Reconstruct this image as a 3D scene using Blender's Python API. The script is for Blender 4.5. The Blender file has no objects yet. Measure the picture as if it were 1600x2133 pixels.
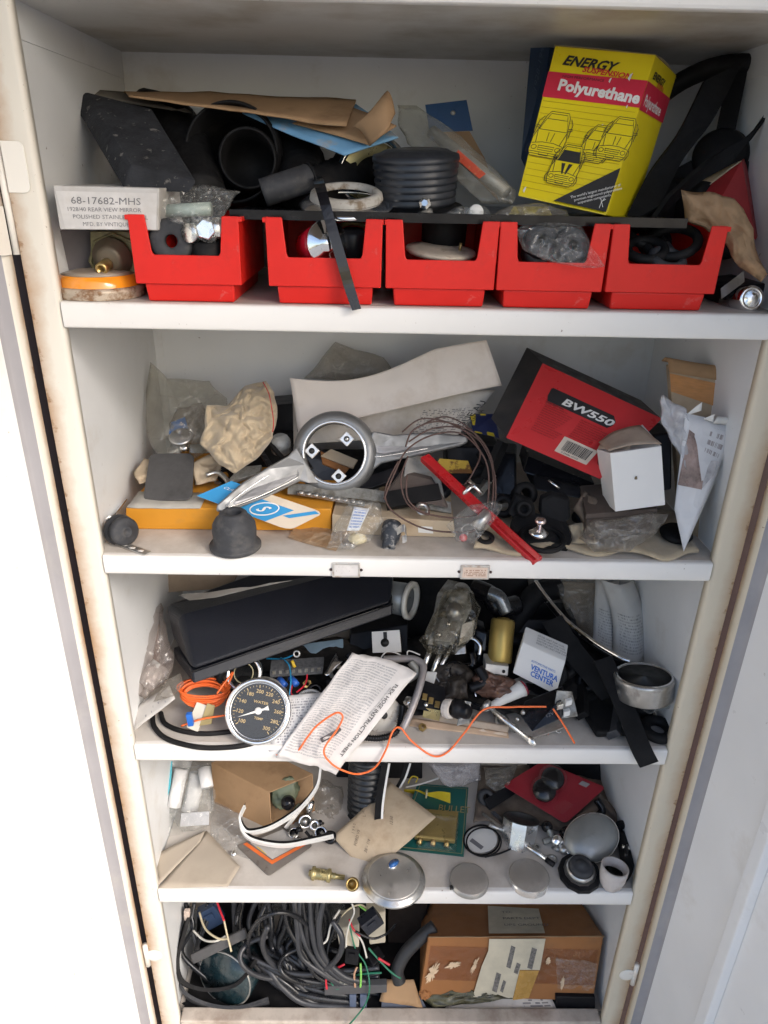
import bpy, bmesh, math, random
from math import sin, cos, pi, radians
from mathutils import Vector, Matrix, Euler, noise
V = Vector
scene = bpy.context.scene
col_ = scene.collection
# ---------------------------------------------------------------- camera
FPX = 1497.157
CAM = V((-0.05296, -0.88614, 1.65435))
EUL = Euler((radians(64.99618), radians(-1.106), radians(-0.47064)))
cd = bpy.data.cameras.new('camera')
cd.sensor_fit = 'VERTICAL'; cd.sensor_height = 36.0
cd.lens = FPX / 2133.0 * 36.0
cd.clip_start = 0.01; cd.clip_end = 200
cam = bpy.data.objects.new('camera', cd); col_.objects.link(cam)
cam.location = CAM; cam.rotation_euler = EUL
scene.camera = cam
# ---------------------------------------------------------------- sky, sun, exposure
SUN_EL, SUN_AZ = radians(34), radians(50)        # azimuth measured from -Y towards +X
w = bpy.data.worlds.new('World'); scene.world = w; w.use_nodes = True
nt = w.node_tree
sk = nt.nodes.new('ShaderNodeTexSky'); sk.sky_type = 'NISHITA'; sk.sun_disc = False
sk.sun_elevation = SUN_EL; sk.sun_rotation = pi - SUN_AZ
sk.dust_density = 2.6; sk.ozone_density = 0.8
bg = nt.nodes['Background']; bg.inputs[1].default_value = 0.15
nt.links.new(sk.outputs[0], bg.inputs[0])
sd = V((sin(SUN_AZ) * cos(SUN_EL), -cos(SUN_AZ) * cos(SUN_EL), sin(SUN_EL)))
ld = bpy.data.lights.new('sun', 'SUN'); ld.energy = 0.85; ld.angle = radians(22); ld.color = (1.0, 0.975, 0.95)
lo = bpy.data.objects.new('sun', ld); col_.objects.link(lo)
lo.rotation_euler = sd.to_track_quat('Z', 'Y').to_euler(); lo.location = sd * 5
vs = scene.view_settings
scene.display_settings.display_device = 'sRGB'
vs.view_transform = 'Standard'; vs.look = 'None'; vs.gamma = 1; vs.exposure = 1.05
scene.cycles.max_bounces = 10; scene.cycles.transparent_max_bounces = 16
scene.cycles.use_denoising = True
# ---------------------------------------------------------------- helpers
RM = EUL.to_matrix()
SZ = [1.51182, 1.16768, 0.82280, 0.48483, 0.082]     # tops of the five shelves
def ray(px, py): return RM @ V(((px - 800) / FPX, -(py - 1066.5) / FPX, -1))
def P(px, py, y):            # where the sight line through a photo pixel meets depth y
    d = ray(px, py); return CAM + d * ((y - CAM.y) / d.y)
def S(px, py, z):            # ... meets height z
    d = ray(px, py); return CAM + d * ((z - CAM.z) / d.z)
def Q(*pts): return [P(*p) for p in pts]
def MPP(p): return (RM.transposed() @ (V(p) - CAM)).z / -FPX   # metres per photo pixel at a point

def obj(name, geo, mat, parent=None, smooth=None, bevel=0, sub=0, solid=0, seg=2):
    """one mesh object; geo = list of (verts, faces[, uvs[, material index]]) in world space"""
    if isinstance(geo, tuple): geo = [geo]
    org = parent['_o'] if parent is not None else None
    vs_, fs_, uv_, sm_ = [], [], [], []
    for g in geo:
        o = len(vs_); vs_ += [V(v) for v in g[0]]; fs_ += [tuple(i + o for i in f) for f in g[1]]
        u = g[2] if len(g) > 2 and g[2] else None
        for f in g[1]: uv_ += [(u[i] if u else (0, 0)) for i in f]
        sm_ += [g[3] if len(g) > 3 else True] * len(g[1])
    if org is None:
        c = V((sum(v.x for v in vs_) / len(vs_), sum(v.y for v in vs_) / len(vs_), min(v.z for v in vs_)))
    else: c = V(org)
    me = bpy.data.meshes.new(name)
    me.from_pydata([v - c for v in vs_], [], fs_)
    ul = me.uv_layers.new(name='UVMap')
    for i, u in enumerate(uv_): ul.data[i].uv = u
    me.polygons.foreach_set('use_smooth', [bool(s) if smooth is None else smooth for s in sm_])
    me.materials.append(mat)
    me.validate(); me.update()
    o = bpy.data.objects.new(name, me); col_.objects.link(o)
    if parent is None: o.location = c; o['_o'] = tuple(c)
    else: o.parent = parent; o['_o'] = tuple(c)
    if solid:
        m = o.modifiers.new('s', 'SOLIDIFY'); m.thickness = solid; m.offset = 0
    if bevel:
        m = o.modifiers.new('b', 'BEVEL'); m.width = bevel; m.segments = seg; m.limit_method = 'ANGLE'; m.angle_limit = radians(40)
    if sub:
        m = o.modifiers.new('u', 'SUBSURF'); m.levels = sub; m.render_levels = sub
    return o
def tag(o, label, cat, group=None, kind=None):
    if label: o['label'] = label
    if cat: o['category'] = cat
    if group: o['group'] = group
    if kind: o['kind'] = kind
    return o
def thing(name, label, cat, loc, group=None):
    o = bpy.data.objects.new(name, None); col_.objects.link(o); o.location = loc; o['_o'] = tuple(V(loc))
    o.empty_display_size = 0.02
    return tag(o, label, cat, group)
def one(name, label, cat, geo, mat, group=None, **k): return tag(obj(name, geo, mat, **k), label, cat, group)

# ---- geometry: every function returns (verts, faces, uvs, smooth)
def hexa(q, t, flat=True):
    """solid from a quad of four points and a thickness vector (or four)"""
    q = [V(p) for p in q]
    t = [V(t)] * 4 if isinstance(t, Vector) else [V(a) for a in t]
    v = q + [a + b for a, b in zip(q, t)]
    return (v, [(0, 1, 2, 3), (7, 6, 5, 4), (0, 4, 5, 1), (1, 5, 6, 2), (2, 6, 7, 3), (3, 7, 4, 0)], None, False)
def box(c, x, y, z):
    """box from centre and three half axes"""
    c, x, y, z = V(c), V(x), V(y), V(z)
    return hexa([c - x - z - y, c + x - z - y, c + x + z - y, c - x + z - y], y * 2)
def abox(x0, x1, y0, y1, z0, z1):
    return hexa([(x0, y0, z0), (x1, y0, z0), (x1, y0, z1), (x0, y0, z1)], V((0, y1 - y0, 0)))
def spline(pts, n=8, closed=False):
    pts = [V(p) for p in pts]; out = []; m = len(pts)
    if m == 2 and not closed: return [pts[0].lerp(pts[1], i / n) for i in range(n + 1)]
    for i in range(m if closed else m - 1):
        if closed: a, b, c, d = pts[i - 1], pts[i], pts[(i + 1) % m], pts[(i + 2) % m]
        else: a, b, c, d = pts[max(i - 1, 0)], pts[i], pts[i + 1], pts[min(i + 2, m - 1)]
        for k in range(n):
            t = k / n
            out.append(0.5 * ((2 * b) + (c - a) * t + (2 * a - 5 * b + 4 * c - d) * t * t + (3 * b - a - 3 * c + d) * t ** 3))
    if not closed: out.append(pts[-1])
    return out
def frames(pts, closed=False):
    n = len(pts); T = []
    for i in range(n):
        a = pts[i - 1] if (i or closed) else pts[0]; b = pts[(i + 1) % n] if (i < n - 1 or closed) else pts[-1]
        d = b - a; T.append(d.normalized() if d.length > 1e-9 else V((0, 0, 1)))
    u = T[0].orthogonal().normalized(); U = [u]
    for i in range(1, n):
        u = U[-1] - T[i] * U[-1].dot(T[i]); u = u.normalized() if u.length > 1e-6 else T[i].orthogonal().normalized(); U.append(u)
    return T, U
def tube(pts, r, n=8, sm=6, closed=False, cap=True):
    p = spline(pts, sm, closed) if sm > 1 else [V(a) for a in pts]
    T, U = frames(p, closed); m = len(p); v = []; f = []; uv = []
    rr = r if callable(r) else (lambda t: r)
    for i in range(m):
        b = T[i].cross(U[i]); R_ = rr(i / max(1, m - 1))
        for k in range(n):
            a = 2 * pi * k / n; v.append(p[i] + (U[i] * cos(a) + b * sin(a)) * R_); uv.append((k / n, i / max(1, m - 1)))
    for i in range(m if closed else m - 1):
        j = (i + 1) % m
        for k in range(n):
            l = (k + 1) % n; f.append((i * n + k, i * n + l, j * n + l, j * n + k))
    if cap and not closed: f += [tuple(range(n))[::-1], tuple((m - 1) * n + k for k in range(n))]
    return (v, f, uv, True)
def ribbon(pts, wv, th, sm=6):
    """flat strip along pts; wv = half width vector(s), th = thickness"""
    p = spline(pts, sm); m = len(p)
    ws = [V(a) for a in wv] if isinstance(wv, list) else [V(wv)] * len(pts)
    wsp = spline(ws, sm) if len(ws) > 2 else ([ws[0].lerp(ws[-1], i / (m - 1)) for i in range(m)])
    T, _ = frames(p); v = []; f = []
    for i in range(m):
        n_ = T[i].cross(wsp[i]).normalized() * th * .5
        v += [p[i] - wsp[i] - n_, p[i] + wsp[i] - n_, p[i] + wsp[i] + n_, p[i] - wsp[i] + n_]
    for i in range(m - 1):
        for k in range(4):
            l = (k + 1) % 4; f.append((i * 4 + k, i * 4 + l, i * 4 + 4 + l, i * 4 + 4 + k))
    f += [(3, 2, 1, 0), tuple((m - 1) * 4 + k for k in range(4))]
    return (v, f, None, False)
def basis(ax):
    z = V(ax).normalized(); x = z.orthogonal().normalized(); return x, z.cross(x), z
def lathe(prof, c, ax=(0, 0, 1), n=32, sx=1.0, xdir=None, flat=False, wob=0, cap=True):
    """profile [(radius, height)] turned about an axis through c"""
    c = V(c); x, y, z = basis(ax)
    if xdir is not None:
        x = (V(xdir) - z * V(xdir).dot(z)).normalized(); y = z.cross(x)
    v = []; f = []; m = len(prof); uv = []
    for i, (r, h) in enumerate(prof):
        for k in range(n):
            a = 2 * pi * k / n; rk = r * (1 + wob * sin(5 * a + i) * .5 + wob * sin(3 * a + 1.3 * i)) if wob else r
            v.append(c + z * h + x * cos(a) * rk * sx + y * sin(a) * rk); uv.append((k / n, i / max(1, m - 1)))
    for i in range(m - 1):
        for k in range(n):
            l = (k + 1) % n; f.append((i * n + k, i * n + l, i * n + n + l, i * n + n + k))
    loop = not cap or (V((*prof[0], 0)) - V((*prof[-1], 0))).length < 1e-7
    if prof[0][0] > 1e-6 and not loop: f.append(tuple(range(n))[::-1])
    if prof[-1][0] > 1e-6 and not loop: f.append(tuple((m - 1) * n + k for k in range(n)))
    return (v, f, uv, not flat)
def ring(c, R, r, ax=(0, 0, 1), n=40, k=10):
    x, y, z = basis(ax); c = V(c)
    return tube([c + (x * cos(2 * pi * i / n) + y * sin(2 * pi * i / n)) * R for i in range(n)], r, k, 1, True)
def bilin(q, u, v): return q[0].lerp(q[1], u).lerp(q[3].lerp(q[2], u), v)
def sheet(q, nu=14, nv=14, amp=0.0, sc=18.0, seed=0, curl=None, fn=None):
    """single-skin sheet on four corners (bl, br, tr, tl): ridged noise wrinkles and an optional fn(u, v) -> offset"""
    q = [V(p) for p in q]; nn = (q[1] - q[0]).cross(q[3] - q[0]).normalized(); v = []; f = []; uv = []
    for j in range(nv + 1):
        for i in range(nu + 1):
            a, b = i / nu, j / nv; p = bilin(q, a, b)
            if amp:
                s = p * sc + V((seed * 3.1, seed * 1.7, seed)); d = noise.noise(s) + .5 * noise.noise(s * 2.3)
                p = p + nn * d * amp
            if fn: p = p + V(fn(a, b))
            v.append(p); uv.append((a, b))
    for j in range(nv):
        for i in range(nu):
            k = j * (nu + 1) + i; f.append((k, k + 1, k + nu + 2, k + nu + 1))
    return (v, f, uv, True)
def poly(pts, t, flat=True):
    """extruded outline: pts in order, thickness vector t"""
    pts = [V(p) for p in pts]; t = V(t); n = len(pts)
    return (pts + [p + t for p in pts], [tuple(range(n)), tuple(range(2 * n - 1, n - 1, -1))] + [(i, i + n, (i + 1) % n + n, (i + 1) % n) for i in range(n)], None, not flat)
_ico = {}
def ico(n):
    if n not in _ico:
        bm = bmesh.new(); bmesh.ops.create_icosphere(bm, subdivisions=n, radius=1); bm.verts.index_update()
        _ico[n] = ([v.co.copy() for v in bm.verts], [tuple(v.index for v in f.verts) for f in bm.faces]); bm.free()
    return _ico[n]
def blob(c, x, y, z, amp=.25, sc=2.0, seed=0, n=4, ridge=True, flat=0):
    """crumpled lump: sphere with half axes x, y, z, folded by ridged noise"""
    vs, fs = ico(n); c, x, y, z = V(c), V(x), V(y), V(z); out = []; o = V((seed * 7.3, seed * 3.7, seed * 5.1))
    for p in vs:
        s = p * sc + o
        d = (1 - abs(noise.noise(s)) * 2 if ridge else noise.noise(s)) * amp + noise.noise(s * 2.7) * amp * .5
        k = 1 + d - (amp * .6 if ridge else 0)
        a = p * k
        if flat: a.z = max(a.z, -flat)
        out.append(c + x * a.x + y * a.y + z * a.z)
    return (out, fs, None, ridge is not True or amp < .3)
def tilt(yaw=0, pitch=0, roll=0): return Euler((radians(pitch), radians(roll), radians(yaw)), 'XYZ').to_matrix()
def axes(c, yaw=0, pitch=0, roll=0):
    m = tilt(yaw, pitch, roll); return V(c), m @ V((1, 0, 0)), m @ V((0, 1, 0)), m @ V((0, 0, 1))
# ---- lettering: real glyph outlines laid on a plane or a surface
def letters(parent, body, o, x, y, size, mat, name='lettering', shear=0, bold=0, sx=1.0, fn=None, th=0.0, align='LEFT', label=None):
    """o = left end of the baseline, x / y = reading and up directions; fn(px, py) -> world maps onto a curved surface"""
    c = bpy.data.curves.new(name, 'FONT'); c.body = body; c.size = 1; c.shear = shear; c.offset = bold; c.align_x = align; c.resolution_u = 2
    t = bpy.data.objects.new('t', c); col_.objects.link(t); bpy.context.view_layer.update()
    me = bpy.data.meshes.new_from_object(t); bpy.data.objects.remove(t); bpy.data.curves.remove(c)
    vs = [v.co.copy() for v in me.vertices]; fs = [tuple(p.vertices) for p in me.polygons]; bpy.data.meshes.remove(me)
    if fn: w_ = [fn(v.x * size * sx, v.y * size) for v in vs]
    else:
        o, x, y = V(o), V(x).normalized(), V(y).normalized()
        w_ = [o + x * v.x * size * sx + y * v.y * size for v in vs]
    r = obj(name, (w_, fs, None, False), mat, parent)
    if label: r['label'] = label
    return r

# ---------------------------------------------------------------- materials
_m = {}
def _nodes(name):
    m = bpy.data.materials.new(name); m.use_nodes = True; t = m.node_tree; b = t.nodes['Principled BSDF']
    return m, t, b
def nz(t, sc, det=4, rough=.55, dist=0, coord='Object', dim=None):
    tc = t.nodes.new('ShaderNodeTexCoord'); n = t.nodes.new('ShaderNodeTexNoise')
    n.inputs['Scale'].default_value = sc; n.inputs['Detail'].default_value = det; n.inputs['Roughness'].default_value = rough; n.inputs['Distortion'].default_value = dist
    if dim:
        mp = t.nodes.new('ShaderNodeMapping'); mp.inputs['Scale'].default_value = dim
        t.links.new(tc.outputs[coord], mp.inputs[0]); t.links.new(mp.outputs[0], n.inputs['Vector'])
    else: t.links.new(tc.outputs[coord], n.inputs['Vector'])
    return n.outputs['Fac']
def ramp(t, src, a, b, ca=(0, 0, 0, 1), cb=(1, 1, 1, 1)):
    r = t.nodes.new('ShaderNodeValToRGB'); r.color_ramp.elements[0].position = a; r.color_ramp.elements[1].position = b
    r.color_ramp.elements[0].color = ca; r.color_ramp.elements[1].color = cb
    t.links.new(src, r.inputs[0]); return r.outputs[0]
def mixc(t, fac, a, b):
    n = t.nodes.new('ShaderNodeMix'); n.data_type = 'RGBA'
    for s, i in ((fac, 0), (a, 6), (b, 7)):
        if isinstance(s, (int, float)): n.inputs[i].default_value = s
        elif isinstance(s, tuple): n.inputs[i].default_value = s if len(s) == 4 else (*s, 1)
        else: t.links.new(s, n.inputs[i])
    return n.outputs[2]
def mth(t, op, a, b=0.0):
    n = t.nodes.new('ShaderNodeMath'); n.operation = op
    if op == 'MULTIPLY_ADD': n.inputs[2].default_value = .025
    for i, s in enumerate((a, b)):
        if isinstance(s, (int, float)): n.inputs[i].default_value = s
        else: t.links.new(s, n.inputs[i])
    return n.outputs[0]
def mat(name, c, r=.5, m=0., var=.15, sc=25., bump=.15, bsc=160., dirt=None, da=(.5, .75), dsc=14., spec=.5, coat=0, rv=.12, stretch=None, sheen=0, bd=.001, crum=0, sp=None):
    if name in _m: return _m[name]
    M, t, b = _nodes(name)
    f = nz(t, sc, dim=stretch)
    lo_ = tuple(max(0, x * (1 - var)) for x in c); hi = tuple(min(1, x * (1 + var)) for x in c)
    cc = ramp(t, f, .3, .7, (*lo_, 1), (*hi, 1))
    rough = None
    if dirt:
        df = ramp(t, nz(t, dsc, 6, .65), *da)
        cc = mixc(t, df, cc, dirt)
    if sp: cc = mixc(t, mth(t, 'MULTIPLY', ramp(t, nz(t, sp[2], 4, .65), sp[1], sp[1] + .04), mth(t, 'MULTIPLY', ramp(t, nz(t, sp[2] * .06, 3), .40, .60), .8)), cc, sp[0])
    t.links.new(cc, b.inputs['Base Color'])
    b.inputs['Metallic'].default_value = m
    if dirt and m:
        n = t.nodes.new('ShaderNodeMapRange'); t.links.new(df, n.inputs[0]); n.inputs[3].default_value = m; n.inputs[4].default_value = m * .2
        t.links.new(n.outputs[0], b.inputs['Metallic'])
    n = t.nodes.new('ShaderNodeMapRange'); t.links.new(nz(t, sc * 2.3, 5), n.inputs[0]); n.inputs[1].default_value = .3; n.inputs[2].default_value = .7
    n.inputs[3].default_value = max(.02, r - rv); n.inputs[4].default_value = min(1, r + rv); t.links.new(n.outputs[0], b.inputs['Roughness'])
    b.inputs['Specular IOR Level'].default_value = spec
    if coat: b.inputs['Coat Weight'].default_value = coat; b.inputs['Coat Roughness'].default_value = .15
    if sheen: b.inputs['Sheen Weight'].default_value = sheen
    if crum:
        bq = t.nodes.new('ShaderNodeBump'); bq.inputs['Strength'].default_value = .4; bq.inputs['Distance'].default_value = .35 / crum
        t.links.new(crumple(t, crum), bq.inputs['Height']); t.links.new(bq.outputs[0], b.inputs['Normal'])
    if bump:
        bp = t.nodes.new('ShaderNodeBump'); bp.inputs['Strength'].default_value = bump; bp.inputs['Distance'].default_value = bd
        t.links.new(nz(t, bsc, 5, .6, dim=stretch), bp.inputs['Height']); t.links.new(bp.outputs[0], b.inputs['Normal'])
        if crum: t.links.new(bq.outputs[0], bp.inputs['Normal'])
    _m[name] = M; return M
def glass(name):
    M, t, b = _nodes(name)
    tr = t.nodes.new('ShaderNodeBsdfTransparent'); g = t.nodes.new('ShaderNodeBsdfGlossy'); g.inputs['Roughness'].default_value = .06
    mx = t.nodes.new('ShaderNodeMixShader'); lw = t.nodes.new('ShaderNodeLayerWeight'); lw.inputs[0].default_value = .5
    t.links.new(mth(t, 'MULTIPLY_ADD', mth(t, 'POWER', lw.outputs['Facing'], 3.0), .35), mx.inputs[0]); t.links.new(tr.outputs[0], mx.inputs[1]); t.links.new(g.outputs[0], mx.inputs[2])
    t.links.new(mx.outputs[0], t.nodes['Material Output'].inputs[0]); return M
def crumple(t, sc, dist=.35):
    """height of crushed sheet: flat facets meeting in sharp folds"""
    tc = t.nodes.new('ShaderNodeTexCoord'); n = t.nodes.new('ShaderNodeTexNoise'); n.inputs['Scale'].default_value = sc * .6
    t.links.new(tc.outputs['Object'], n.inputs['Vector'])
    v = t.nodes.new('ShaderNodeVectorMath'); v.operation = 'MULTIPLY_ADD'; v.inputs[1].default_value = (dist / sc * 2,) * 3
    t.links.new(n.outputs['Color'], v.inputs[0]); t.links.new(tc.outputs['Object'], v.inputs[2])
    hs = None
    for k, w_ in ((1, 1.0), (2.3, .45)):
        o = t.nodes.new('ShaderNodeTexVoronoi'); o.feature = 'F1'; o.inputs['Scale'].default_value = sc * k; t.links.new(v.outputs[0], o.inputs['Vector'])
        h = mth(t, 'MULTIPLY', o.outputs['Distance'], w_); hs = h if hs is None else mth(t, 'ADD', hs, h)
    return hs
def film(name, c=(.9, .9, .88), haze=.25, bump=.9, bsc=45., r=.14):
    """thin clear plastic: mostly see-through, hazy where it is thick or folded, shiny on the creases"""
    if name in _m: return _m[name]
    M, t, b = _nodes(name)
    b.inputs['Base Color'].default_value = (*c, 1); b.inputs['Roughness'].default_value = r; b.inputs['Specular IOR Level'].default_value = .6
    tr = t.nodes.new('ShaderNodeBsdfTransparent'); tr.inputs[0].default_value = (*[.5 + x * .5 for x in c], 1)
    mx = t.nodes.new('ShaderNodeMixShader'); lw = t.nodes.new('ShaderNodeLayerWeight'); lw.inputs[0].default_value = .35
    cr = crumple(t, bsc)
    tc = t.nodes.new('ShaderNodeTexCoord'); n2 = t.nodes.new('ShaderNodeTexNoise'); n2.inputs['Scale'].default_value = bsc * .5; t.links.new(tc.outputs['Object'], n2.inputs['Vector'])
    vm = t.nodes.new('ShaderNodeVectorMath'); vm.operation = 'MULTIPLY_ADD'; vm.inputs[1].default_value = (.9 / bsc,) * 3
    t.links.new(n2.outputs['Color'], vm.inputs[0]); t.links.new(tc.outputs['Object'], vm.inputs[2])
    vo = t.nodes.new('ShaderNodeTexVoronoi'); vo.feature = 'DISTANCE_TO_EDGE'; vo.inputs['Scale'].default_value = bsc * .75; t.links.new(vm.outputs[0], vo.inputs['Vector'])
    cl = mth(t, 'MULTIPLY', ramp(t, vo.outputs['Distance'], .0, .05, (1, 1, 1, 1), (0, 0, 0, 1)), ramp(t, nz(t, bsc * .4, 2), .45, .62))
    fac = mth(t, 'ADD', mth(t, 'MULTIPLY', mth(t, 'POWER', lw.outputs['Facing'], 3.0), .30), mth(t, 'ADD', haze, mth(t, 'MULTIPLY', cl, .20)))
    bp = t.nodes.new('ShaderNodeBump'); bp.inputs['Strength'].default_value = bump * .6; bp.inputs['Distance'].default_value = .006
    t.links.new(cr, bp.inputs['Height']); t.links.new(bp.outputs[0], b.inputs['Normal'])
    t.links.new(fac, mx.inputs[0]); t.links.new(tr.outputs[0], mx.inputs[1]); t.links.new(b.outputs[0], mx.inputs[2])
    gl = t.nodes.new('ShaderNodeBsdfGlossy'); gl.inputs['Roughness'].default_value = r; m2 = t.nodes.new('ShaderNodeMixShader')
    bp2 = t.nodes.new('ShaderNodeBump'); bp2.inputs['Strength'].default_value = min(1, bump); bp2.inputs['Distance'].default_value = .014
    t.links.new(cr, bp2.inputs['Height']); t.links.new(bp2.outputs[0], gl.inputs['Normal'])
    t.links.new(mth(t, 'ADD', .055, mth(t, 'MULTIPLY', mth(t, 'POWER', lw.outputs['Facing'], 4.0), .3)), m2.inputs[0])
    t.links.new(mx.outputs[0], m2.inputs[1]); t.links.new(gl.outputs[0], m2.inputs[2])
    t.links.new(m2.outputs[0], t.nodes['Material Output'].inputs[0])
    _m[name] = M; return M
def printed(name, paper, ink, rows=24., lo_=(.1, .1), hi=(.9, .9), dens=.5, r=.8, var=.08, vert=False, dirt=None):
    """paper with lines of fine print (flat ink) between two UV corners"""
    if name in _m: return _m[name]
    M, t, b = _nodes(name)
    tc = t.nodes.new('ShaderNodeTexCoord'); sp = t.nodes.new('ShaderNodeSeparateXYZ'); t.links.new(tc.outputs['UV'], sp.inputs[0])
    u, v = (sp.outputs[1], sp.outputs[0]) if vert else (sp.outputs[0], sp.outputs[1])
    row = mth(t, 'MULTIPLY', v, rows); fr = mth(t, 'FRACT', row); ln = mth(t, 'LESS_THAN', fr, .55)
    cb = t.nodes.new('ShaderNodeCombineXYZ'); t.links.new(mth(t, 'MULTIPLY', u, rows * 1.6), cb.inputs[0]); t.links.new(mth(t, 'MULTIPLY', mth(t, 'FLOOR', row), 7.13), cb.inputs[1])
    n = t.nodes.new('ShaderNodeTexNoise'); n.inputs['Scale'].default_value = 1.5; n.inputs['Detail'].default_value = 3; t.links.new(cb.outputs[0], n.inputs['Vector'])
    k = mth(t, 'MULTIPLY', ln, mth(t, 'GREATER_THAN', n.outputs['Fac'], 1 - dens))
    for s, a, op in ((u, lo_[0], 'GREATER_THAN'), (u, hi[0], 'LESS_THAN'), (v, lo_[1], 'GREATER_THAN'), (v, hi[1], 'LESS_THAN')):
        k = mth(t, 'MULTIPLY', k, mth(t, op, s, a))
    k = mth(t, 'MULTIPLY', k, .75)
    pc = ramp(t, nz(t, 12, 5), .3, .75, (*[x * (1 - var) for x in paper], 1), (*[min(1, x * (1 + var)) for x in paper], 1))
    if dirt: pc = mixc(t, ramp(t, nz(t, 9, 6, .7), .52, .78), pc, dirt)
    t.links.new(mixc(t, k, pc, ink), b.inputs['Base Color']); b.inputs['Roughness'].default_value = r; b.inputs['Specular IOR Level'].default_value = .25
    bp = t.nodes.new('ShaderNodeBump'); bp.inputs['Strength'].default_value = .15; bp.inputs['Distance'].default_value = .002
    t.links.new(nz(t, 40, 4), bp.inputs['Height']); t.links.new(bp.outputs[0], b.inputs['Normal'])
    bq = t.nodes.new('ShaderNodeBump'); bq.inputs['Strength'].default_value = .3; bq.inputs['Distance'].default_value = .015
    t.links.new(crumple(t, 22), bq.inputs['Height']); t.links.new(bq.outputs[0], bp.inputs['Normal'])
    _m[name] = M; return M
# ---------------------------------------------------------------- palette
def paint(name, c, stain, amt=(.56, .8)):
    return mat(name, c, r=.38, var=.05, sc=6, bump=.08, bsc=60, dirt=stain, da=amt, dsc=7, rv=.08, bd=.0006, sp=((.13, .085, .055), .70, 90))
white_in = paint('white enamel inside', (.70, .715, .73), (.52, .49, .44), (.58, .85))
white_shelf = mat('white enamel shelf', (.76, .745, .72), r=.38, var=.04, sc=6, bump=.08, bsc=60, dirt=(.50, .43, .35), da=(.58, .9), dsc=9, rv=.08, bd=.0006, sp=((.15, .09, .055), .66, 70))
shelf_top = mat('dusty shelf top', (.56, .52, .475), r=.6, var=.10, sc=7, bump=.2, bsc=140, dirt=(.27, .215, .165), da=(.44, .80), dsc=6, spec=.3)
white_door = mat('white enamel door', (.80, .805, .81), r=.38, var=.04, sc=5, bump=.08, bsc=50, dirt=(.60, .57, .53), da=(.58, .85), dsc=5, bd=.0006, sp=((.30, .24, .19), .68, 40))
def edge_paint(name, base, rust, left=True, k=1.0):
    """cream enamel of a narrow upright, rust bleeding in from one long edge (UV u) and speckled along it"""
    M, t, b = _nodes(name)
    tc = t.nodes.new('ShaderNodeTexCoord'); sp = t.nodes.new('ShaderNodeSeparateXYZ'); t.links.new(tc.outputs['UV'], sp.inputs[0])
    u = sp.outputs[0] if left else mth(t, 'SUBTRACT', 1.0, sp.outputs[0])
    e = mth(t, 'SUBTRACT', mth(t, 'MULTIPLY', nz(t, 7, 6, .7), 1.15), mth(t, 'MULTIPLY', u, .8))
    base_c = ramp(t, nz(t, 5, 4), .3, .7, (*[x * .93 for x in base], 1), (*base, 1))
    c1 = mixc(t, mth(t, 'MULTIPLY', ramp(t, e, .12, .66), k * .75), base_c, (rust[0] * 1.6, rust[1] * 1.8, rust[2] * 2.0))
    e2 = mth(t, 'SUBTRACT', mth(t, 'MULTIPLY', nz(t, 60, 6, .7), 1.2), mth(t, 'MULTIPLY', u, .9))
    c2 = mixc(t, mth(t, 'MULTIPLY', ramp(t, e2, .57, .69), .8), c1, rust)
    sp2 = ramp(t, nz(t, 140, 3, .6), .70, .74)
    c3 = mixc(t, mth(t, 'MULTIPLY', sp2, .7), c2, (.16, .09, .05))
    t.links.new(c3, b.inputs['Base Color']); b.inputs['Roughness'].default_value = .45
    return M
cream_l = edge_paint('cream enamel rusty left', (.72, .685, .61), (.27, .13, .05), True, 1.15)
cream_r = edge_paint('cream enamel rusty right', (.62, .555, .44), (.26, .14, .065), False, 1.0)
chip_m = edge_paint('white enamel shelf edge, chipped', (.76, .745, .72), (.20, .11, .055), True, .42)
maroon = mat('dark maroon paint', (.035, .018, .018), r=.5)
holder_m = mat('worn nickel holder', (.55, .53, .50), r=.4, m=.6, dirt=(.30, .20, .14), da=(.5, .7), dsc=60)
hinge_m = paint('hinge enamel', (.76, .735, .68), (.42, .28, .17), (.60, .80))
rusty = mat('rusty steel', (.22, .12, .07), r=.8, var=.5, sc=50, bump=.4)

# ---------------------------------------------------------------- setting
concrete = mat('concrete', (.36, .34, .31), r=.9, var=.12, sc=3, bump=.3, bsc=30)
gr = obj('ground', ([(-60, -60, -.03), (60, -60, -.03), (60, 60, -.03), (-60, 60, -.03)], [(0, 1, 2, 3)], None, False), concrete)
gr['kind'] = 'structure'
# unseen roof slab added to block sky light so the top shelf stays dimmer
rf = obj('carport_roof', abox(-2.6, 2.6, -0.75, 1.2, 2.25, 2.31), mat('roof boarding', (.16, .13, .10), r=.8), None)
rf['kind'] = 'structure'

# ---------------------------------------------------------------- cabinet
W2, DD, IN = .43, .3907, .0117
ZT, ZC = 1.8165, 1.8175
cab = thing('metal_cabinet', 'white enamelled steel cabinet with open doors and five cluttered shelves', 'cabinet', (0, 0, 0))
SW = .0365                                                     # width of the uprights
def upright(s):
    """folded upright beside the opening, rounded at the inner edge"""
    xo, xi = s * (W2 + SW), s * W2
    prof = [(xo, .03), (xo, .001), (xo - s * .001, 0)]
    prof += [(xi + s * .006 - s * .006 * sin(a), .006 - .006 * cos(a)) for a in [0, .4, .8, 1.2, 1.57]]
    prof += [(s * (W2 + .002), .018), (s * (W2 + IN), .022)]
    v = []; f = []; uv = []; n = len(prof); rows = 40
    for j in range(rows + 1):
        z = -.02 + j / rows * 1.91
        for i, (x, y) in enumerate(prof):
            v.append((x, y, z)); u = min(1, max(0, abs(x - xo) / SW)); uv.append((u if s < 0 else 1 - u, j / rows))
    for j in range(rows):
        for i in range(n - 1):
            k = j * n + i; q = (k, k + 1, k + n + 1, k + n); f.append(q if s < 0 else q[::-1])
    return (v, f, uv, True)
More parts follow.
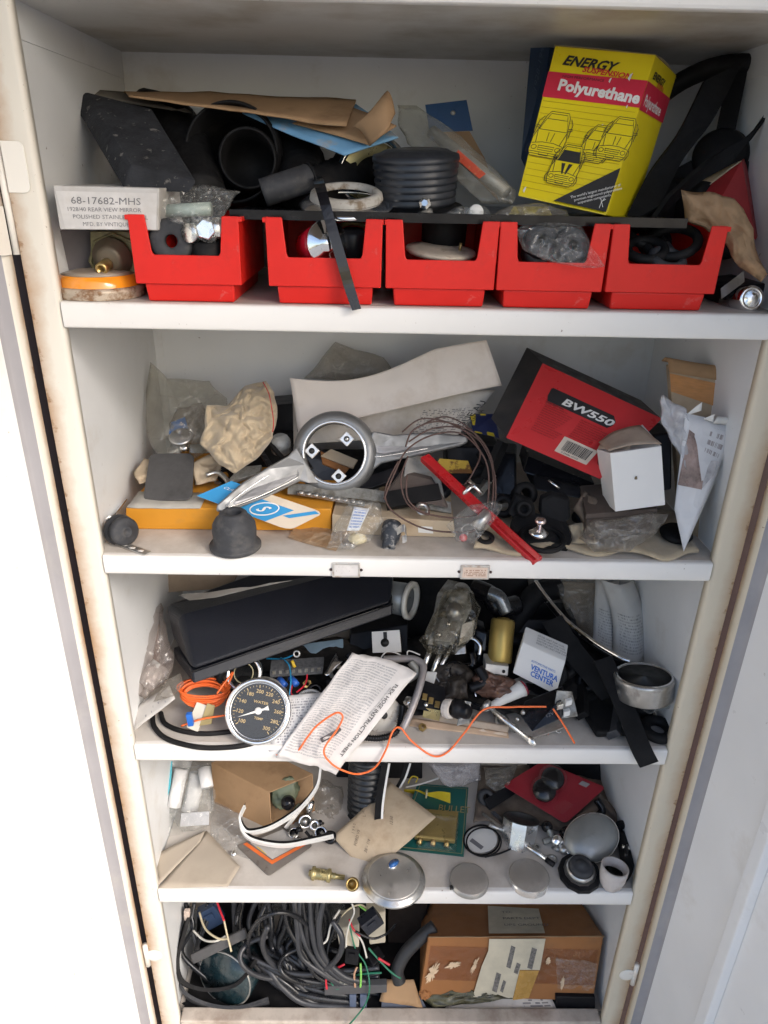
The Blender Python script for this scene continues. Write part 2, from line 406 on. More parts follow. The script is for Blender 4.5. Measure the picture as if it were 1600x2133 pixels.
for s, m_ in ((-1, cream_l), (1, cream_r)):
    obj('upright', upright(s), m_, cab)
    obj('side_panel', abox(*sorted((s * (W2 + IN), s * (W2 + IN + .0012))), .022, DD, -.01, 1.87), white_in, cab)
    obj('outer_side', abox(*sorted((s * (W2 + .024), s * (W2 + SW + .05))), .036, DD + .02, -.02, 1.885), maroon, cab)
obj('back_panel', abox(-W2 - .02, W2 + .02, DD, DD + .001, 0, 1.87), white_in, cab)
# folded seam lips in the back corners, as on pressed steel
for s in (-1, 1):
    obj('corner_seam', abox(*sorted((s * (W2 + IN), s * (W2 + IN - .014))), DD - .0012, DD - .0001, .12, ZC), white_in, cab, bevel=.0004)
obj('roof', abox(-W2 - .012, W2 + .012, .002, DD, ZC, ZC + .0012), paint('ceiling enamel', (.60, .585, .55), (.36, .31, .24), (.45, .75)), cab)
for s in (-1, 1): obj('ceiling_lip', abox(*sorted((s * (W2 + IN), s * (W2 + IN - .0016))), .03, DD - .004, ZC - .036, ZC), white_in, cab)
obj('header', [hexa([(-W2 - SW, -.001, ZT), (W2 + SW, -.001, ZT), (W2 + SW, -.001, 1.89), (-W2 - SW, -.001, 1.89)], V((0, .016, 0)))], white_shelf, cab, bevel=.004)
FT = [.0310, .0296, .0318, .0332]
for k in range(4):
    z = SZ[k]
    sh = obj('shelf', [abox(-W2 - IN + .0012, W2 + IN - .0012, .010, DD - .0013, z - .0012, z)], shelf_top, cab)
    # folded front edge with a slightly rounded nose and a return under it
    pr_ = [(.012, z - .0003), (.004, z), (.0012, z - .0008), (.0, z - .003), (-.0004, z - FT[k] * .5), (0, z - FT[k] + .003), (.0012, z - FT[k] + .0006), (.004, z - FT[k]), (.024, z - FT[k]), (.024, z - FT[k] + .008)]
    v = []; f = []; uv = []
    nx = 60
    for i in range(nx + 1):
        x = -W2 + .0006 + i / nx * (2 * W2 - .0012)
        for j, (y, zz) in enumerate(pr_):
            d = noise.noise(V((x * 9, k * 3.3, j * .1))) * .0006
            v.append((x, y + d, zz + d * .6)); uv.append((.30 + .9 * j / (len(pr_) - 1), i / nx))
    n = len(pr_)
    for i in range(nx):
        for j in range(n - 1): f.append((i * n + j, i * n + n + j, i * n + n + j + 1, i * n + j + 1))
    obj('front_edge', (v, f, uv, True), chip_m, sh)
bm_ = mat('grimy shelf rail', (.52, .46, .40), r=.6, var=.18, sc=14, dirt=(.30, .235, .19), da=(.42, .68), dsc=16, stretch=(1, .3, 1))
sh = obj('shelf', [abox(-W2 - IN + .0012, W2 + IN - .0012, .03, DD - .0013, .0808, .082)], shelf_top, cab)
obj('front_edge', [abox(-W2 + .0006, W2 - .0006, .0, .029, .02, .0964)], bm_, sh, bevel=.003)
# two label holders on the second shelf's edge
for (x0, x1, y0, y1, rust) in ((689, 753, 1171, 1202, 0), (957, 1021, 1176, 1206, 1)):
    a, b = P(x0 + 3, y0, -.0006), P(x1 - 3, y1, -.0006)
    h = obj('label_holder', [abox(a.x, b.x, -.0030, -.0006, b.z, a.z)], holder_m, cab, bevel=.0016)
    m_ = printed('rusted label' if rust else 'grubby label', (.62, .50, .42) if rust else (.60, .58, .57), (.25, .12, .07) if rust else (.35, .33, .32), 6 if rust else 5, (.06, .15), (.94, .85), .55 if rust else .38)
    obj('label_card', ([(a.x + .003, -.0033, b.z + .003), (b.x - .003, -.0033, b.z + .003), (b.x - .003, -.0033, a.z - .003), (a.x + .003, -.0033, a.z - .003)], [(0, 1, 2, 3)], [(0, 0), (1, 0), (1, 1), (0, 1)], False), m_, h)
    for x in (a.x - .0018, b.x + .0018):
        obj('screw', lathe([(.0022, 0), (.002, .001), (0, .0014)], (x, -.0007, (a.z + b.z) / 2), (0, -1, 0), 10), maroon, h)
# ---- doors: shallow steel pans with a rim, swung wide open
def door(s, ang):
    hx = s * (W2 + SW + .0105); hy = .004
    u = V((s * sin(radians(ang)), -cos(radians(ang)), 0)); n_ = V((-s * cos(radians(ang)), -sin(radians(ang)), 0))
    o = V((hx, hy, 0)); z0, z1 = .0, 1.88; Wd = .46; rim = .017; dp = .017
    def wp(a, b, z): return o + u * a + n_ * b + V((0, 0, z))
    prof = [(-.001, -dp - .004), (-.001, -.002), (.001, 0), (rim - .002, 0), (rim, -.002)]
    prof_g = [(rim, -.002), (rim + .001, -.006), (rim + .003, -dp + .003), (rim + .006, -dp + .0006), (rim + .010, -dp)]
    prof_b = [(Wd - rim - .006, -dp), (Wd - rim, -.002), (Wd - rim + .002, 0), (Wd, 0), (Wd, -dp - .004), (-.001, -dp - .004)]
    d = obj('door', [prism_uv([wp(a, b, z0) for a, b in prof_g[4:] + prof_b], z1 - z0)], white_door, cab)
    v = []; f = []; uv = []
    for j in range(41):
        for i, (a, b) in enumerate(prof):
            v.append(wp(a, b, z0 + (z1 - z0) * j / 40)); t_ = min(1, max(0, a / rim)); uv.append((t_ if s < 0 else 1 - t_, j / 40))
    for j in range(40):
        for i in range(len(prof) - 1):
            k = j * len(prof) + i; q = (k, k + 1, k + len(prof) + 1, k + len(prof)); f.append(q if s > 0 else q[::-1])
    obj('door_rim', (v, f, uv, True), cream_l if s < 0 else cream_r, d)
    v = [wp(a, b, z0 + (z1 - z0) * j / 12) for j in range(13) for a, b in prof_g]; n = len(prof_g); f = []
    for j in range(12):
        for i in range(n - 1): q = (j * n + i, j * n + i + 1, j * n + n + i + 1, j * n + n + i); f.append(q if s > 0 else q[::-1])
    obj('grey_gasket', (v, f, None, True), mat('grey door gasket', (.32, .31, .325), r=.6, var=.1, sc=8, dirt=(.40, .38, .36), da=(.55, .8), dsc=9), d)  # bevel between rim and pan, coloured grey apart from both
    # hat-section stiffener down the middle of the pan
    st = [(.150, -dp + .0003), (.156, -dp + .012), (.178, -dp + .012), (.184, -dp + .0003)]
    obj('stiffener', [prism_uv([wp(a, b, .04) for a, b in st], 1.80)], white_door, d, bevel=.002)
    return d, wp
def prism_uv(pts, h):
    n = len(pts); v = [V(p) for p in pts] + [V(p) + V((0, 0, h)) for p in pts]
    f = [(i, (i + 1) % n, (i + 1) % n + n, i + n) for i in range(n)] + [tuple(range(n))[::-1], tuple(range(n, 2 * n))]
    return (v, f, None, False)
dl, wl = door(-1, 14)
dr, wr = door(1, 8)
# ---- hinges: leaf on the upright, leaf on the door rim, knuckle between
def leaf(o, x, z, w, h, th, parent, m_, nm='hinge_leaf'):
    o, x, z = V(o), V(x).normalized(), V(z).normalized(); nn = x.cross(z); r = min(w, h) * .28; pts = []
    for cx, cz, a0 in ((w - r, r, -90), (w - r, h - r, 0)):
        for k in range(5): a = radians(a0 + k * 22.5); pts.append(o + x * (cx + r * cos(a)) + z * (cz + r * sin(a)))
    pts += [o + z * h, o]
    return obj(nm, poly(pts, nn * th), m_, parent, bevel=.0006)
for (px, py, hh) in ((22, 348, .052),):
    c = P(px, py, -.001)
    leaf((-W2 - SW + .001, -.0004, c.z - hh / 2), (1, 0, 0), (0, 0, 1), .025, hh, .0016, cab, hinge_m)
    leaf((-W2 - SW - .0095, -.002, c.z - hh / 2 - .066), (-.2, -1, 0), (0, 0, 1), .022, hh, -.0016, cab, hinge_m)
    obj('hinge_pin', tube([(-W2 - SW - .005, .003, c.z - hh / 2 - .066), (-W2 - SW - .005, .003, c.z + hh / 2)], .0042, 10, 2), hinge_m, cab)
for s in (-1, 1):
    c = P(312, 1990, 0) if s < 0 else P(1313, 2030, 0)
    obj('hinge_pin', tube([(s * (W2 + SW + .005), .001, c.z - .03), (s * (W2 + SW + .005), .001, c.z + .03)], .005, 10, 2), hinge_m, cab)
    obj('hinge_leaf', lathe([(.016, 0), (.0155, .0014), (.010, .002), (0, .0022)], (s * (W2 + SW - .010), -.0002, c.z), (0, -1, 0), 20), hinge_m, cab)
# ---------------------------------------------------------------- object helpers and shared materials
def pil(pts, Y=.1, th=.01, amp=.004, sc=45., seed=0, K=9, sub=5, back=1.0):
    """puffed, crumpled pouch on an outline (photo pixels at depth Y, or pixel + own depth)"""
    O = [P(p[0], p[1], p[2] if len(p) > 2 else Y) for p in pts]; n0 = len(O); L = []
    for i in range(n0):
        a, b = O[i], O[(i + 1) % n0]
        for k in range(sub): L.append(a.lerp(b, k / sub))
    m = len(L); c = sum(L, V()) / m; nn = (CAM - c).normalized(); sd_ = V((seed * 5.3, seed * 2.1, seed * 9.7))
    def jit(p, s):
        q = p * sc + sd_
        d = (abs(noise.noise(q)) * 2 - .5) * amp + (abs(noise.noise(q * 2.2 + V((3, 1, 2)))) * 2 - .5) * amp * .55 + noise.noise(q * 4.5) * amp * .15
        return p + nn * d * s + V((noise.noise(q + V((9, 0, 0))), noise.noise(q + V((0, 9, 0))), noise.noise(q + V((0, 0, 9))))) * amp * .5
    v = [jit(c + nn * th, 1), jit(c - nn * th * back, 1)]; f = []; F_ = []; B_ = []
    for k in range(1, K + 1):
        r = k / K; h = th * math.sqrt(max(0, 1 - r * r)); fr = []; bk = []
        for p in L:
            w_ = c + (p - c) * r
            fr.append(len(v)); v.append(jit(w_ + nn * h, 1))
            if k < K: bk.append(len(v)); v.append(jit(w_ - nn * h * back, 1))
        if k == K: bk = fr
        F_.append(fr); B_.append(bk)
    for i in range(m):
        j = (i + 1) % m
        f += [(0, F_[0][i], F_[0][j]), (1, B_[0][j], B_[0][i])]
        for k in range(K - 1):
            f.append((F_[k][i], F_[k + 1][i], F_[k + 1][j], F_[k][j])); f.append((B_[k][i], B_[k][j], B_[k + 1][j], B_[k + 1][i]))
    uv = [((p - c).x * 8 + .5, (p - c).z * 8 + .5) for p in v]
    return (v, f, uv, True)
def wire(pts, r=.0011, n=6, sm=6, Y=None): return tube([P(p[0], p[1], p[2] if len(p) > 2 else Y) for p in pts], r, n, sm)
def plan(q):
    """make a quad flat: slide its last corner along the sight line into the plane of the others"""
    n = (q[1] - q[0]).cross(q[2] - q[0]); d = q[3] - CAM; t = (q[0] - CAM).dot(n) / d.dot(n)
    return [q[0], q[1], q[2], CAM + d * t]
def quadn(q):
    n = (q[1] - q[0]).cross(q[3] - q[0]).normalized()
    return n if n.dot(CAM - q[0]) > 0 else -n
def on(q, off=.0005):
    n = quadn(q); return lambda u, v: bilin(q, u, v) + n * off
def ftext(parent, body, q, u, v, h, mat_, rot=0, sx=1.0, off=.0005, shear=0, bold=0, align='LEFT', name='lettering', label=None, bow=None):
    """letters on a face q = [bl, br, tr, tl]: (u, v) start of the baseline, h letter height as part of the face height"""
    Lx = (q[1] - q[0]).length; Ly = (q[3] - q[0]).length; n = quadn(q); cr, sr = cos(radians(rot)), sin(radians(rot))
    fn = lambda a, b: bilin(q, u + (a * cr - b * sr) / Lx, v + (a * sr + b * cr) / Ly) + n * off + (bow(u + (a * cr - b * sr) / Lx, v + (a * sr + b * cr) / Ly) if bow else V())
    return letters(parent, body, None, None, None, h * Ly * 1.35, mat_, name, shear, bold, sx, fn, align=align, label=label)
def fpatch(parent, name, q, uvs, mat_, off=.0004, bow=None):
    o_ = on(q, off); pts = [o_(a, b) + (bow(a, b) if bow else V()) for a, b in uvs]
    return obj(name, (pts, [tuple(range(len(pts)))], [(0, 0), (1, 0), (1, 1), (0, 1)] if len(pts) == 4 else None, False), mat_, parent)
def fline(parent, name, q, uvs, w_, mat_, off=.0006, close=False):
    """thin drawn line (ink) along uv points on a face"""
    o_ = on(q, off); n = quadn(q); p = [o_(a, b) for a, b in uvs]
    if close: p.append(p[0])
    v = []; f = []
    for i in range(len(p)):
        d = (p[min(i + 1, len(p) - 1)] - p[max(i - 1, 0)]).normalized().cross(n) * w_; v += [p[i] - d, p[i] + d]
    for i in range(len(p) - 1): f.append((2 * i, 2 * i + 1, 2 * i + 3, 2 * i + 2))
    return (v, f, None, False)
def carton(q, t): return hexa([q[0], q[1], q[2], q[3]], t)
def slab_n(q, th):
    """solid on a quad, thickness away from the camera along its own normal"""
    return hexa(q, -quadn(q) * th)
rub = mat('black rubber', (.010, .010, .011), r=.62, var=.25, sc=30, bump=.25, bsc=220, dirt=(.032, .030, .029), da=(.54, .88), dsc=18, spec=.18)
rubg = mat('dusty grey rubber', (.034, .036, .042), r=.7, var=.25, sc=30, bump=.25, bsc=200, dirt=(.10, .095, .09), da=(.5, .8), dsc=40)
plast = mat('black plastic', (.008, .008, .010), r=.40, var=.2, sc=20, bump=.08, dirt=(.025, .024, .023), da=(.55, .9), dsc=20, spec=.22)
gloss = mat('glossy black', (.006, .006, .008), r=.2, var=.2, sc=20, bump=.03, dirt=(.02, .02, .02), da=(.55, .9), dsc=25, spec=.4)
chrome = mat('worn chrome', (.80, .80, .80), r=.14, m=1, var=.06, sc=30, bump=.04, bsc=90, dirt=(.20, .17, .14), da=(.58, .8), dsc=40, rv=.08)
steel = mat('dull steel', (.50, .50, .49), r=.38, m=.95, var=.15, sc=40, bump=.12, bsc=160, dirt=(.16, .12, .09), da=(.52, .78), dsc=45)
alum = mat('cast aluminium', (.25, .255, .26), r=.5, m=.7, var=.1, sc=30, bump=.12, bsc=300, dirt=(.22, .21, .20), da=(.55, .8), dsc=35)
zinc = mat('grey zinc casting', (.33, .33, .31), r=.5, m=.55, var=.25, sc=60, bump=.3, dirt=(.10, .08, .05), da=(.45, .7), dsc=50)
brass = mat('old brass', (.46, .33, .13), r=.34, m=.9, var=.2, sc=50, bump=.1, dirt=(.16, .10, .04), da=(.5, .75), dsc=60)
kraft = mat('kraft cardboard', (.37, .235, .13), r=.85, var=.1, sc=14, bump=.2, bsc=120, dirt=(.22, .13, .07), da=(.52, .8), dsc=12, spec=.2)
kraft_d = mat('brown carton', (.32, .140, .052), r=.75, var=.12, sc=9, bump=.2, bsc=90, dirt=(.17, .09, .045), da=(.5, .8), dsc=9, spec=.25)
tanp = mat('tan paper', (.52, .42, .30), r=.85, var=.08, sc=16, bump=.25, bsc=70, dirt=(.36, .26, .17), da=(.52, .8), dsc=14, spec=.2)
whitep = mat('white paper', (.70, .69, .66), r=.8, var=.05, sc=10, bump=.15, bsc=60, dirt=(.50, .46, .40), da=(.55, .85), dsc=14, spec=.25)
whitec = mat('white card', (.72, .72, .70), r=.6, var=.04, sc=10, bump=.06, bsc=80, dirt=(.52, .47, .40), da=(.6, .85), dsc=16, spec=.3)
redp = mat('red bin plastic', (.66, .020, .014), r=.42, var=.10, sc=10, bump=.14, bsc=240, dirt=(.30, .022, .018), da=(.50, .85), dsc=11, spec=.3, sp=((.62, .30, .27), .64, 45))
ink = mat('black ink', (.02, .02, .02), r=.6, bump=0)
ink_g = mat('grey ink', (.16, .16, .17), r=.7, bump=0)
ink_r = mat('red ink', (.62, .03, .03), r=.5, bump=0)
ink_w = mat('white ink', (.78, .77, .74), r=.5, bump=0)
clear = film('clear plastic film', (.92, .93, .92), .04, bsc=48)
hazy = film('hazy old plastic film', (.80, .78, .70), .09, bsc=26)
dusty = film('dusty film', (.62, .58, .52), .12, bsc=34)
bolt_m = mat('bright bolt steel', (.74, .74, .72), r=.26, m=1, var=.08, sc=60, bump=.05)
# ================================================================ top shelf
z0 = SZ[0]
# ---- five red bins
def bin_box(x0, x1, label, dy=0.0, dep=.19):
    w_ = x1 - x0; h = .0955; b = thing('storage_bin', label, 'storage bin', (x0 + w_ / 2, .01, z0), 'red plastic bins in a row')
    ax = lambda a, b_, c, d, e, f: abox(x0 + a, x0 + b_, .008 + dy + c, .008 + dy + d, z0 + e, z0 + f)
    po = .0225; zc = .0545; zl = .0215; zt = .098; y = .008 + dy
    pts = [(0.0, zl), (w_, zl), (w_ + .001, zt), (w_ - po + .004, zt), (w_ - po, zc + .004), (w_ - po - .002, zc), (po + .002, zc), (po, zc + .004), (po - .004, zt), (-.001, zt)]
    obj('front_wall', poly([(x0 + a, y, z0 + c) for a, c in pts], (0, .0032, 0)), redp, b, bevel=.0012)
    obj('base', hexa([(x0 + .011, y + .007, z0 + .0006), (x1 - .011, y + .007, z0 + .0006), (x1 - .0095, y + .0035, z0 + zl), (x0 + .0095, y + .0035, z0 + zl)], [V((0, dep, 0)), V((0, dep, 0)), V((0, dep + .004, 0)), V((0, dep + .004, 0))]), redp, b, bevel=.002)
    for s in (0, 1):
        a = 0 if s == 0 else w_ - .003
        obj('side_wall', hexa([(x0 + a, y + .0034, z0 + zl + .0003), (x0 + a + .003, y + .0034, z0 + zl + .0003), (x0 + a + .003, y + .0034, z0 + zt - .001), (x0 + a, y + .0034, z0 + zt - .001)], V((0, dep, 0))), redp, b, bevel=.0008)
        r0, r1 = (-.0045, -.0002) if s == 0 else (w_ + .0002, w_ + .0045)
        obj('rim', ax(r0, r1, .0005, dep, zt - .006, zt - .0005), redp, b, bevel=.001)
    obj('back_wall', ax(.0034, w_ - .0034, dep - .004, dep - .0005, zl + .0003, zt - .002), redp, b, bevel=.0008)
    return b
bin_box(-.339, -.2135, 'red bin at the left end, under a clear bag, with a black rubber washer inside')
bin_box(-.181, -.047, 'red bin crossed by a hanging black strap, holding a red connector')
bin_box(-.0415, .0885, 'middle red bin with a pale disc lying inside')
bin_box(.0915, .2185, 'red bin holding a clear bag of grey rubber bushings')
bin_box(.2235, .3565, 'red bin at the right end of the row, dark inside', .002)
# ---- black sheet lying across the bins
zp = P(950, 447, .03).z
xa, xb = P(478, 433, .03).x, P(1432, 462, .03).x
pt = thing('black_tray', 'thin black metal tray lying across the tops of the red bins', 'tray', (0, .1, zp))
obj('sheet', abox(xa, xb, .03, .34, zp - .0012, zp), gloss, pt)
obj('front_flange', abox(xa, xb, .0285, .0298, zp - .010, zp + .001), gloss, pt, bevel=.0004)

# ---- white mirror box and what lies under it
q = Q((125, 478, .012), (330, 480, .012), (332, 392, .012), (110, 386, .012))
greyc = mat('shelf-worn white card', (.50, .49, .48), r=.7, var=.05, sc=10, dirt=(.36, .33, .29), da=(.5, .8), dsc=14, spec=.2)  # white card darkened in its colour because the box lies in shade
bx = thing('parts_box', 'long white box with a printed part number, jammed at the left end', 'box', q[0])
obj('body', hexa(q, V((0, .26, .0))), greyc, bx, bevel=.0012)
lb = fpatch(bx, 'label', q, [(.06, .02), (.98, .02), (.98, .88), (.02, .88)], mat('worn box label', (.56, .55, .54), r=.7, dirt=(.45, .42, .38), da=(.5, .8), dsc=20), .0006)
ftext(bx, '68-17682-MHS', q, .15, .60, .17, ink_g, off=.0009, sx=1.18)
ftext(bx, '1928/40 REAR VIEW MIRROR', q, .10, .43, .10, ink_g, off=.0009, sx=1.05)
ftext(bx, 'POLISHED STAINLESS STEEL', q, .15, .26, .10, ink_g, off=.0009, sx=1.1)
ftext(bx, 'MFD. BY VINTIQUE INC.', q, .24, .09, .10, ink_g, off=.0009, sx=1.0)
q = Q((190, 600, .07), (300, 600, .07), (300, 482, .07), (188, 482, .07))
bk = thing('metal_bracket', 'olive metal bracket plate with a threaded spigot, under the white mirror box', 'bracket', q[0])
olive = mat('olive zinc plate', (.22, .20, .10), r=.5, m=.4, var=.2, bump=.2, dirt=(.10, .08, .05), da=(.5, .75), dsc=40)
obj('plate', slab_n(q, .05), olive, bk, bevel=.001)
c = P(243, 545, .068)
obj('recess_rim', ring(c, .033, .0022, (0, -1, 0), 8, 6), olive, bk)
c = P(236, 535, .069)
obj('hub', lathe([(.024, 0), (.024, .006), (.018, .008), (.017, .016), (.011, .018)], c, (0, -1, -.12), 28), mat('grimy brass nut', (.16, .13, .09), r=.5, m=.5, bump=.3), bk)
obj('spigot', lathe([(.0075, .0), (.0075, .030), (.0055, .031), (.0045, .031), (.0045, .018), (0, .018)], c + V((-.003, -.01, -.006)), (0, -1, -.15), 20), brass, bk)
one('grey_sheet', 'dark grey panel standing behind the amber lamp lens', 'panel', slab_n(Q((120, 610, .06), (190, 600, .09), (190, 480, .09), (118, 480, .06)), .02), mat('mauve grey sheet', (.13, .12, .13), r=.6))
c = P(212, 622, .055); c.z = z0 + .0005
ll = thing('lamp_lens', 'round amber lamp lens with a pale rim lying at the left end', 'lamp lens', c)
obj('rim', lathe([(.052, 0), (.0535, .003), (.0525, .006), (.054, .008), (.053, .012), (.049, .0135)], c, n=48, cap=False), mat('pitted pale metal', (.50, .42, .33), r=.5, m=.3, bump=.4, dirt=(.22, .12, .06), da=(.45, .6), dsc=70), ll)
amber = mat('amber lens', (.80, .28, .02), r=.1, var=.1, bump=.05, coat=.6)
obj('amber_band', lathe([(.0495, .0136), (.0480, .022), (.044, .0265)], c, n=48, cap=False), amber, ll)
obj('dome', lathe([(.0438, .0266), (.030, .0300), (0, .0315)], c, n=48), mat('dusty amber lens top', (.36, .28, .20), r=.35, dirt=(.30, .27, .24), da=(.4, .7)), ll)

# ---- foam block
A, B, C_, D = P(175, 188, .21), P(318, 225, .19), P(412, 378, .045), P(272, 342, .05)
foam = mat('charcoal foam', (.027, .029, .034), r=.9, var=.3, sc=40, bump=.6, bsc=420, dirt=(.16, .15, .14), da=(.60, .68), dsc=90, spec=.25)
tn = P(157, 228, .20) - A
one('foam_block', 'big charcoal foam block leaning down over the white mirror box', 'foam block', hexa([A, B, C_, D], [tn, tn, P(396, 404, .04) - C_, P(257, 396, .045) - D]), foam, bevel=.004)

# ---- flattened printed carton along the top
cs = thing('flattened_carton', 'flattened brown carton with blue print and a curled flap lying over the black hoses', 'carton', P(500, 240, .2))
obj('top_panel', sheet(Q((270, 203, .17), (722, 262, .15), (742, 206, .26), (258, 190, .28)), 24, 8, .003, 14, 3), kraft, cs, solid=.0022)
blue_pr = mat('faded blue print', (.16, .36, .58), r=.6, var=.12, sc=20, dirt=(.40, .33, .24), da=(.58, .75), dsc=20)
obj('blue_panel', sheet(Q((505, 238, .20), (718, 326, .13), (830, 285, .15), (742, 215, .26)), 16, 8, .003, 12, 5), blue_pr, cs, solid=.0015)
obj('curled_flap', sheet(Q((735, 262, .14), (770, 306, .12), (828, 240, .13), (812, 190, .17)), 10, 10, .003, 20, 7, fn=lambda u, v: V((.004 * sin(v * 4), -.022 * sin(pi * v), .006 * sin(u * 3)))), kraft, cs, solid=.0015)
obj('brown_lining', sheet(Q((600, 257, .195), (768, 302, .135), (826, 262, .16), (735, 225, .23)), 10, 6, .002, 12, 6, fn=lambda u, v: V((0, -.004, 0))), kraft, cs, solid=.001)
one('grey_sheet', 'thin grey sheet poking out behind the foam block', 'sheet', sheet(Q((275, 215, .24), (400, 235, .24), (330, 196, .30), (130, 184, .26)), 8, 4, .001), mat('dark backing', (.20, .18, .15), r=.7), solid=.002)

# ---- black hoses and rings in the middle
def duct(c, ax, R, L, name, label, ribs=0, wall=.004, m_=None, cat='hose'):
    """open ribbed hose end seen into its mouth"""
    pr_ = [(R - wall, .004 - L * .9), (R - wall, 0), (R - wall * .5, .003), (R, 0)]
    n = max(ribs, 1); 
    for i in range(n * 4 + 1):
        pr_.append((R + (.0022 * sin(i * pi / 2) if ribs else 0), -.004 - (L - .004) * i / (n * 4)))
    return one(name, label, cat, lathe(pr_, c, ax, 48), m_ or rub)
duct(P(482, 318, .17), (-.05, -1, .15), .062, .17, 'duct_hose', 'wide black duct hose, mouth facing out, under the flattened carton', 8)
duct(P(516, 330, .15), (.1, -1, .1), .037, .1, 'rubber_sleeve', 'narrower black rubber sleeve nested in the mouth of the duct hose', 3, cat='sleeve')
one('duct_hose', 'black hose bend lying behind the foam block', 'hose', tube(Q((300, 240, .3), (360, 260, .28), (390, 320, .22), (420, 420, .12)), .035, 20, 8), rub)
one('hose_bundle', 'black ribbed hose heaped behind the small grey rubber elbow', 'hose', tube(Q((560, 250, .3), (620, 330, .24), (640, 400, .16), (720, 380, .2), (760, 320, .28)), lambda t: .034 + .002 * sin(t * 160), 18, 14), rub)
q = Q((546, 425, .075), (644, 402, .085), (660, 362, .11), (540, 376, .10))
el = thing('rubber_elbow', 'short grey-black rubber elbow lying in front of the duct hose', 'rubber elbow', q[0])
obj('sleeve', tube([P(548, 402, .09), P(600, 385, .095), P(645, 370, .11)], .0165, 24, 5), rubg, el)
obj('collar', ring(P(646, 370, .11), .0165, .002, P(645, 370, .11) - P(600, 385, .095), 28, 8), rub, el)
c = P(772, 358, .16)
rim = thing('trim_ring', 'bright trim ring standing on edge with a gold inner band', 'trim ring', c)
obj('outer_band', lathe([(.044, -.006), (.048, -.002), (.049, .002), (.046, .006), (.041, .007), (.040, .003)], c, (-.35, -1, .55), 56, cap=False), chrome, rim)
obj('gold_band', lathe([(.0395, .002), (.031, -.006), (.026, -.007)], c, (-.35, -1, .55), 56, cap=False), mat('gold olive enamel', (.35, .31, .16), r=.3, m=.6), rim)
c = P(722, 436, .085); c.z = zp + .004
d = thing('hub_trim', 'shallow bright trim disc lying on the black tray below the ribbed boot', 'trim disc', c)
obj('flange', lathe([(.058, 0), (.0595, .002), (.058, .005), (.050, .009), (.046, .010)], c, (0, -.25, 1), 56, cap=False), chrome, d)
obj('gasket', lathe([(.0455, .0102), (.044, .017), (.040, .019), (.034, .0185), (.033, .012)], c, (0, -.25, 1), 56, cap=False), mat('chalky gasket', (.46, .44, .40), r=.7, bump=.5, dirt=(.2, .15, .1), da=(.5, .65), dsc=60), d)
pr_ = [(.0, .066), (.040, .0655), (.047, .062)]
for i in range(7):
    h = .058 - i * .0080; pr_ += [(.0535 - i * .0006, h + .0025), (.0545 - i * .0006, h - .0015), (.0545 - i * .0006, h - .0040), (.0525 - i * .0006, h - .0050)]
pr_ += [(.044, .0), (.040, -.004)]
c = P(866, 434, .118)
bt = thing('ribbed_boot', 'black ribbed rubber boot standing on the tray in the middle', 'rubber boot', c)
obj('bellows', lathe(pr_, c + V((0, 0, .002)), (-.04, -.12, 1), 64), mat('blue black rubber', (.022, .026, .034), r=.38, var=.15, bump=.1, dirt=(.08, .08, .08), da=(.55, .8)), bt)
obj('base_ring', lathe([(.043, -.008), (.046, -.004), (.046, .002), (.040, .004)], c, (-.04, -.12, 1), 48), chrome, bt)
one('nut', 'shiny loose nut at the foot of the ribbed boot', 'nut', lathe([(.006, 0), (.0075, .002), (.0075, .005), (.004, .007), (0, .007)], P(886, 426, .06), (-.2, -1, .3), 6, flat=True), bolt_m)
# plastic sleeve with a rod in it
bg_ = thing('plastic_sleeve', 'long hazy plastic sleeve with a metal rod and red label, slanting down', 'plastic bag', P(950, 310, .15))
obj('film', pil([(828, 220, .22), (868, 222, .22), (935, 262, .185), (1005, 325, .13), (1078, 400, .085), (1068, 425, .075), (1005, 425, .08), (925, 350, .12), (848, 300, .175), (830, 262, .20)], th=.012, amp=.005, sc=50, seed=2), hazy, bg_)
obj('rod', tube(Q((900, 275, .19), (1055, 402, .10)), .0085, 14, 2), mat('pale grey part', (.40, .39, .36), r=.4, m=.3), bg_)
qq = Q((998, 372, .098), (1012, 362, .098), (955, 312, .128), (945, 326, .128))
obj('label', slab_n(qq, .0006), mat('orange red label', (.68, .10, .05), r=.5, dirt=(.6, .5, .2), da=(.55, .7), dsc=90), bg_)
# cards behind
bc = thing('hang_card', 'blue and brown header card with a punched hole, against the back', 'card', P(930, 240, .3))
qq = Q((895, 275, .30), (985, 272, .30), (972, 208, .31), (886, 218, .31))
obj('blue_header', slab_n(qq, .001), mat('deep blue card', (.02, .075, .20), r=.5), bc)
obj('hole', lathe([(.0035, 0), (0, .0004)], on(qq, .0004)(.62, .62), quadn(qq), 16), whitep, bc)
obj('brown_card', slab_n(Q((900, 276, .295), (1040, 420, .24), (1010, 330, .27), (978, 273, .295)), .001), kraft, bc)
q = Q((1085, 330, .24), (1112, 390, .20), (1146, 95, .26), (1106, 84, .27))
dk = thing('blue_booklet', 'tall dark blue booklet standing behind the yellow box', 'booklet', q[0])
obj('cover', slab_n(q, .012), mat('navy cover', (.012, .032, .075), r=.5), dk, bevel=.0006)
ftext(dk, '1928-1948', q, .55, .62, .07, mat('faint blue ink', (.05, .08, .14), r=.6), rot=80)

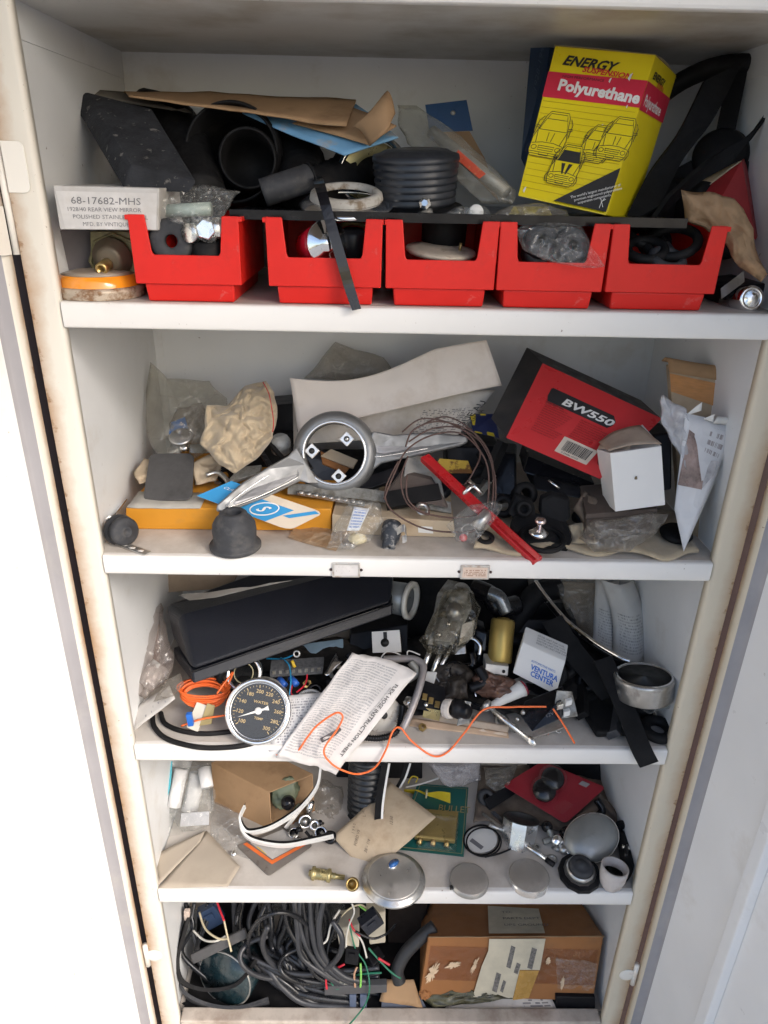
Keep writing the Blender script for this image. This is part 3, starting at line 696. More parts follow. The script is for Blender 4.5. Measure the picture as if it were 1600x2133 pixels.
# ---- yellow suspension box
q = plan(Q((1078, 408, .075), (1263, 449, .052), (1366, 114, .150), (1156, 95, .160)))
yel = mat('yellow box print', (.78, .62, .012), r=.38, var=.05, sc=8, bump=.06, bsc=50, dirt=(.66, .44, .02), da=(.58, .85), dsc=9, spec=.45)
yb = thing('parts_carton', 'yellow and red printed suspension box tilted on the black tray', 'box', q[0])
tr = P(1410, 156, .232) - q[2]; tb = P(1318, 459, .135) - q[1]
obj('body', hexa(q, [tb, tb, tr, tr]), yel, yb, bevel=.0016)
o_ = on(q, .0005)
redband = mat('crimson band print', (.62, .025, .06), r=.4, var=.08, sc=10, dirt=(.5, .02, .05), da=(.5, .8))
fpatch(yb, 'red_band', q, [(.0, .655), (1, .665), (1, .835), (.0, .825)], redband, .0006)
ftext(yb, 'ENERGY', q, .115, .880, .066, ink, shear=.35, bold=.035, off=.0008, sx=.86, rot=-3)
ftext(yb, 'SUSPENSION', q, .33, .845, .036, ink_r, shear=.25, bold=.03, off=.0010, sx=.98, rot=-3)
ftext(yb, 'Polyurethane', q, .13, .712, .075, ink_w, bold=.04, off=.0009, sx=.86, rot=-3)
ftext(yb, 'HIGH PERFORMANCE', q, .15, .795, .018, ink, off=.0010)
for i in range(15):
    v_ = .63 - i * .0405
    obj('rule_line', fline(yb, '', q, [(.02, v_), (.97, v_ + .004)], .00022, mat('ochre line print', (.36, .22, .01), r=.5, bump=0)), _m['ochre line print'], yb)
tri = [(.40, .012), (.985, .012), (.995, .285)]
o2 = on(q, .0030)
obj('corner_panel', ([o2(a, b) for a, b in tri], [(0, 1, 2)], None, False), ink, yb)
for i, tx in enumerate(("The world's largest manufacturer of", 'premium engineered polyurethane', 'suspension components.')):
    ftext(yb, tx, q, .575 + .045 * i, .045 - .012 * i, .017, ink_w, rot=27, off=.0034, sx=.88)
obj('emblem', [fline(yb, '', q, l, .0003, ink_w, .0034) for l in ([(.885, .085), (.935, .035)], [(.925, .09), (.905, .06), (.90, .025)], [(.90, .062), (.94, .085)])], ink_w, yb)
def car(cx, cy, k, lift=0):
    """small line drawing of a car seen from the front and above"""
    circ = lambda x, y, r: [(x + r * cos(i * pi / 5), y + r * .9 * sin(i * pi / 5)) for i in range(11)]
    L = [[(-.56, -.62), (-.58, -.1), (-.50, .22), (-.40, .72), (-.30, .90), (.30, .90), (.40, .72), (.50, .22), (.58, -.1), (.56, -.62), (.46, -.80), (-.46, -.80), (-.56, -.62)],
         [(-.48, .20), (-.36, .62), (.36, .62), (.48, .20), (-.48, .20)], [(-.34, .64), (-.28, .82), (.28, .82), (.34, .64)], [(-.54, -.34), (-.2, -.26), (.2, -.26), (.54, -.34)],
         [(-.50, .16), (-.42, -.30)], [(.50, .16), (.42, -.30)], circ(-.42, -.48, .09), circ(.42, -.48, .09), [(-.28, -.40), (.28, -.40), (.26, -.56), (-.26, -.56), (-.28, -.40)], [(-.27, -.48), (.27, -.48)],
         [(-.56, -.64), (.56, -.64)], [(-.54, -.72), (.54, -.72)], [(-.16, -.64), (-.16, -.74), (.16, -.74), (.16, -.64)], [(-.60, -.35), (-.66, -.55), (-.60, -.74), (-.56, -.72)], [(.60, -.35), (.66, -.55), (.60, -.74), (.56, -.72)],
         [(-.50, .25), (-.64, .28), (-.62, .36), (-.50, .33)], [(.50, .25), (.64, .28), (.62, .36), (.50, .33)], [(-.1, .12), (-.07, -.22)], [(.1, .12), (.07, -.22)], [(-.60, .0), (-.58, .5), (-.46, .7)], [(.60, .0), (.58, .5), (.46, .7)]]
    g = [fline(yb, '', q, [(cx + (a + b * .15) * k * .80, cy + b * k * .46) for a, b in l], .00040, ink, .0012 + lift) for l in L]
    fpatch(yb, 'car_body', q, [(cx + (a + b * .15) * k * .80, cy + b * k * .46) for a, b in L[0][:-1]], yel, .0010 + lift)
    obj('car_drawing', g, ink, yb)['kind'] = 'stuff'
car(.19, .41, .38); car(.68, .40, .30, .0004); car(.875, .45, .34, .0008); car(.43, .235, .33, .0012)
fpatch(yb, 'windscreen_print', q, [(.325, .265), (.565, .265), (.54, .335), (.37, .335)], ink, .0026)
for s_ in (-1, 1): fpatch(yb, 'bonnet_stripe', q, [(.425 + s_ * .010, .185), (.425 + s_ * .024, .185), (.437 + s_ * .060, .252), (.437 + s_ * .018, .252)], ink, .0026)
for (a, b, s_) in ((.80, .83, .045), (.865, .655, .02), (.045, .035, .035), (.66, .50, .04), (.62, .80, .03)):
    fpatch(yb, 'scuff', q, [(a, b), (a + s_ * .5, b - s_ * .3), (a + s_ * .75, b + s_ * .9), (a + s_ * .2, b + s_ * .6)], whitec, .0013)
qs = [q[1], q[1] + tb, q[2] + tr, q[2]]
fpatch(yb, 'red_band', qs, [(0, .655), (1, .665), (1, .835), (0, .835)], redband, .0006)
ftext(yb, 'ENERGY', qs, .12, .865, .05, ink, shear=.3, bold=.03, off=.0008, sx=.9)
ftext(yb, 'SUSPEN', qs, .35, .835, .032, ink_r, shear=.3, bold=.02, off=.0010, sx=.9)
ftext(yb, 'Polyurethane', qs, .08, .69, .075, ink_w, bold=.02, off=.0009, sx=.62)
obj('top_flap', sheet([q[3] + V((0, .004, .001)), q[2] + V((0, .004, .001)), q[2] + tr + V((0, 0, -.004)), q[3] + tr + V((0, 0, -.002))], 8, 6, .001, fn=lambda u, v: V((0, 0, .004 * sin(pi * v)))), mat('grey board inside', (.34, .27, .16), r=.8), yb, solid=.001)

# ---- right side: steering wheel, straps, red box, kraft bag, socket
c = P(1500, 330, .20)
sw = thing('steering_wheel', 'black steering wheel standing on edge at the right end, behind the yellow box', 'steering wheel', c)
nx_ = V((-.45, -1, .45)).normalized(); bx_, by_, bz_ = basis(nx_)
obj('rim', ring(c, .125, .0125, nx_, 64, 14), rub, sw)
obj('hub', lathe([(.036, -.012), (.036, .010), (.030, .018), (0, .020)], c, nx_, 32), rub, sw)
for a in (100, 220, 340):
    d_ = bx_ * cos(radians(a)) + by_ * sin(radians(a))
    obj('spoke', ribbon([c + d_ * .034 + nx_ * .006, c + d_ * .08, c + d_ * .118], d_.cross(nx_) * .012, .006), rub, sw)
strapm = mat('matt black strap', (.008, .008, .009), r=.8, var=.3, bump=.3, dirt=(.02, .02, .02), da=(.5, .8), spec=.2)
one('rubber_strip', 'wide black rubber strip slanting in front of the steering wheel', 'rubber strip', ribbon(Q((1505, 150, .20), (1450, 260, .17), (1385, 350, .15), (1335, 452, .10)), V((.026, .01, .012)), .006), strapm)
one('rubber_strip', 'narrower black rubber strip crossing towards the cabinet side', 'rubber strip', ribbon(Q((1600, 235, .16), (1540, 310, .15), (1460, 360, .14), (1370, 440, .10)), V((.012, .004, .018)), .006), strapm)
one('hose_offcut', 'fat black hose offcut lying on the tray behind the yellow box', 'hose', tube(Q((1320, 440, .17), (1400, 420, .2), (1470, 430, .16)), .03, 18, 6), rub)
q = Q((1470, 470, .115), (1575, 500, .09), (1545, 335, .15), (1462, 398, .16))
rb = thing('red_carton', 'small dark red carton with a gold script emblem by the cabinet side', 'box', q[0])
obj('body', hexa(q, [V((.04, .07, .012))] * 4), mat('dark red card', (.30, .018, .022), r=.5, var=.1, dirt=(.2, .012, .015), da=(.5, .8)), rb, bevel=.001)
obj('flap', sheet(Q((1462, 398, .158), (1545, 335, .148), (1528, 342, .17), (1448, 384, .17)), 4, 3, .001), tanp, rb, solid=.001)
gi = mat('gold ink', (.45, .22, .08), r=.4, bump=0)
obj('emblem', [fline(rb, '', q, [(.35 + .3 * t + .1 * sin(9 * t), .25 + .35 * t + .12 * cos(11 * t)) for t in [i / 24 for i in range(25)]], .0005, gi, .0008), fline(rb, '', q, [(.45, .75), (.6, .82), (.7, .70), (.6, .62), (.75, .55)], .0005, gi, .0008)], gi, rb)
one('kraft_bag', 'crumpled brown kraft paper bag hanging over the end of the bins', 'paper bag', pil([(1422, 398, .06), (1480, 402, .06), (1535, 412, .05), (1565, 480, .035), (1596, 575, .02), (1580, 592, .02), (1540, 560, .03), (1505, 500, .045), (1432, 455, .06)], th=.012, amp=.010, sc=42, seed=9), mat('crumpled kraft', (.37, .235, .13), r=.8, var=.1, sc=14, bump=.2, crum=38, dirt=(.22, .13, .07), da=(.52, .8), dsc=12))
c = P(1566, 622, .03)
one('socket', 'chrome socket lying on its side, open end out, at the right end', 'socket', lathe([(0, -.02), (.0095, -.02), (.0098, .0), (.0105, .0015), (.0148, .0015), (.016, -.001), (.016, -.05), (0, -.05)], c, (.05, -1, .25), 36), chrome)
one('steel_rule', 'thin steel strip slanting down beside the last red bin', 'strip', ribbon(Q((1502, 612, .05), (1550, 576, .06)), V((.0, .004, .006)), .001), steel)
one('battery_box', 'low black box in the dark right corner beside the socket', 'box', hexa(Q((1512, 640, .06), (1600, 646, .06), (1600, 590, .06), (1512, 600, .06)), V((0, .1, 0))), plast, bevel=.003)

# ---- things in and on the bins
c = P(357, 502, .022)
one('rubber_washer', 'thick black rubber washer standing in the left red bin', 'washer', lathe([(.0075, .002), (.009, .004), (.022, .004), (.0255, .001), (.0255, -.018), (.010, -.018), (.0075, -.01), (.0075, .002)], c, (.12, -1, .12), 40), rubg)
one('rubber_bushing', 'squat dark rubber bushing with a metal sleeve beside the rubber washer', 'bushing', lathe([(.020, 0), (.021, .004), (.018, .010), (.017, .020), (.013, .021)], P(436, 536, .03), (0, -.2, 1), 28), rub)
pb = thing('bolt_bag', 'crinkled clear bag of bolts draped over the left red bin', 'plastic bag', P(420, 440, .03))
obj('film', pil([(262, 405, .05), (330, 398, .055), (408, 385, .06), (500, 400, .05), (470, 440, .03), (462, 470, .012), (450, 500, .004), (412, 498, .006), (385, 470, .012), (330, 455, .02), (270, 440, .03)], th=.014, amp=.008, sc=55, seed=4), clear, pb)
for (x, y, Y, ax) in ((430, 480, .004, (.1, -1, .2)), (403, 486, .010, (-.5, -1, .1)), (455, 476, .012, (.4, -1, .3))):
    obj('bolt', lathe([(0, .009), (.0105, .009), (.0115, .0075), (.0115, 0), (.007, 0), (.007, -.03), (0, -.03)], P(x, y, Y + .01), ax, 6 if Y < .008 else 20, flat=Y < .008), bolt_m, pb)
obj('shank', tube(Q((345, 440, .05), (440, 435, .045)), .008, 12, 2), mat('pale green plastic', (.40, .48, .44), r=.3), pb)
sc_ = thing('switch_socket', 'red and white socket with a silver cap in the second bin', 'connector', P(668, 500, .03))
ax = (.55, -1, .25)
c = P(668, 506, .03)
obj('red_shell', lathe([(.020, -.03), (.021, -.004), (.017, 0)], c, ax, 28), mat('glossy red plastic', (.55, .012, .03), r=.2), sc_)
obj('white_band', lathe([(.0165, .0002), (.0165, .004), (.011, .0045)], c, ax, 28, cap=False), whitec, sc_)
obj('silver_cap', lathe([(.026, .0046), (.027, .006), (.026, .0075), (.012, .009), (.011, .015), (0, .016)], c + V((.006, -.001, -.001)), ax, 28), chrome, sc_)
one('cable_tie', 'long black plastic strap draped over the second bin and shelf edge', 'strap', ribbon(Q((660, 370, .10), (668, 392, .028), (690, 470, .006), (712, 545, -.002), (728, 600, -.004), (743, 645, -.010)), [V((.0062, 0, .001)), V((.0062, 0, .001)), V((.0058, .001, .001)), V((.006, .001, .001)), V((.006, .001, .001)), V((.0052, .001, .001))], .0025), gloss)
one('hose_clip', 'olive metal ring lying in the second bin', 'ring', ring(P(735, 484, .06), .021, .003, (0, -.5, 1), 32, 8), olive)
one('pipe_plug', 'black plug standing behind the strap in the second bin', 'plug', lathe([(.016, -.02), (.016, .02), (.012, .024), (0, .024)], P(735, 520, .05), (0, -.2, 1), 24), plast)
c = P(918, 522, .060)
dsk = thing('fuel_sender_disc', 'pale round metal disc with an upright pin in the middle bin', 'disc', c)
obj('disc', lathe([(0, -.004), (.040, -.004), (.044, -.001), (.043, .002), (.030, .003), (0, .0035)], c, (.06, -.12, 1), 48), mat('chalky tan metal', (.50, .43, .35), r=.6, m=.2, bump=.3, dirt=(.25, .18, .12), da=(.5, .7), dsc=50), dsk)
obj('pin', tube(Q((957, 526, .055), (960, 506, .055)), .0018, 8, 2), brass, dsk)
one('rubber_mount', 'round black rubber mount standing at the back of the middle bin', 'rubber mount', lathe([(.028, -.03), (.029, .02), (.022, .03), (0, .03)], P(925, 480, .10), (0, -.3, 1), 28), rub)
gb = thing('bushing_bag', 'clear bag of grey rubber bushings bulging over its red bin', 'plastic bag', P(1160, 510, .02))
for (x, y, Y, k) in ((1192, 512, .012, 1), (1130, 500, .02, 1), (1165, 490, .03, .9), (1215, 540, .02, .8), (1120, 525, .03, .8)):
    obj('bushing', lathe([(.006 * k, .003), (.008 * k, .0055), (.017 * k, .0055), (.0205 * k, .002), (.0205 * k, -.014), (.006 * k, -.014), (.006 * k, .003)], P(x, y, Y + .012), (.25 - .1 * k, -1, .35), 28), rubg, gb)
obj('film', pil([(1073, 476, .03), (1120, 460, .04), (1210, 468, .035), (1228, 500, .015), (1258, 553, .0), (1215, 560, -.002), (1140, 545, .002), (1090, 520, .012)], th=.022, amp=.006, sc=50, seed=6), clear, gb)
for i, (x, y, Y, R) in enumerate(((1400, 505, .06, .03), (1345, 520, .05, .022), (1390, 540, .035, .018), (1340, 490, .09, .025))):
    one('rubber_grommet', ['large black rubber ring lying in the last bin', 'black rubber ring at the left wall of the last bin', 'small dusty ring lying at the front of the last bin', 'black rubber ring at the back of the last bin'][i], 'grommet', ring(P(x, y, Y), R, .006, (.2 * i - .3, -.5, 1), 32, 10), rubg if i == 2 else rub)
one('brake_pad', 'dark flat pad lying in the last bin', 'pad', box(P(1385, 540, .07), *[a * k for a, k in zip(axes((0, 0, 0), 20, 30)[1:], (.022, .03, .006))]), rubg, bevel=.002)
wb = thing('plug_bag', 'small clear bag with a round white plug, lying on the black tray', 'plastic bag', P(975, 440, .06))
obj('film', pil([(920, 450, .05), (950, 432, .055), (1010, 428, .06), (1025, 445, .05), (990, 452, .04)], th=.010, amp=.006, sc=70, seed=8), clear, wb)
obj('plug', lathe([(.0085, -.02), (.009, 0), (.008, .002), (0, .0025)], P(992, 442, .045), (.1, -1, .2), 24), whitec, wb)
yb2 = thing('washer_bag', 'flat bag with yellow and black print by the foot of the yellow box', 'plastic bag', P(1110, 440, .06))
obj('film', pil([(1025, 448, .05), (1060, 428, .06), (1130, 424, .06), (1180, 440, .05), (1190, 456, .04), (1080, 454, .04)], th=.009, amp=.006, sc=60, seed=11), dusty, yb2)
obj('label', slab_n(Q((1060, 446, .055), (1150, 448, .055), (1140, 430, .062), (1070, 430, .062)), .001), mat('yellow black print', (.42, .36, .08), r=.5, var=.6, sc=60), yb2)
# ================================================================ second shelf
z1 = SZ[1]
def SY(px, py, z): return S(px, py, z).y
def PS(px, py, z): return S(px, py, z + .0006)
# ---- flat yellow carton under the heap
orange = mat('orange yellow card', (.62, .27, .025), r=.6, var=.1, sc=8, dirt=(.42, .22, .06), da=(.55, .8), dsc=10, spec=.3)
ya = SY(300, 1103, z1)
q = [PS(262, 1102, z1), PS(690, 1106, z1), P(690, 1060, ya), P(262, 1058, ya)]
fb = thing('flat_carton', 'flat orange-yellow carton lying under the heap on the left', 'box', q[0])
obj('body', hexa(q, V((.01, .235, 0))), orange, fb, bevel=.0015)
zt1 = q[3].z
obj('lid_flap', sheet([q[3] + V((.002, -.001, .001)), q[3] + V((.11, -.001, .001)), q[3] + V((.11, .05, .004)), q[3] + V((.005, .05, .004))], 6, 3, .0015, 30), mat('grey board edge', (.42, .40, .36), r=.8), fb, solid=.0016)
q2 = [PS(692, 1112, z1), PS(950, 1120, z1), P(945, 1086, SY(950, 1120, z1)), P(692, 1072, SY(692, 1112, z1))]
tb_ = thing('long_carton', 'low tan carton with a small white sticker, beside the orange-yellow carton', 'box', q2[0])
obj('body', hexa(q2, V((.005, .12, 0))), tanp, tb_, bevel=.0012)
fpatch(tb_, 'sticker', q2, [(.70, .25), (.82, .22), (.82, .62), (.70, .62)], whitep, .0008)
# ---- left end
pg = thing('plastic_bag', 'tall clear plastic bag slumped in the left back corner', 'plastic bag', P(370, 900, .25))
obj('film', pil([(313, 756, .33), (352, 790, .33), (440, 792, .32), (475, 830, .3), (470, 920, .24), (400, 960, .2), (330, 962, .2), (302, 900, .25)], th=.03, amp=.014, sc=26, seed=12), hazy, pg)
lbg = thing('hardware_bag', 'small hazy bag with a blue printed label in front of the tall clear bag', 'plastic bag', P(400, 890, .24))
obj('film', pil([(372, 850, .25), (420, 838, .25), (450, 900, .22), (430, 925, .2), (360, 925, .2), (352, 880, .23)], th=.018, amp=.008, sc=50, seed=13), dusty, lbg)
obj('label', slab_n(Q((352, 905, .215), (392, 892, .22), (385, 868, .235), (356, 880, .23)), .0008), mat('blue label', (.05, .16, .42), r=.5, dirt=(.6, .6, .6), da=(.55, .6), dsc=70), lbg)
c = P(378, 912, .20)
kn = thing('metal_pull', 'round metal pull knob standing behind the grey rounded plate', 'knob', c)
obj('head', lathe([(.006, -.012), (.012, -.004), (.0185, 0), (.019, .003), (.017, .005), (0, .006)], c, (0, -.45, 1), 32), steel, kn)
obj('shank', lathe([(.0085, -.030), (.0085, -.012), (.006, -.010)], c + V((.003, -.002, -.002)), (0, -.3, 1), 20), chrome, kn)
q = Q((297, 1044, .105), (400, 1040, .10), (404, 944, .185), (312, 944, .19))
def rrect(q, r, n=5, k=1):
    out = []; Lx = (q[1] - q[0]).length; Ly = (q[3] - q[0]).length; a, b = r / Lx, r / Ly
    for (cx, cy, s) in ((a, b, 180), (1 - a, b, 270), (1 - a, 1 - b, 0), (a, 1 - b, 90)):
        for i in range(n): t = radians(s + i * 90 / (n - 1)); out.append(bilin(q, cx + a * cos(t), cy + b * sin(t)))
    return out
one('rounded_plate', 'dark grey plate with rounded corners leaning on the orange-yellow carton', 'plate', poly(rrect(q, .012), -quadn(q) * .003), mat('slate grey plate', (.085, .083, .085), r=.5, var=.25, sc=22, bump=.1, dirt=(.05, .048, .048), da=(.45, .7), dsc=20), bevel=.0008)
one('paper_scrap', 'torn brown paper folded behind the grey plate', 'paper', pil([(278, 985, .17), (300, 955, .2), (330, 962, .2), (330, 1000, .15), (290, 1010, .14)], th=.006, amp=.006, seed=14), tanp)
one('paper_scrap', 'crumpled tan paper on the orange-yellow carton beside the grey plate', 'paper', pil([(402, 965, .17), (440, 945, .2), (470, 960, .19), (450, 1000, .15), (405, 1010, .14)], th=.006, amp=.008, seed=15), tanp)
# ---- cloth pouch
cloth = mat('unbleached cotton', (.47, .385, .27), r=.95, var=.1, sc=25, bump=.4, bsc=700, dirt=(.32, .25, .16), da=(.5, .8), dsc=16, sheen=.3, spec=.15)
cp = thing('cloth_pouch', 'crumpled unbleached cloth pouch with red stitching', 'cloth bag', P(500, 920, .2))
geo = pil([(425, 850, .2), (470, 842, .21), (510, 805, .23), (550, 790, .24), (572, 812, .23), (580, 870, .2), (572, 915, .17), (530, 960, .14), (490, 985, .12), (455, 975, .125), (420, 930, .15)], th=.032, amp=.013, sc=36, seed=16, K=24, sub=14)
obj('cloth', geo, cloth, cp, sub=1)
obj('red_stitching', wire([(548, 796, .205), (560, 820, .190), (566, 850, .175), (570, 880, .158), (568, 900, .150)], .0008, 5), mat('red thread', (.45, .04, .04), r=.9), cp)
# ---- dark bits behind
one('black_box', 'small black box against the back wall, right of the cloth pouch', 'box', hexa(Q((560, 905, .29), (625, 905, .29), (618, 840, .3), (560, 845, .3)), V((0, .06, 0))), plast, bevel=.002)
def chain(name, label, a, b, n, r, m_):
    t = thing(name, label, 'chain', a)
    for i in range(n):
        c = V(a).lerp(V(b), i / (n - 1)); d = (V(b) - V(a)).normalized()
        obj('link', box(c, d * r, d.cross(V((0, 0, 1))).normalized() * r * .7, V((0, 0, 1)) * r * .45), m_, t, bevel=.001)
    return t
chain('roller_chain', 'black chain lying from the cloth pouch towards the carton', P(540, 935, .19), P(572, 985, .14), 6, .006, plast)
chain('roller_chain', 'second black chain beside the pouch chain, nearer the wheel hub', P(563, 925, .19), P(598, 965, .15), 6, .0055, rub)
one('clear_stopper', 'clear grey plastic cap beside the black box', 'cap', lathe([(.0, .012), (.013, .012), (.016, .006), (.016, -.012)], P(585, 925, .2), (0, -.4, 1), 24), film('grey clear plastic', (.6, .62, .62), .4))  # a loose cap, closed at the top
one('spring_clip', 'grey steel spring clip lying on the orange-yellow carton', 'clip', tube(Q((430, 990, .14), (455, 985, .145), (475, 1005, .12), (470, 1030, .10)), .004, 10, 5), steel)
one('grey_wedge', 'flat grey metal wedge lying below the cloth pouch', 'wedge', slab_n(Q((470, 1005, .125), (540, 985, .14), (545, 968, .16), (500, 972, .16)), .006), zinc, bevel=.001)
# ---- envelope and printed sheet
en = thing('white_envelope', 'large creamy white folded sheet leaning across the back', 'paper', P(820, 850, .28))
env_m = mat('pinkish white paper', (.82, .75, .69), r=.8, var=.04, sc=8, bump=.12, bsc=40, dirt=(.54, .44, .35), da=(.50, .85), dsc=7, spec=.25)
obj('front_leaf', sheet(Q((622, 905, .232), (1046, 803, .240), (1012, 706, .262), (603, 788, .255)), 40, 20, .0035, 17, 17, fn=lambda u, v: V((0, .0025 * sin(9 * u + 2 * v) - .006 * max(0, u - .9) * 10 * v, -.022 * v * sin(pi * min(1, u * 1.35)) + .004 * (1 - v) * sin(pi * u)))), env_m, en, solid=.0003)
prn = printed('age-toned print', (.66, .61, .55), (.10, .09, .09), 26, (.70, .06), (.97, .62), .5, vert=False, dirt=(.50, .42, .32))
q = Q((612, 926, .250), (955, 905, .242), (1032, 812, .275), (610, 828, .295))
ps = thing('printed_sheet', 'age-toned printed sheet with sideways lettering behind the wheel hub', 'paper', q[0])
obj('page', sheet(q, 20, 10, .002, 10, 18), prn, ps, solid=.0005)
ftext(ps, 'ANTIQUE AUTO', q, .045, .12, .075, ink, rot=88, off=.0040, bold=.01)
q3 = Q((905, 905, .232), (985, 890, .232), (1035, 812, .255), (960, 812, .265))
ftext(ps, 'QUE AU', q3, .70, .02, .17, ink, rot=74, off=.006, bold=.01, sx=.8)
ftext(ps, 'PALM HA', q3, .88, .05, .09, ink, rot=74, off=.006, sx=.8)
hb = thing('plastic_bag', 'flat hazy plastic bag behind the white folded sheet', 'plastic bag', P(710, 760, .34))
obj('film', pil([(635, 790, .33), (680, 735, .35), (700, 714, .36), (800, 745, .35), (830, 790, .33)], th=.016, amp=.010, sc=30, seed=19), dusty, hb)
# ---- steering wheel hub with two spokes
c = P(697, 944, .150)
hub = thing('steering_hub', 'cast aluminium steering wheel hub with a round opening and two long spokes', 'steering hub', c)
nh = ((CAM - c).normalized() + V((-.10, .0, .05))).normalized()
obj('ring', lathe([(.0455, -.010), (.0455, .003), (.0495, .0055), (.056, .004), (.0625, -.001), (.0655, -.010), (.063, -.016), (.0455, -.016), (.0455, -.010)], c, nh, 72), alum, hub)
obj('polished_lip', lathe([(.0462, .0035), (.0455, .0058), (.0472, .0072), (.0492, .0068), (.0496, .0052)], c, nh, 72, cap=False), mat('polished lip', (.88, .88, .88), r=.18, m=.8, bump=.05), hub)
def spoke(pts, inner, inner2):
    top = Q(*pts); n_ = -(CAM - top[0]).normalized()
    s_ = obj('spoke', poly(top, n_ * .011), alum, hub, bevel=.0035, seg=3)
    inn = [p - n_ * .0008 for p in Q(*inner)]
    obj('raised_rim', tube(inn, .0008, 6, 3, True), mat('worn bright rim', (.72, .72, .72), r=.25, m=1), s_)
    obj('web', poly([p - n_ * .0003 for p in Q(*inner2)], n_ * .0002), mat('brushed web', (.30, .30, .31), r=.5, m=.85, bump=.3, bsc=80, stretch=(1, 1, 12)), s_)
spoke([(618, 930, .140), (640, 965, .134), (668, 1010, .127), (640, 1006, .124), (625, 1003, .120), (560, 1035, .090), (470, 1069, .060), (449, 1066, .056), (452, 1052, .060), (505, 1005, .088), (560, 972, .112), (600, 950, .131)],
      [(612, 972, .128), (622, 990, .121), (604, 1003, .112), (540, 1034, .084), (478, 1056, .063), (480, 1046, .066), (540, 1002, .098), (590, 976, .120)],
      [(612, 976, .128), (619, 989, .1215), (602, 1000, .1125), (545, 1029, .086), (490, 1050, .067), (488, 1046, .068), (542, 1005, .099), (592, 979, .121)])
spoke([(776, 898, .161), (758, 944, .150), (774, 982, .141), (795, 966, .146), (830, 958, .150), (960, 930, .178), (976, 922, .182), (974, 908, .185), (900, 900, .178), (820, 906, .166)],
      [(782, 918, .160), (780, 945, .150), (800, 950, .150), (955, 921, .182), (955, 912, .184), (830, 915, .168)],
      [(785, 921, .160), (784, 943, .151), (802, 946, .151), (945, 919, .181), (940, 914, .183), (832, 918, .168)])
for (x, y) in ((649, 939), (722, 914), (705, 992)):
    cc = P(x, y, .150 + (944 - y) * .0004) - nh * .007
    t_ = obj('mounting_lug', box(cc, *[a * .0085 for a in (basis(nh)[0], nh * .5, basis(nh)[1])]), mat('bright lug', (.78, .77, .75), r=.35, m=.6, dirt=(.5, .47, .42)), hub, bevel=.0012)
    obj('bolt_hole', lathe([(.0042, 0), (.0046, .0004), (0, .0002)], cc + nh * .0044, nh, 18), ink if (x, y) != (722, 914) else steel, t_)
one('brown_tag', 'folded brown and cream paper tag seen through the hub opening', 'tag', slab_n(Q((668, 950, .215), (735, 975, .2), (745, 958, .21), (690, 935, .225)), .004), tanp)
one('brown_tag', 'dark brown card lying behind the hub opening', 'card', slab_n(Q((672, 965, .205), (720, 985, .2), (735, 965, .215), (668, 940, .225)), .003), kraft_d)
one('blue_pad', 'dark blue pad under the hub opening', 'pad', hexa(Q((630, 1010, .19), (700, 1010, .19), (700, 965, .21), (630, 950, .21)), V((0, .05, 0))), mat('navy pad', (.02, .028, .045), r=.6), bevel=.003)
# ---- blue and cream card
q = Q((560, 1092, .055), (672, 1078, .065), (640, 1040, .092), (430, 1010, .125))
qc = [P(410, 1033, .096), P(603, 1105, .058), P(676, 1068, .074), P(482, 1002, .132)]
qc = plan(qc)
cdm = mat('aged cream card', (.66, .57, .46), r=.6, var=.06, sc=12, dirt=(.52, .42, .30), da=(.52, .8), spec=.35)
cc_ = thing('product_card', 'blue and cream card with a round emblem lying under the left spoke', 'card', qc[0])
bluec = mat('bright blue print', (.03, .27, .56), r=.5, var=.06, bump=.02)
def rr2(q, r, n=5):  # only the right-hand corners rounded
    return [bilin(q, 0, 0)] + [bilin(q, 1 - r + r * sin(radians(a)) , r * 1.6 - r * 1.6 * cos(radians(a))) for a in (0, 30, 60, 90)] + [bilin(q, 1 - r + r * cos(radians(a)), 1 - r * 1.6 + r * 1.6 * sin(radians(a))) for a in (0, 30, 60, 90)] + [bilin(q, 0, 1)]
obj('card', poly(rr2(qc, .10), -quadn(qc) * .0006), cdm, cc_)
for uvs in ([(0, .0), (.30, 0), (.30, 1), (0, 1)], [(.301, 0), (.74, 0), (.78, .72), (.301, .72)], [(.775, .40), (.85, .40), (.98, .90), (.92, .95)]): fpatch(cc_, 'blue_band', qc, uvs, bluec, .0005)
cq = on(qc, .0009)
emw = mat('emblem white', (.72, .72, .70), r=.5, bump=0)
def uvc(cx, cy, r, a0, a1, n=24):
    Lx = (qc[1] - qc[0]).length; Ly = (qc[3] - qc[0]).length
    return [(cx + r * cos(radians(a0 + (a1 - a0) * i / n)) / Lx, cy + r * sin(radians(a0 + (a1 - a0) * i / n)) / Ly) for i in range(n + 1)]
obj('emblem', fline(cc_, '', qc, uvc(.58, .41, .0165, 0, 360), .0009, emw, .0009), emw, cc_)
obj('emblem', [(lambda p: (p, [tuple(range(len(p)))], None, False))([cq(a, b) for a, b in uvc(.58, .41, .0150, 0, 360)[:-1]])], bluec, cc_)
ftext(cc_, 'S', qc, .53, .27, .30, emw, off=.0013, bold=.02, shear=.2, rot=-5)
ftext(cc_, 'CLASSIC AUTO', qc, .05, .62, .11, ink_w, off=.0012)
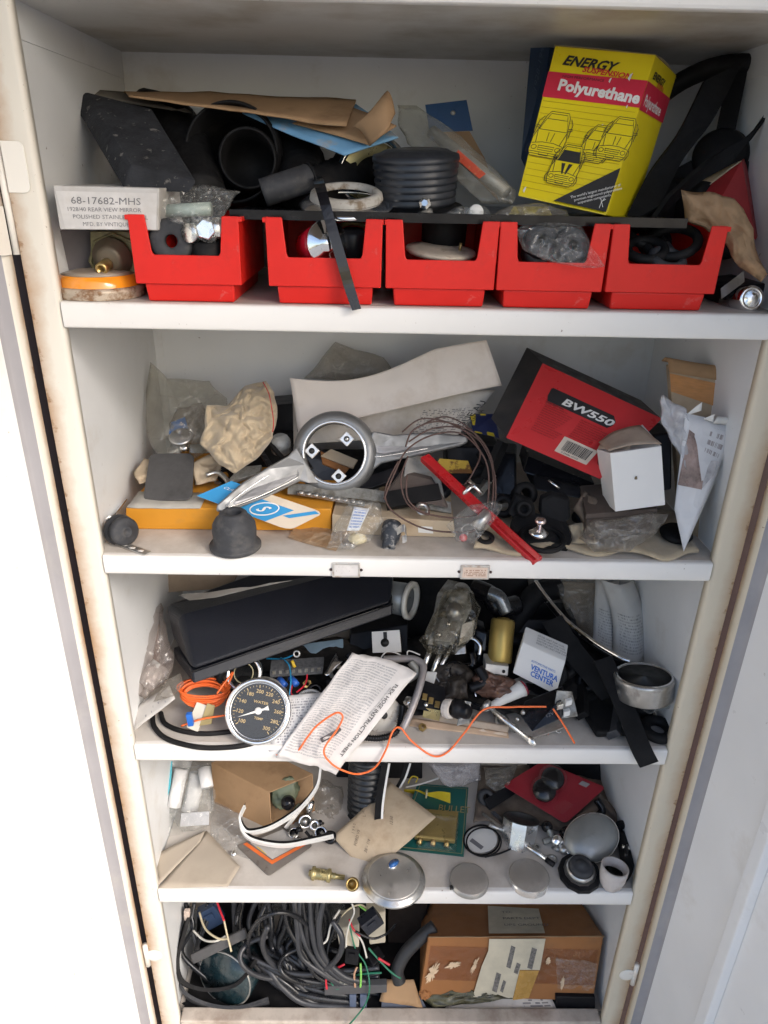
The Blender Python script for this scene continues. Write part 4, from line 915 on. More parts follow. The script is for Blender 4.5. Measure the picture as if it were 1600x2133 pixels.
# ---- rubber bell, grommet damper, perforated strip
c = PS(491, 1140, z1)
bell = thing('rubber_bell', 'dark rubber bell-shaped boot standing alone at the shelf front', 'rubber boot', c)
obj('body', lathe([(.0345, .0), (.0365, .002), (.0368, .006), (.035, .0085), (.0312, .010), (.0305, .016), (.0312, .028), (.030, .038), (.0255, .046), (.0205, .0505), (.0195, .054), (.0165, .0565), (.0125, .0565), (.0112, .052), (.009, .04), (0, .04)], c, (.0, .0, 1), 56), rubg, bell)
c = P(260, 1107, .032)
dm = thing('rubber_damper', 'grey rubber damper with a ribbed rim lying against the left side', 'damper', c)
axd = (.75, -.75, .22)
obj('body', lathe([(.0045, .006), (.0055, .009), (.0075, .009), (.009, .005), (.0165, .004), (.0205, .001), (.021, -.006), (.017, -.008), (.017, -.011), (.0225, -.013), (.0225, -.020), (.014, -.024), (0, -.024)], c, axd, 40), rubg, dm)
obj('bolt', tube([c + V(axd) * .004, c - V(axd) * .045], .006, 12, 2), steel, dm)
q = Q((238, 1140, .035), (306, 1166, .004), (312, 1158, .004), (248, 1130, .038))
for i in range(4): q[i].z = z1 + .0025
ps_ = thing('perforated_strip', 'perforated steel strip lying at the left end of the shelf edge', 'strip', q[0])
a, b = (q[0] + q[3]) / 2, (q[1] + q[2]) / 2; d = (b - a).normalized(); sx_ = d.cross(V((0, 0, 1))); L = (b - a).length
obj('strip', box((a + b) / 2, d * L * .5, sx_ * .0062, V((0, 0, .0008))), steel, ps_, bevel=.0006)
for k in range(3):
    obj('slot', lathe([(.0042, 0), (0, .00015)], a + d * L * (.25 + .26 * k) + V((0, 0, .00085)), (0, 0, 1), 16, sx=1.5, xdir=d), mat('shelf seen through slot', (.55, .53, .5), r=.6), ps_)
one('steel_bracket', 'bent bright steel bracket behind the rubber damper', 'bracket', ribbon(Q((215, 1118, .05), (212, 1085, .06), (232, 1078, .07), (258, 1045, .13)), V((.004, .004, .003)), .002), chrome)
# ---- small bags and connector at the front middle
kb = thing('envelope', 'translucent brown envelope lying flat between the bell and the clear bag', 'envelope', PS(660, 1120, z1))
obj('flap', sheet([PS(600, 1122, z1) + V((0, 0, .001)), PS(700, 1150, z1) + V((0, 0, .001)), PS(760, 1075, z1) + V((0, 0, .012)), PS(640, 1062, z1) + V((0, 0, .012))], 12, 8, .004, 40, 20), film('oily brown paper', (.52, .36, .22), .55, r=.4), kb)
sb = thing('parts_bag', 'small clear bag with cream fittings and a blue printed slip', 'plastic bag', P(735, 1100, .05))
obj('film', pil([(680, 1140, .02), (705, 1080, .05), (735, 1040, .08), (790, 1048, .08), (800, 1085, .05), (770, 1125, .025), (730, 1145, .012)], th=.014, amp=.008, sc=55, seed=21), clear, sb)
obj('fitting', blob(P(745, 1122, .03), V((.013, 0, 0)), V((0, .01, 0)), V((0, 0, .008)), .2, 1.5, 3, 3), mat('cream nylon', (.60, .52, .34), r=.5), sb)
obj('slip', sheet(Q((722, 1105, .034), (748, 1105, .034), (770, 1060, .06), (738, 1055, .06)), 6, 6, .001), printed('blue slip', (.66, .68, .72), (.1, .2, .5), 8, (.1, .1), (.9, .9), .6), sb, solid=.0003)
c = P(810, 1138, .032); 
cn = thing('plug_connector', 'black dusty plug with a bore and a bent metal tab', 'connector', c)
axp = (-.12, -.8, -.35)
obj('body', lathe([(.0032, .001), (.0035, .003), (.0085, .003), (.0098, .001), (.0105, -.010), (.0135, -.014), (.0150, -.030), (.0145, -.040), (0, -.040), (0, -.02), (.003, -.02), (.0032, .001)], c, axp, 28), mat('dusty blue black', (.035, .042, .055), r=.6, var=.3, dirt=(.28, .28, .28), da=(.5, .62), dsc=70), cn)
obj('tab', ribbon(Q((826, 1108, .045), (842, 1100, .045), (846, 1120, .04), (838, 1124, .038)), V((.0, .004, .004)), .0012), steel, cn)
# ---- long thin metal parts in the middle
one('steel_channel', 'long dull steel channel lying across the middle behind the clear bag', 'channel', ribbon(Q((600, 1018, .13), (760, 1030, .12), (940, 1058, .10)), V((.0, .007, .006)), .003), zinc)
rk = thing('toothed_rack', 'oily toothed strip lying in front of the steel channel', 'toothed strip', P(690, 1040, .11))
a, b = P(620, 1026, .118), P(760, 1050, .098)
obj('strip', box((a + b) / 2, (b - a) * .5, V((0, .004, 0)), V((0, 0, .0022))), steel, rk)
for k in range(9): obj('tooth', lathe([(.0045, 0), (.0045, .003), (.002, .004)], a.lerp(b, .06 + .11 * k) + V((0, -.002, .001)), (0, -.3, 1), 10), steel, rk)
one('leather_wedge', 'triangular grey-brown leather piece standing inside the wire coil', 'leather piece', poly(Q((805, 1030, .10), (838, 985, .14), (900, 1000, .13), (935, 1060, .09), (870, 1045, .095)), V((0, .012, .002))), mat('brown grey leather', (.10, .08, .07), r=.7, var=.25, bump=.4), bevel=.002)
hp = thing('shell_plate', 'half-round chalky shell plate leaning inside the wire coil', 'plate', P(880, 985, .15))
obj('shell', sheet(Q((840, 1005, .13), (925, 1040, .11), (905, 965, .15), (850, 945, .17)), 10, 10, .003, 40, 22, fn=lambda u, v: V((0, .02 * sin(pi * u), .008 * sin(pi * v)))), mat('chalky grey shell', (.33, .32, .30), r=.8, var=.2, bump=.4, dirt=(.2, .17, .13), da=(.45, .7), dsc=40), hp, solid=.002)
# ---- brown wire coil
wm = mat('brown insulated wire', (.095, .052, .042), r=.5, var=.15, sc=60)
wc = thing('wire_coil', 'coil of thin brown wire hanging loosely in front of the hub spoke', 'wire coil', P(920, 980, .1))
loops = [[(838, 900, .12), (880, 872, .14), (945, 885, .14), (1010, 930, .12), (1028, 1000, .09), (1020, 1070, .06), (990, 1103, .045), (930, 1108, .04), (870, 1096, .045), (815, 1062, .06), (803, 1020, .08), (830, 960, .10)],
         [(845, 930, .11), (862, 895, .125), (915, 878, .135), (985, 900, .13), (1022, 950, .11), (1028, 1010, .09), (1015, 1060, .07), (960, 1078, .06), (890, 1070, .06), (850, 1040, .07), (848, 990, .09)],
         [(852, 920, .12), (900, 893, .135), (960, 893, .135), (1000, 940, .12), (985, 985, .10), (968, 1010, .095)],
         [(800, 1040, .07), (822, 985, .09), (850, 935, .11), (905, 905, .125), (965, 905, .125), (1012, 960, .10), (1018, 1030, .08), (1008, 1060, .07)],
         [(850, 950, .11), (835, 1000, .09), (850, 1050, .07), (890, 1072, .06), (893, 1062, .065)],
         [(870, 890, .13), (930, 868, .145), (990, 905, .13), (1030, 985, .095), (1024, 1075, .06), (975, 1112, .042)]]
for l in loops: obj('wire', wire(l, .0013), wm, wc)
obj('bullet_terminal', tube(Q((976, 1000, .095), (1003, 1028, .082)), .0032, 12, 2), bolt_m, wc)
# ---- red lever
lv = thing('red_lever', 'long red pressed-steel lever lying through the wire coil to the shelf edge', 'lever', P(1000, 1060, .06))
redpaint = mat('red lever enamel', (.46, .014, .018), r=.3, var=.1, bump=.05, dirt=(.25, .01, .01), da=(.55, .85), dsc=20)
top = [P(876, 952, .135), P(893, 944, .14), P(1016, 1058, .066), P(1131, 1160, .001), P(1112, 1170, -.004), P(1000, 1068, .058)]
obj('arm', poly(top, V((0, .004, -.009))), redpaint, lv, bevel=.0012)
a, b = P(1010, 1066, .056), P(1122, 1166, -.006)
obj('side_flange', hexa([a, b, b + V((0, -.002, .009)), a + V((0, -.002, .010))], V((-.0015, -.0015, 0))), redpaint, lv)
obj('pivot', tube(Q((965, 1030, .085), (985, 1010, .09)), .004, 10, 2), chrome, lv)
one('rusty_label', 'yellow label eaten by rust under the red lever', 'label', slab_n(Q((905, 985, .15), (985, 985, .15), (975, 960, .17), (915, 955, .17)), .002), mat('rust eaten yellow', (.60, .40, .06), r=.6, dirt=(.16, .07, .02), da=(.48, .54), dsc=40))
stk = thing('warning_card', 'small card with yellow and blue diagonal stripes beside the red box', 'card', P(1010, 885, .24))
q = Q((985, 900, .23), (1040, 912, .22), (1030, 862, .25), (978, 862, .26))
obj('card', slab_n(q, .001), mat('navy card', (.015, .025, .10), r=.4), stk)
ywm = mat('yellow stripe', (.65, .50, .03), r=.4, bump=0)
for k in range(2): fpatch(stk, 'stripe', q, [(.08 + .48 * k, 0), (.36 + .48 * k, 0), (.22 + .42 * k, 1), (.0 + .42 * k, 1)], ywm)
# ---- red box BW550
q = plan(Q((1055, 912, .13), (1250, 998, .085), (1379, 872, .155), (1131, 757, .215)))
tl_ = P(1097, 723, .27) - q[3]
rbx = thing('red_box', 'red and black box lettered BW550 tilted against the back', 'box', q[0])
redbox = mat('red box print', (.60, .035, .040), r=.34, var=.05, sc=8, bump=.04, dirt=(.48, .03, .035), da=(.5, .85), dsc=8, spec=.45)
blackbox = mat('black box card', (.022, .022, .024), r=.45, var=.2, dirt=(.06, .055, .05), da=(.55, .85))
obj('body', hexa([p + tl_ * .02 for p in q], tl_ * .98), blackbox, rbx, bevel=.001)
obj('front_face', hexa(q, tl_ * .0195), redbox, rbx)
pp = [(.155, .66), (.175, .60), (.72, .60), (.745, .65), (.745, .715), (.70, .775), (.165, .775), (.155, .755)]
fpatch(rbx, 'name_panel', q, pp, blackbox, .0006)
ftext(rbx, 'BW550', q, .285, .635, .09, ink_w, off=.0010, bold=.03, sx=1.25, shear=.15)
for i in range(13):
    for (u0, n_) in ((.17, 'MODEL BW550 SPARE PARTS KIT WITH'), (.50, 'SEE INSTRUCTION LEAFLET INSIDE')):
        if u0 > .4 and i > 8: continue
        ftext(rbx, n_[(i * 5) % 9:][:20 + (i * 7) % 8], q, u0, .55 - i * .029, .016, mat('dark red ink', (.16, .01, .01), r=.5, bump=0), off=.0008, sx=.9)
ftext(rbx, 'DESCRIPTION', q, .17, .575, .02, ink, off=.0009, bold=.02)
fpatch(rbx, 'barcode_label', q, [(.47, .085), (.80, .085), (.80, .295), (.47, .295)], mat('cream sticker', (.68, .58, .48), r=.6), .0007)
rnd = random.Random(4); u_ = .515
g = []
while u_ < .76:
    w_ = rnd.choice((.004, .006, .009)); o_ = on(q, .0011)
    g.append(([o_(u_, .13), o_(u_ + w_, .13), o_(u_ + w_, .265), o_(u_, .265)], [(0, 1, 2, 3)], None, False)); u_ += w_ + rnd.choice((.004, .006))
bc_ = obj('barcode', g, ink, rbx); bc_['kind'] = 'stuff'
ftext(rbx, '0 29486 05550', q, .53, .095, .022, ink, off=.0011)
obj('seal', lathe([(.0075, 0), (0, .0002)], on(q, .0008)(.90, .19), quadn(q), 24), mat('dark seal print', (.20, .012, .015), r=.5), rbx)
# ---- white box
q = Q((1282, 1066, .030), (1386, 1052, .030), (1378, 929, .055), (1271, 944, .055))
wl_ = [P(1257, 1046, .065) - q[0]] * 1
wb_ = thing('white_box', 'small white carton with loose brown top flaps in front of the red box', 'box', q[0])
t0 = P(1257, 1044, .085) - q[0]; t1 = P(1243, 936, .105) - q[3]
whb = mat('white carton board', (.74, .73, .71), r=.55, var=.03, sc=8, bump=.06, bsc=90, dirt=(.60, .55, .48), da=(.62, .9), dsc=12, spec=.35)
obj('body', hexa(q, [t0, V((.0, .07, .01)) + t0 * .2, V((.0, .07, .008)) + t1 * .2, t1]), whb, wb_, bevel=.0008)
obj('top_flap', sheet([q[3] + V((-.001, .002, .002)), q[2] + V((0, .002, .002)), q[2] + V((-.014, .055, .012)), q[3] + t1 + V((.006, .014, .006))], 8, 6, .002, 30, 23, fn=lambda u, v: V((0, 0, .006 * sin(pi * u)))), mat('worn grey brown board', (.42, .33, .26), r=.8, dirt=(.25, .17, .12), da=(.5, .7)), wb_, solid=.0012)
obj('tuck_flap', sheet([q[3] + t1 + V((.0, -.004, .003)), q[3] + V((.03, .01, .003)), q[3] + V((.05, .05, .014)), q[3] + t1 + V((.015, .02, .012))], 5, 5, .001), mat('worn grey brown board', (.42, .33, .26)), wb_, solid=.0012)
obj('stain', blob(on(q, .0004)(.46, .52), V((.0022, 0, 0)), V((0, .0003, 0)), V((0, 0, .0035)), .5, 2, 8, 2), mat('brown stain', (.16, .12, .07), r=.7), wb_)
# dark carton under it, in a bag
q = Q((1216, 1128, .035), (1352, 1112, .035), (1362, 1070, .04), (1222, 1082, .04))
db = thing('brown_pad_box', 'dark brown bagged pad box under the small white carton', 'box', q[0])
obj('body', hexa(q, V((.01, .075, .012))), mat('dark brown board', (.075, .055, .045), r=.65, var=.2), db, bevel=.002)
obj('lid', hexa([q[3] + V((-.002, -.001, .0004)), q[2] + V((.004, -.001, .0004)), q[2] + V((.004, 0, .008)), q[3] + V((-.002, 0, .008))], V((.01, .078, .012))), mat('dark brown board', (.075, .055, .045)), db, bevel=.001)
obj('film', pil([(1205, 1120, .02), (1230, 1085, .035), (1360, 1068, .03), (1395, 1070, .04), (1370, 1110, .02), (1310, 1150, .006), (1240, 1150, .008)], th=.018, amp=.008, sc=45, seed=24), dusty, db)
# ---- brochures and brown envelope against the right side
gl = printed('glossy brochure', (.66, .66, .68), (.22, .18, .18), 14, (.55, .72), (.9, .93), .5, r=.3)
br = thing('brochure', 'stack of white brochures in a torn plastic sleeve leaning on the right side', 'brochure', P(1470, 1000, .06))
q = Q((1418, 1148, .020), (1440, 1130, .035), (1536, 882, .085), (1426, 858, .060))
obj('front_page', sheet(Q((1405, 1060, .045), (1424, 1149, .020), (1536, 884, .080), (1428, 860, .075)), 10, 10, .001, 20, 2), gl, br, solid=.0008)
obj('pages', poly(Q((1424, 1150, .022), (1420, 1100, .045), (1445, 900, .09), (1440, 870, .09), (1537, 886, .084), (1500, 980, .07)), V((.006, .010, 0))), whitep, br)
obj('photo_print', slab_n(Q((1412, 1010, .050), (1462, 1020, .048), (1476, 925, .070), (1436, 895, .070)), .0004), mat('dim photo print', (.30, .22, .20), r=.3, var=.6, sc=40), br)
obj('photo_print', slab_n(Q((1462, 1018, .046), (1486, 990, .050), (1496, 960, .058), (1478, 960, .062)), .0004), mat('grey print', (.42, .40, .40), r=.4, var=.3, sc=90), br)
obj('torn_sleeve', pil([(1372, 838, .10), (1380, 822, .10), (1400, 835, .095), (1430, 850, .08), (1440, 900, .07), (1430, 980, .055), (1405, 930, .07), (1378, 880, .09)], th=.006, amp=.006, sc=60, seed=25), film('milky sleeve', (.85, .85, .88), .45), br)
for (a, b, c2) in (((1425, 868, .075), (1450, 845, .075), (1460, 855, .074)), ((1465, 872, .072), (1484, 864, .072), (1486, 880, .070))):
    obj('torn_tab', sheet(Q(a, c2, (c2[0] + 2, c2[1] - 18, c2[2]), (b[0], b[1], b[2])), 5, 5, .002, 60), whitep, br, solid=.0004)
obj('curled_page', sheet(Q((1485, 882, .072), (1535, 886, .080), (1538, 872, .088), (1490, 868, .085)), 8, 6, .0, fn=lambda u, v: V((0, -.006 * sin(pi * v), .006 * sin(pi * v)))), whitep, br, solid=.0004)
ev = thing('brown_envelope', 'brown padded carton with an orange printed band behind the brochures', 'box', P(1470, 900, .14))
q = Q((1420, 1120, .10), (1500, 1130, .06), (1543, 800, .12), (1394, 772, .17))
obj('body', hexa(q, V((.004, .028, .004))), mat('tan carton board', (.40, .31, .21), r=.75, dirt=(.28, .2, .13), da=(.5, .8)), ev, bevel=.002)
fpatch(ev, 'orange_band', q, [(.01, .88), (.99, .82), (.99, .975), (.01, .985)], mat('orange band print', (.46, .20, .05), r=.5, var=.15, sc=60, stretch=(1, 1, 6)), .0008)
obj('open_flap', sheet(Q((1394, 775, .168), (1543, 800, .118), (1520, 775, .145), (1378, 752, .19)), 10, 6, .002, 20, 26, fn=lambda u, v: V((0, 0, .012 * sin(pi * v)))), kraft, ev, solid=.0015)
obj('blue_tab', slab_n(Q((1536, 818, .112), (1546, 820, .112), (1546, 796, .114), (1537, 795, .114)), .001), mat('blue tab', (.02, .16, .36), r=.5), ev)
one('black_case', 'flat black case between the brochures and the right side panel', 'case', hexa(Q((1480, 1130, .07), (1505, 1130, .05), (1555, 800, .12), (1540, 800, .14)), V((.004, .02, 0))), plast, bevel=.002)
# ---- rubber mounts, knob, cloth
zc_ = z1 + .006
one('shop_towel', 'tan cotton towel spread under the parts at the right end', 'towel', [sheet([PS(985, 1150, z1), PS(1460, 1164, z1), PS(1400, 1075, z1) + V((0, 0, .004)), PS(1010, 1070, z1) + V((0, 0, .004))], 44, 12, .004, 26, 27, fn=lambda u, v: V((0, .008 * sin(u * 21) * (1 - v) - .006 * sin(u * 9 + 1) * (1 - v), .006 + .005 * sin(u * 17 + 2) * (1 - v))))], cloth, solid=.005)
c = P(1140, 1095, .055)
rm = thing('rubber_mount', 'black rubber engine mount with two raised ears behind the chrome knob', 'rubber mount', c)
obj('base', poly(Q((1062, 1090, .06), (1085, 1125, .035), (1185, 1138, .03), (1192, 1118, .04), (1180, 1078, .07), (1075, 1060, .085)), V((0, .0, -.010))), rub, rm, bevel=.003)
obj('ear', poly(Q((1058, 1070, .075), (1080, 1090, .07), (1120, 1085, .07), (1112, 1045, .085), (1075, 1032, .09)), V((0, .016, 0))), rub, rm, bevel=.004)
obj('ear', poly(Q((1125, 1075, .075), (1172, 1095, .06), (1190, 1080, .065), (1188, 1038, .085), (1150, 1030, .09), (1128, 1040, .085)), V((0, .018, 0))), rub, rm, bevel=.004)
obj('eye', ring(P(1092, 1060, .07), .009, .004, (0, -1, .4), 24, 8), rub, rm)
c = P(1121, 1112, .032)
kn = thing('chrome_pull', 'small chrome pull knob standing in front of the black rubber mount', 'knob', c)
obj('base', lathe([(.0130, 0), (.0145, .002), (.0140, .005), (.009, .007), (.0065, .009)], c, (.02, -.15, 1), 32), chrome, kn)
obj('stem', lathe([(.0045, .009), (.004, .017), (.006, .019), (.0085, .021), (.0085, .024), (.0055, .027), (0, .0275)], c, (.02, -.15, 1), 28), mat('rosy chrome', (.75, .62, .60), r=.15, m=1, bump=.02), kn)
one('rubber_seal', 'flat black rubber ring under the chrome knob', 'seal', ring(P(1130, 1122, .03), .03, .004, (0, -.15, 1), 36, 8), rub)
gb2 = thing('bulb_bag', 'clear bag with a red-tipped part lying on the towel by the red lever', 'plastic bag', P(985, 1090, .04))
obj('film', pil([(932, 1095, .04), (970, 1055, .06), (1030, 1042, .06), (1048, 1052, .05), (1020, 1095, .03), (985, 1136, .01), (950, 1128, .015)], th=.014, amp=.007, sc=55, seed=28), clear, gb2)
obj('bulb', blob(P(965, 1120, .025), V((.006, 0, 0)), V((0, .006, 0)), V((0, 0, .006)), .1, 1, 2, 2), mat('pinkish red lens', (.5, .12, .12), r=.2), gb2)
obj('grey_part', tube(Q((990, 1100, .04), (1020, 1065, .055)), .009, 14, 2), steel, gb2)
# dark plastic heap behind the lever
dark = [('black_housing', 'black plastic housing with a square window under the red box', 'housing', hexa(Q((1030, 1030, .17), (1075, 1035, .16), (1075, 945, .2), (1030, 940, .21)), V((.01, .05, 0))), gloss, .003),
        ('black_housing', 'wide flat black housing below the red box, edge on', 'housing', hexa(Q((1090, 985, .15), (1230, 1030, .11), (1240, 1008, .13), (1100, 950, .17)), V((.0, .05, .01))), gloss, .003),
        ('black_cover', 'black lid with a bright slit below the red box', 'lid', hexa(Q((1110, 1020, .12), (1210, 1040, .10), (1215, 1020, .11), (1115, 990, .14)), V((.0, .06, .0))), plast, .003),
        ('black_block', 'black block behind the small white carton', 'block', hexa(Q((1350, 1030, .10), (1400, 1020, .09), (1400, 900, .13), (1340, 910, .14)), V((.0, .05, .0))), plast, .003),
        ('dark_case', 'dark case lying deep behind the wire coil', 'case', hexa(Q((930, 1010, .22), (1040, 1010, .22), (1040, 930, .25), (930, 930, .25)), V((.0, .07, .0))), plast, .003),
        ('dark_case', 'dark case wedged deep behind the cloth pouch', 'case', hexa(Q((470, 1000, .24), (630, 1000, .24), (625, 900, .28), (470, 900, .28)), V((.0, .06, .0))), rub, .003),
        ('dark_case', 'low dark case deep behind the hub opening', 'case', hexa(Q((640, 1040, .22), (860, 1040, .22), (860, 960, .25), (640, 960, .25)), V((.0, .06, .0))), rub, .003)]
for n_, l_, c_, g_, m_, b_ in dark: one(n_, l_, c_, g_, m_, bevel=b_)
one('dirty_rag', 'grimy brown rag tucked beside the rubber mount', 'rag', pil([(1190, 1060, .08), (1220, 1020, .1), (1255, 1050, .08), (1270, 1110, .05), (1230, 1100, .05)], th=.012, amp=.012, sc=40, seed=29), mat('grimy rag', (.16, .12, .09), r=.9, bump=.4, bsc=500))
one('dirty_rag', 'tan folded rag under the right side of the rubber mount', 'rag', pil([(1185, 1095, .06), (1235, 1085, .07), (1262, 1100, .06), (1240, 1135, .03), (1190, 1130, .035)], th=.010, amp=.010, sc=40, seed=30), cloth)
one('trim_clip', 'tiny bright metal clip on the black lid', 'clip', tube(Q((1142, 1000, .118), (1166, 1018, .108)), .002, 8, 2), chrome)
one('rubber_disc', 'black rubber disc at the foot of the brochures', 'disc', lathe([(.022, 0), (.024, .004), (.020, .009), (0, .009)], PS(1420, 1150, z1) + V((0, .03, .012)), (0, -.2, 1), 28), rub)
# ================================================================ third shelf
z2 = SZ[2]
# ---- black padded box
q = Q((402, 1424, .055), (816, 1278, .20), (816, 1200, .26), (376, 1280, .15))
pad = thing('armrest_console', 'long black grained padded box lying slantwise across the upper left', 'padded box', P(560, 1350, .15))
grain = mat('black grained vinyl', (.006, .0075, .013), r=.34, var=.12, sc=9, bump=.6, bsc=420, spec=.38, rv=.05, stretch=(1, 1, 1.5))
e0 = P(341, 1258, .20) - P(376, 1280, .15)          # receding edge at the top of the end face
eb = P(362, 1371, .14) - P(402, 1424, .055)
tl0, tr0 = P(376, 1281, .150), P(818, 1165, .285)
bl0, br0 = P(399, 1400, .075), P(818, 1258, .215)
dn = -quadn([bl0, br0, tr0, tl0])
obj('body', hexa([bl0, br0, tr0, tl0], [eb + V((0, .01, .01)), V((.0, .11, .02)), V((-.02, .10, .02)), e0]), grain, pad, bevel=.010, seg=4)
bl1, br1 = P(403, 1425, .066), P(818, 1281, .208)
obj('lower_band', hexa([bl1, br1, br0 + V((0, .003, -.001)), bl0 + V((0, .003, -.001))], [eb, V((.0, .10, .0)), V((.0, .10, .0)), eb]), grain, pad, bevel=.003)
obj('seam_piping', tube([bl0 + V((0, -.0005, .0005)), br0 + V((0, -.0005, .0005))], .0016, 8, 12), gloss, pad)
fl_ = thing('paper_sleeve', 'creased translucent sleeve lying on top of the black padded box', 'paper', P(500, 1240, .22))
obj('sleeve', sheet(Q((395, 1252, .185), (520, 1232, .225), (665, 1203, .25), (372, 1240, .20)), 14, 6, .003, 30, 31), film('greasy paper', (.55, .51, .46), .55, r=.35), fl_)
one('brown_carton', 'brown carton edge under the second shelf, behind the padded box', 'box', hexa(Q((318, 1236, .30), (480, 1226, .30), (500, 1190, .31), (322, 1190, .31)), V((0, .05, 0))), mat('dull brown carton', (.30, .23, .16), r=.8), bevel=.001)
# ---- bags down the left side
lb2 = thing('plastic_bag', 'crinkled brownish plastic bag squeezed between the padded box and the left side', 'plastic bag', P(300, 1350, .15))
obj('film', pil([(262, 1290, .24), (300, 1262, .26), (338, 1258, .24), (345, 1310, .18), (365, 1370, .13), (350, 1420, .10), (300, 1455, .07), (275, 1440, .10), (262, 1370, .17)], th=.028, amp=.012, sc=34, seed=32), film('brownish film', (.66, .58, .54), .14, bsc=30), lb2)
obj('bottle', tube(Q((300, 1430, .10), (335, 1385, .13)), .018, 20, 3), film('cloudy bottle', (.62, .60, .58), .5), lb2)
obj('brown_sheet', slab_n(Q((290, 1400, .16), (330, 1395, .15), (330, 1275, .24), (292, 1285, .24)), .004), mat('pinkish brown', (.34, .24, .20), r=.8), lb2)
tg = thing('blister_tag', 'white card tag with a clear blister in the left front corner', 'tag', P(320, 1460, .05))
obj('card', sheet(Q((278, 1524, .035), (365, 1455, .06), (352, 1425, .09), (275, 1480, .07)), 8, 5, .002, 30, 33), printed('worn tag', (.52, .50, .48), (.2, .2, .22), 5, (.1, .1), (.8, .7), .4), tg, solid=.0006)
obj('blister', pil([(318, 1462, .06), (345, 1415, .09), (378, 1402, .10), (385, 1425, .08), (362, 1450, .06)], th=.014, amp=.004, seed=34), dusty, tg)
# ---- cables and wires at the front
one('black_cable', 'outer black cable looping round the orange coil at the left front', 'cable', tube([S(x, y, z2 + .0046) for x, y in ((318, 1490), (322, 1515), (350, 1540), (410, 1556), (470, 1557), (520, 1550), (552, 1535))], .0042, 12, 8), rub)
one('black_cable', 'inner black cable looping round the orange coil at the left front', 'cable', tube([S(x, y, z2 + .0044) for x, y in ((335, 1485), (345, 1508), (385, 1524), (440, 1528), (520, 1518))], .0040, 12, 8), rub)
owm = mat('orange wire insulation', (.85, .16, .035), r=.38, var=.06, sc=40, bump=0)
oc = thing('wire_coil', 'coil of orange wire with a cream winder at the left front', 'wire coil', P(425, 1450, .06))
rnd = random.Random(7)
for i in range(11):
    k = i / 10; cx, cy = 425 + rnd.uniform(-3, 3), 1432 + 24 * k * rnd.uniform(.6, 1.3); a_, b_ = 54 - 12 * k + rnd.uniform(-3, 3), 18 + 8 * rnd.random()
    obj('strand', tube([P(cx + a_ * cos(t), cy + b_ * sin(t), .085 - .020 * sin(t) - .012 * k) for t in [2 * pi * j / 14 for j in range(14)]], .0016, 6, 4, True), owm, oc)
obj('tail', wire([(452, 1445, .06), (485, 1400, .09), (476, 1425, .07)], .0016), owm, oc)
obj('tail', wire([(378, 1512, .03), (420, 1498, .033), (470, 1490, .036)], .0016), owm, oc)
q = Q((388, 1515, .028), (412, 1525, .024), (432, 1470, .05), (410, 1462, .055))
obj('winder', slab_n(q, .004), mat('cream plastic', (.60, .56, .48), r=.5), oc, bevel=.0008)
obj('olive_clip', slab_n(Q((415, 1512, .03), (440, 1508, .032), (448, 1470, .05), (432, 1465, .05)), .003), mat('olive plastic', (.30, .24, .10), r=.4), oc)
obj('blue_clip', box(P(396, 1498, .026), V((.0045, 0, .001)), V((0, .004, 0)), V((-.001, 0, .012))), mat('blue clip', (.02, .14, .55), r=.4), oc, bevel=.001)
lw_pts = [(545, 1540, .02), (562, 1562, .006), (585, 1574, -.001), (615, 1570, -.003), (640, 1536, -.004), (662, 1510, .002), (700, 1485, .008), (714, 1494, .004), (702, 1520, -.006), (675, 1562, -.022), (690, 1590, -.028), (720, 1607, -.026), (750, 1612, -.008), (782, 1598, -.008), (804, 1562, -.006), (818, 1524, .010), (834, 1516, .014), (858, 1544, .004), (900, 1574, -.003), (932, 1567, -.003), (968, 1526, .010), (1008, 1478, .030), (1060, 1473, .036), (1100, 1472, .036), (1138, 1472, .036)]
one('orange_wire', 'long orange wire waving along and over the third shelf edge', 'wire', wire(lw_pts, .0016, 8, 8), owm)
one('orange_wire', 'short straight orange wire end beside the black switch', 'wire', wire([(1152, 1476, .03), (1172, 1506, .015), (1197, 1548, .004)], .0016, 8), owm)
# ---- water temperature gauge
c = P(538, 1481, .030); axg = ((CAM - c).normalized() + V((-.05, 0, -.10))).normalized()
gx = V((1, 0, .04)); gx = (gx - axg * gx.dot(axg)).normalized(); gy = axg.cross(gx)
gx, gy = gx * cos(.24) - gy * sin(.24), gx * sin(.24) + gy * cos(.24)
ga = thing('water_gauge', 'round water temperature gauge with a chrome bezel and white needle', 'gauge', c)
obj('bezel', lathe([(.0445, .001), (.0455, .0045), (.0485, .0065), (.0515, .0055), (.0530, .002), (.0530, -.006), (.0505, -.008), (.050, -.012), (.0435, -.012), (.0435, .001), (.0445, .001)], c, axg, 64, cap=False), chrome, ga)
obj('can', lathe([(.0475, -.0125), (.0478, -.050), (.044, -.062), (.020, -.066), (0, -.066)], c, (axg + V((-.10, 0, -.12))).normalized(), 48), mat('greyed plated can', (.44, .42, .38), r=.5, m=.35, var=.1), ga)
dial = obj('dial', lathe([(.0434, -.0035), (0, -.0035)], c, axg, 48, cap=False), mat('black dial', (.018, .020, .022), r=.5, bump=0), ga)
tanink = mat('tan dial figures', (.50, .37, .17), r=.6, bump=0)
gp = lambda a, r, h=-.0030: c + axg * h + (gx * cos(a) + gy * sin(a)) * r
A0, A1 = radians(222), radians(-52)
nums = ['100', '120', '140', '160', '180', '200', '220', '240', '260', '280']
nums = ['100', '', '140', '', '180', '200', '220', '240', '260', '280']
for i, tx in enumerate(['100', '120', '140', '180', '200', '220', '240', '260', '280', '300']):
    a = A0 + (A1 - A0) * i / 9
    p = gp(a, .0305)
    letters(ga, tx, p - gx * .0055 - gy * .0026, gx, gy, .0082, tanink, 'numeral', 0, .01)
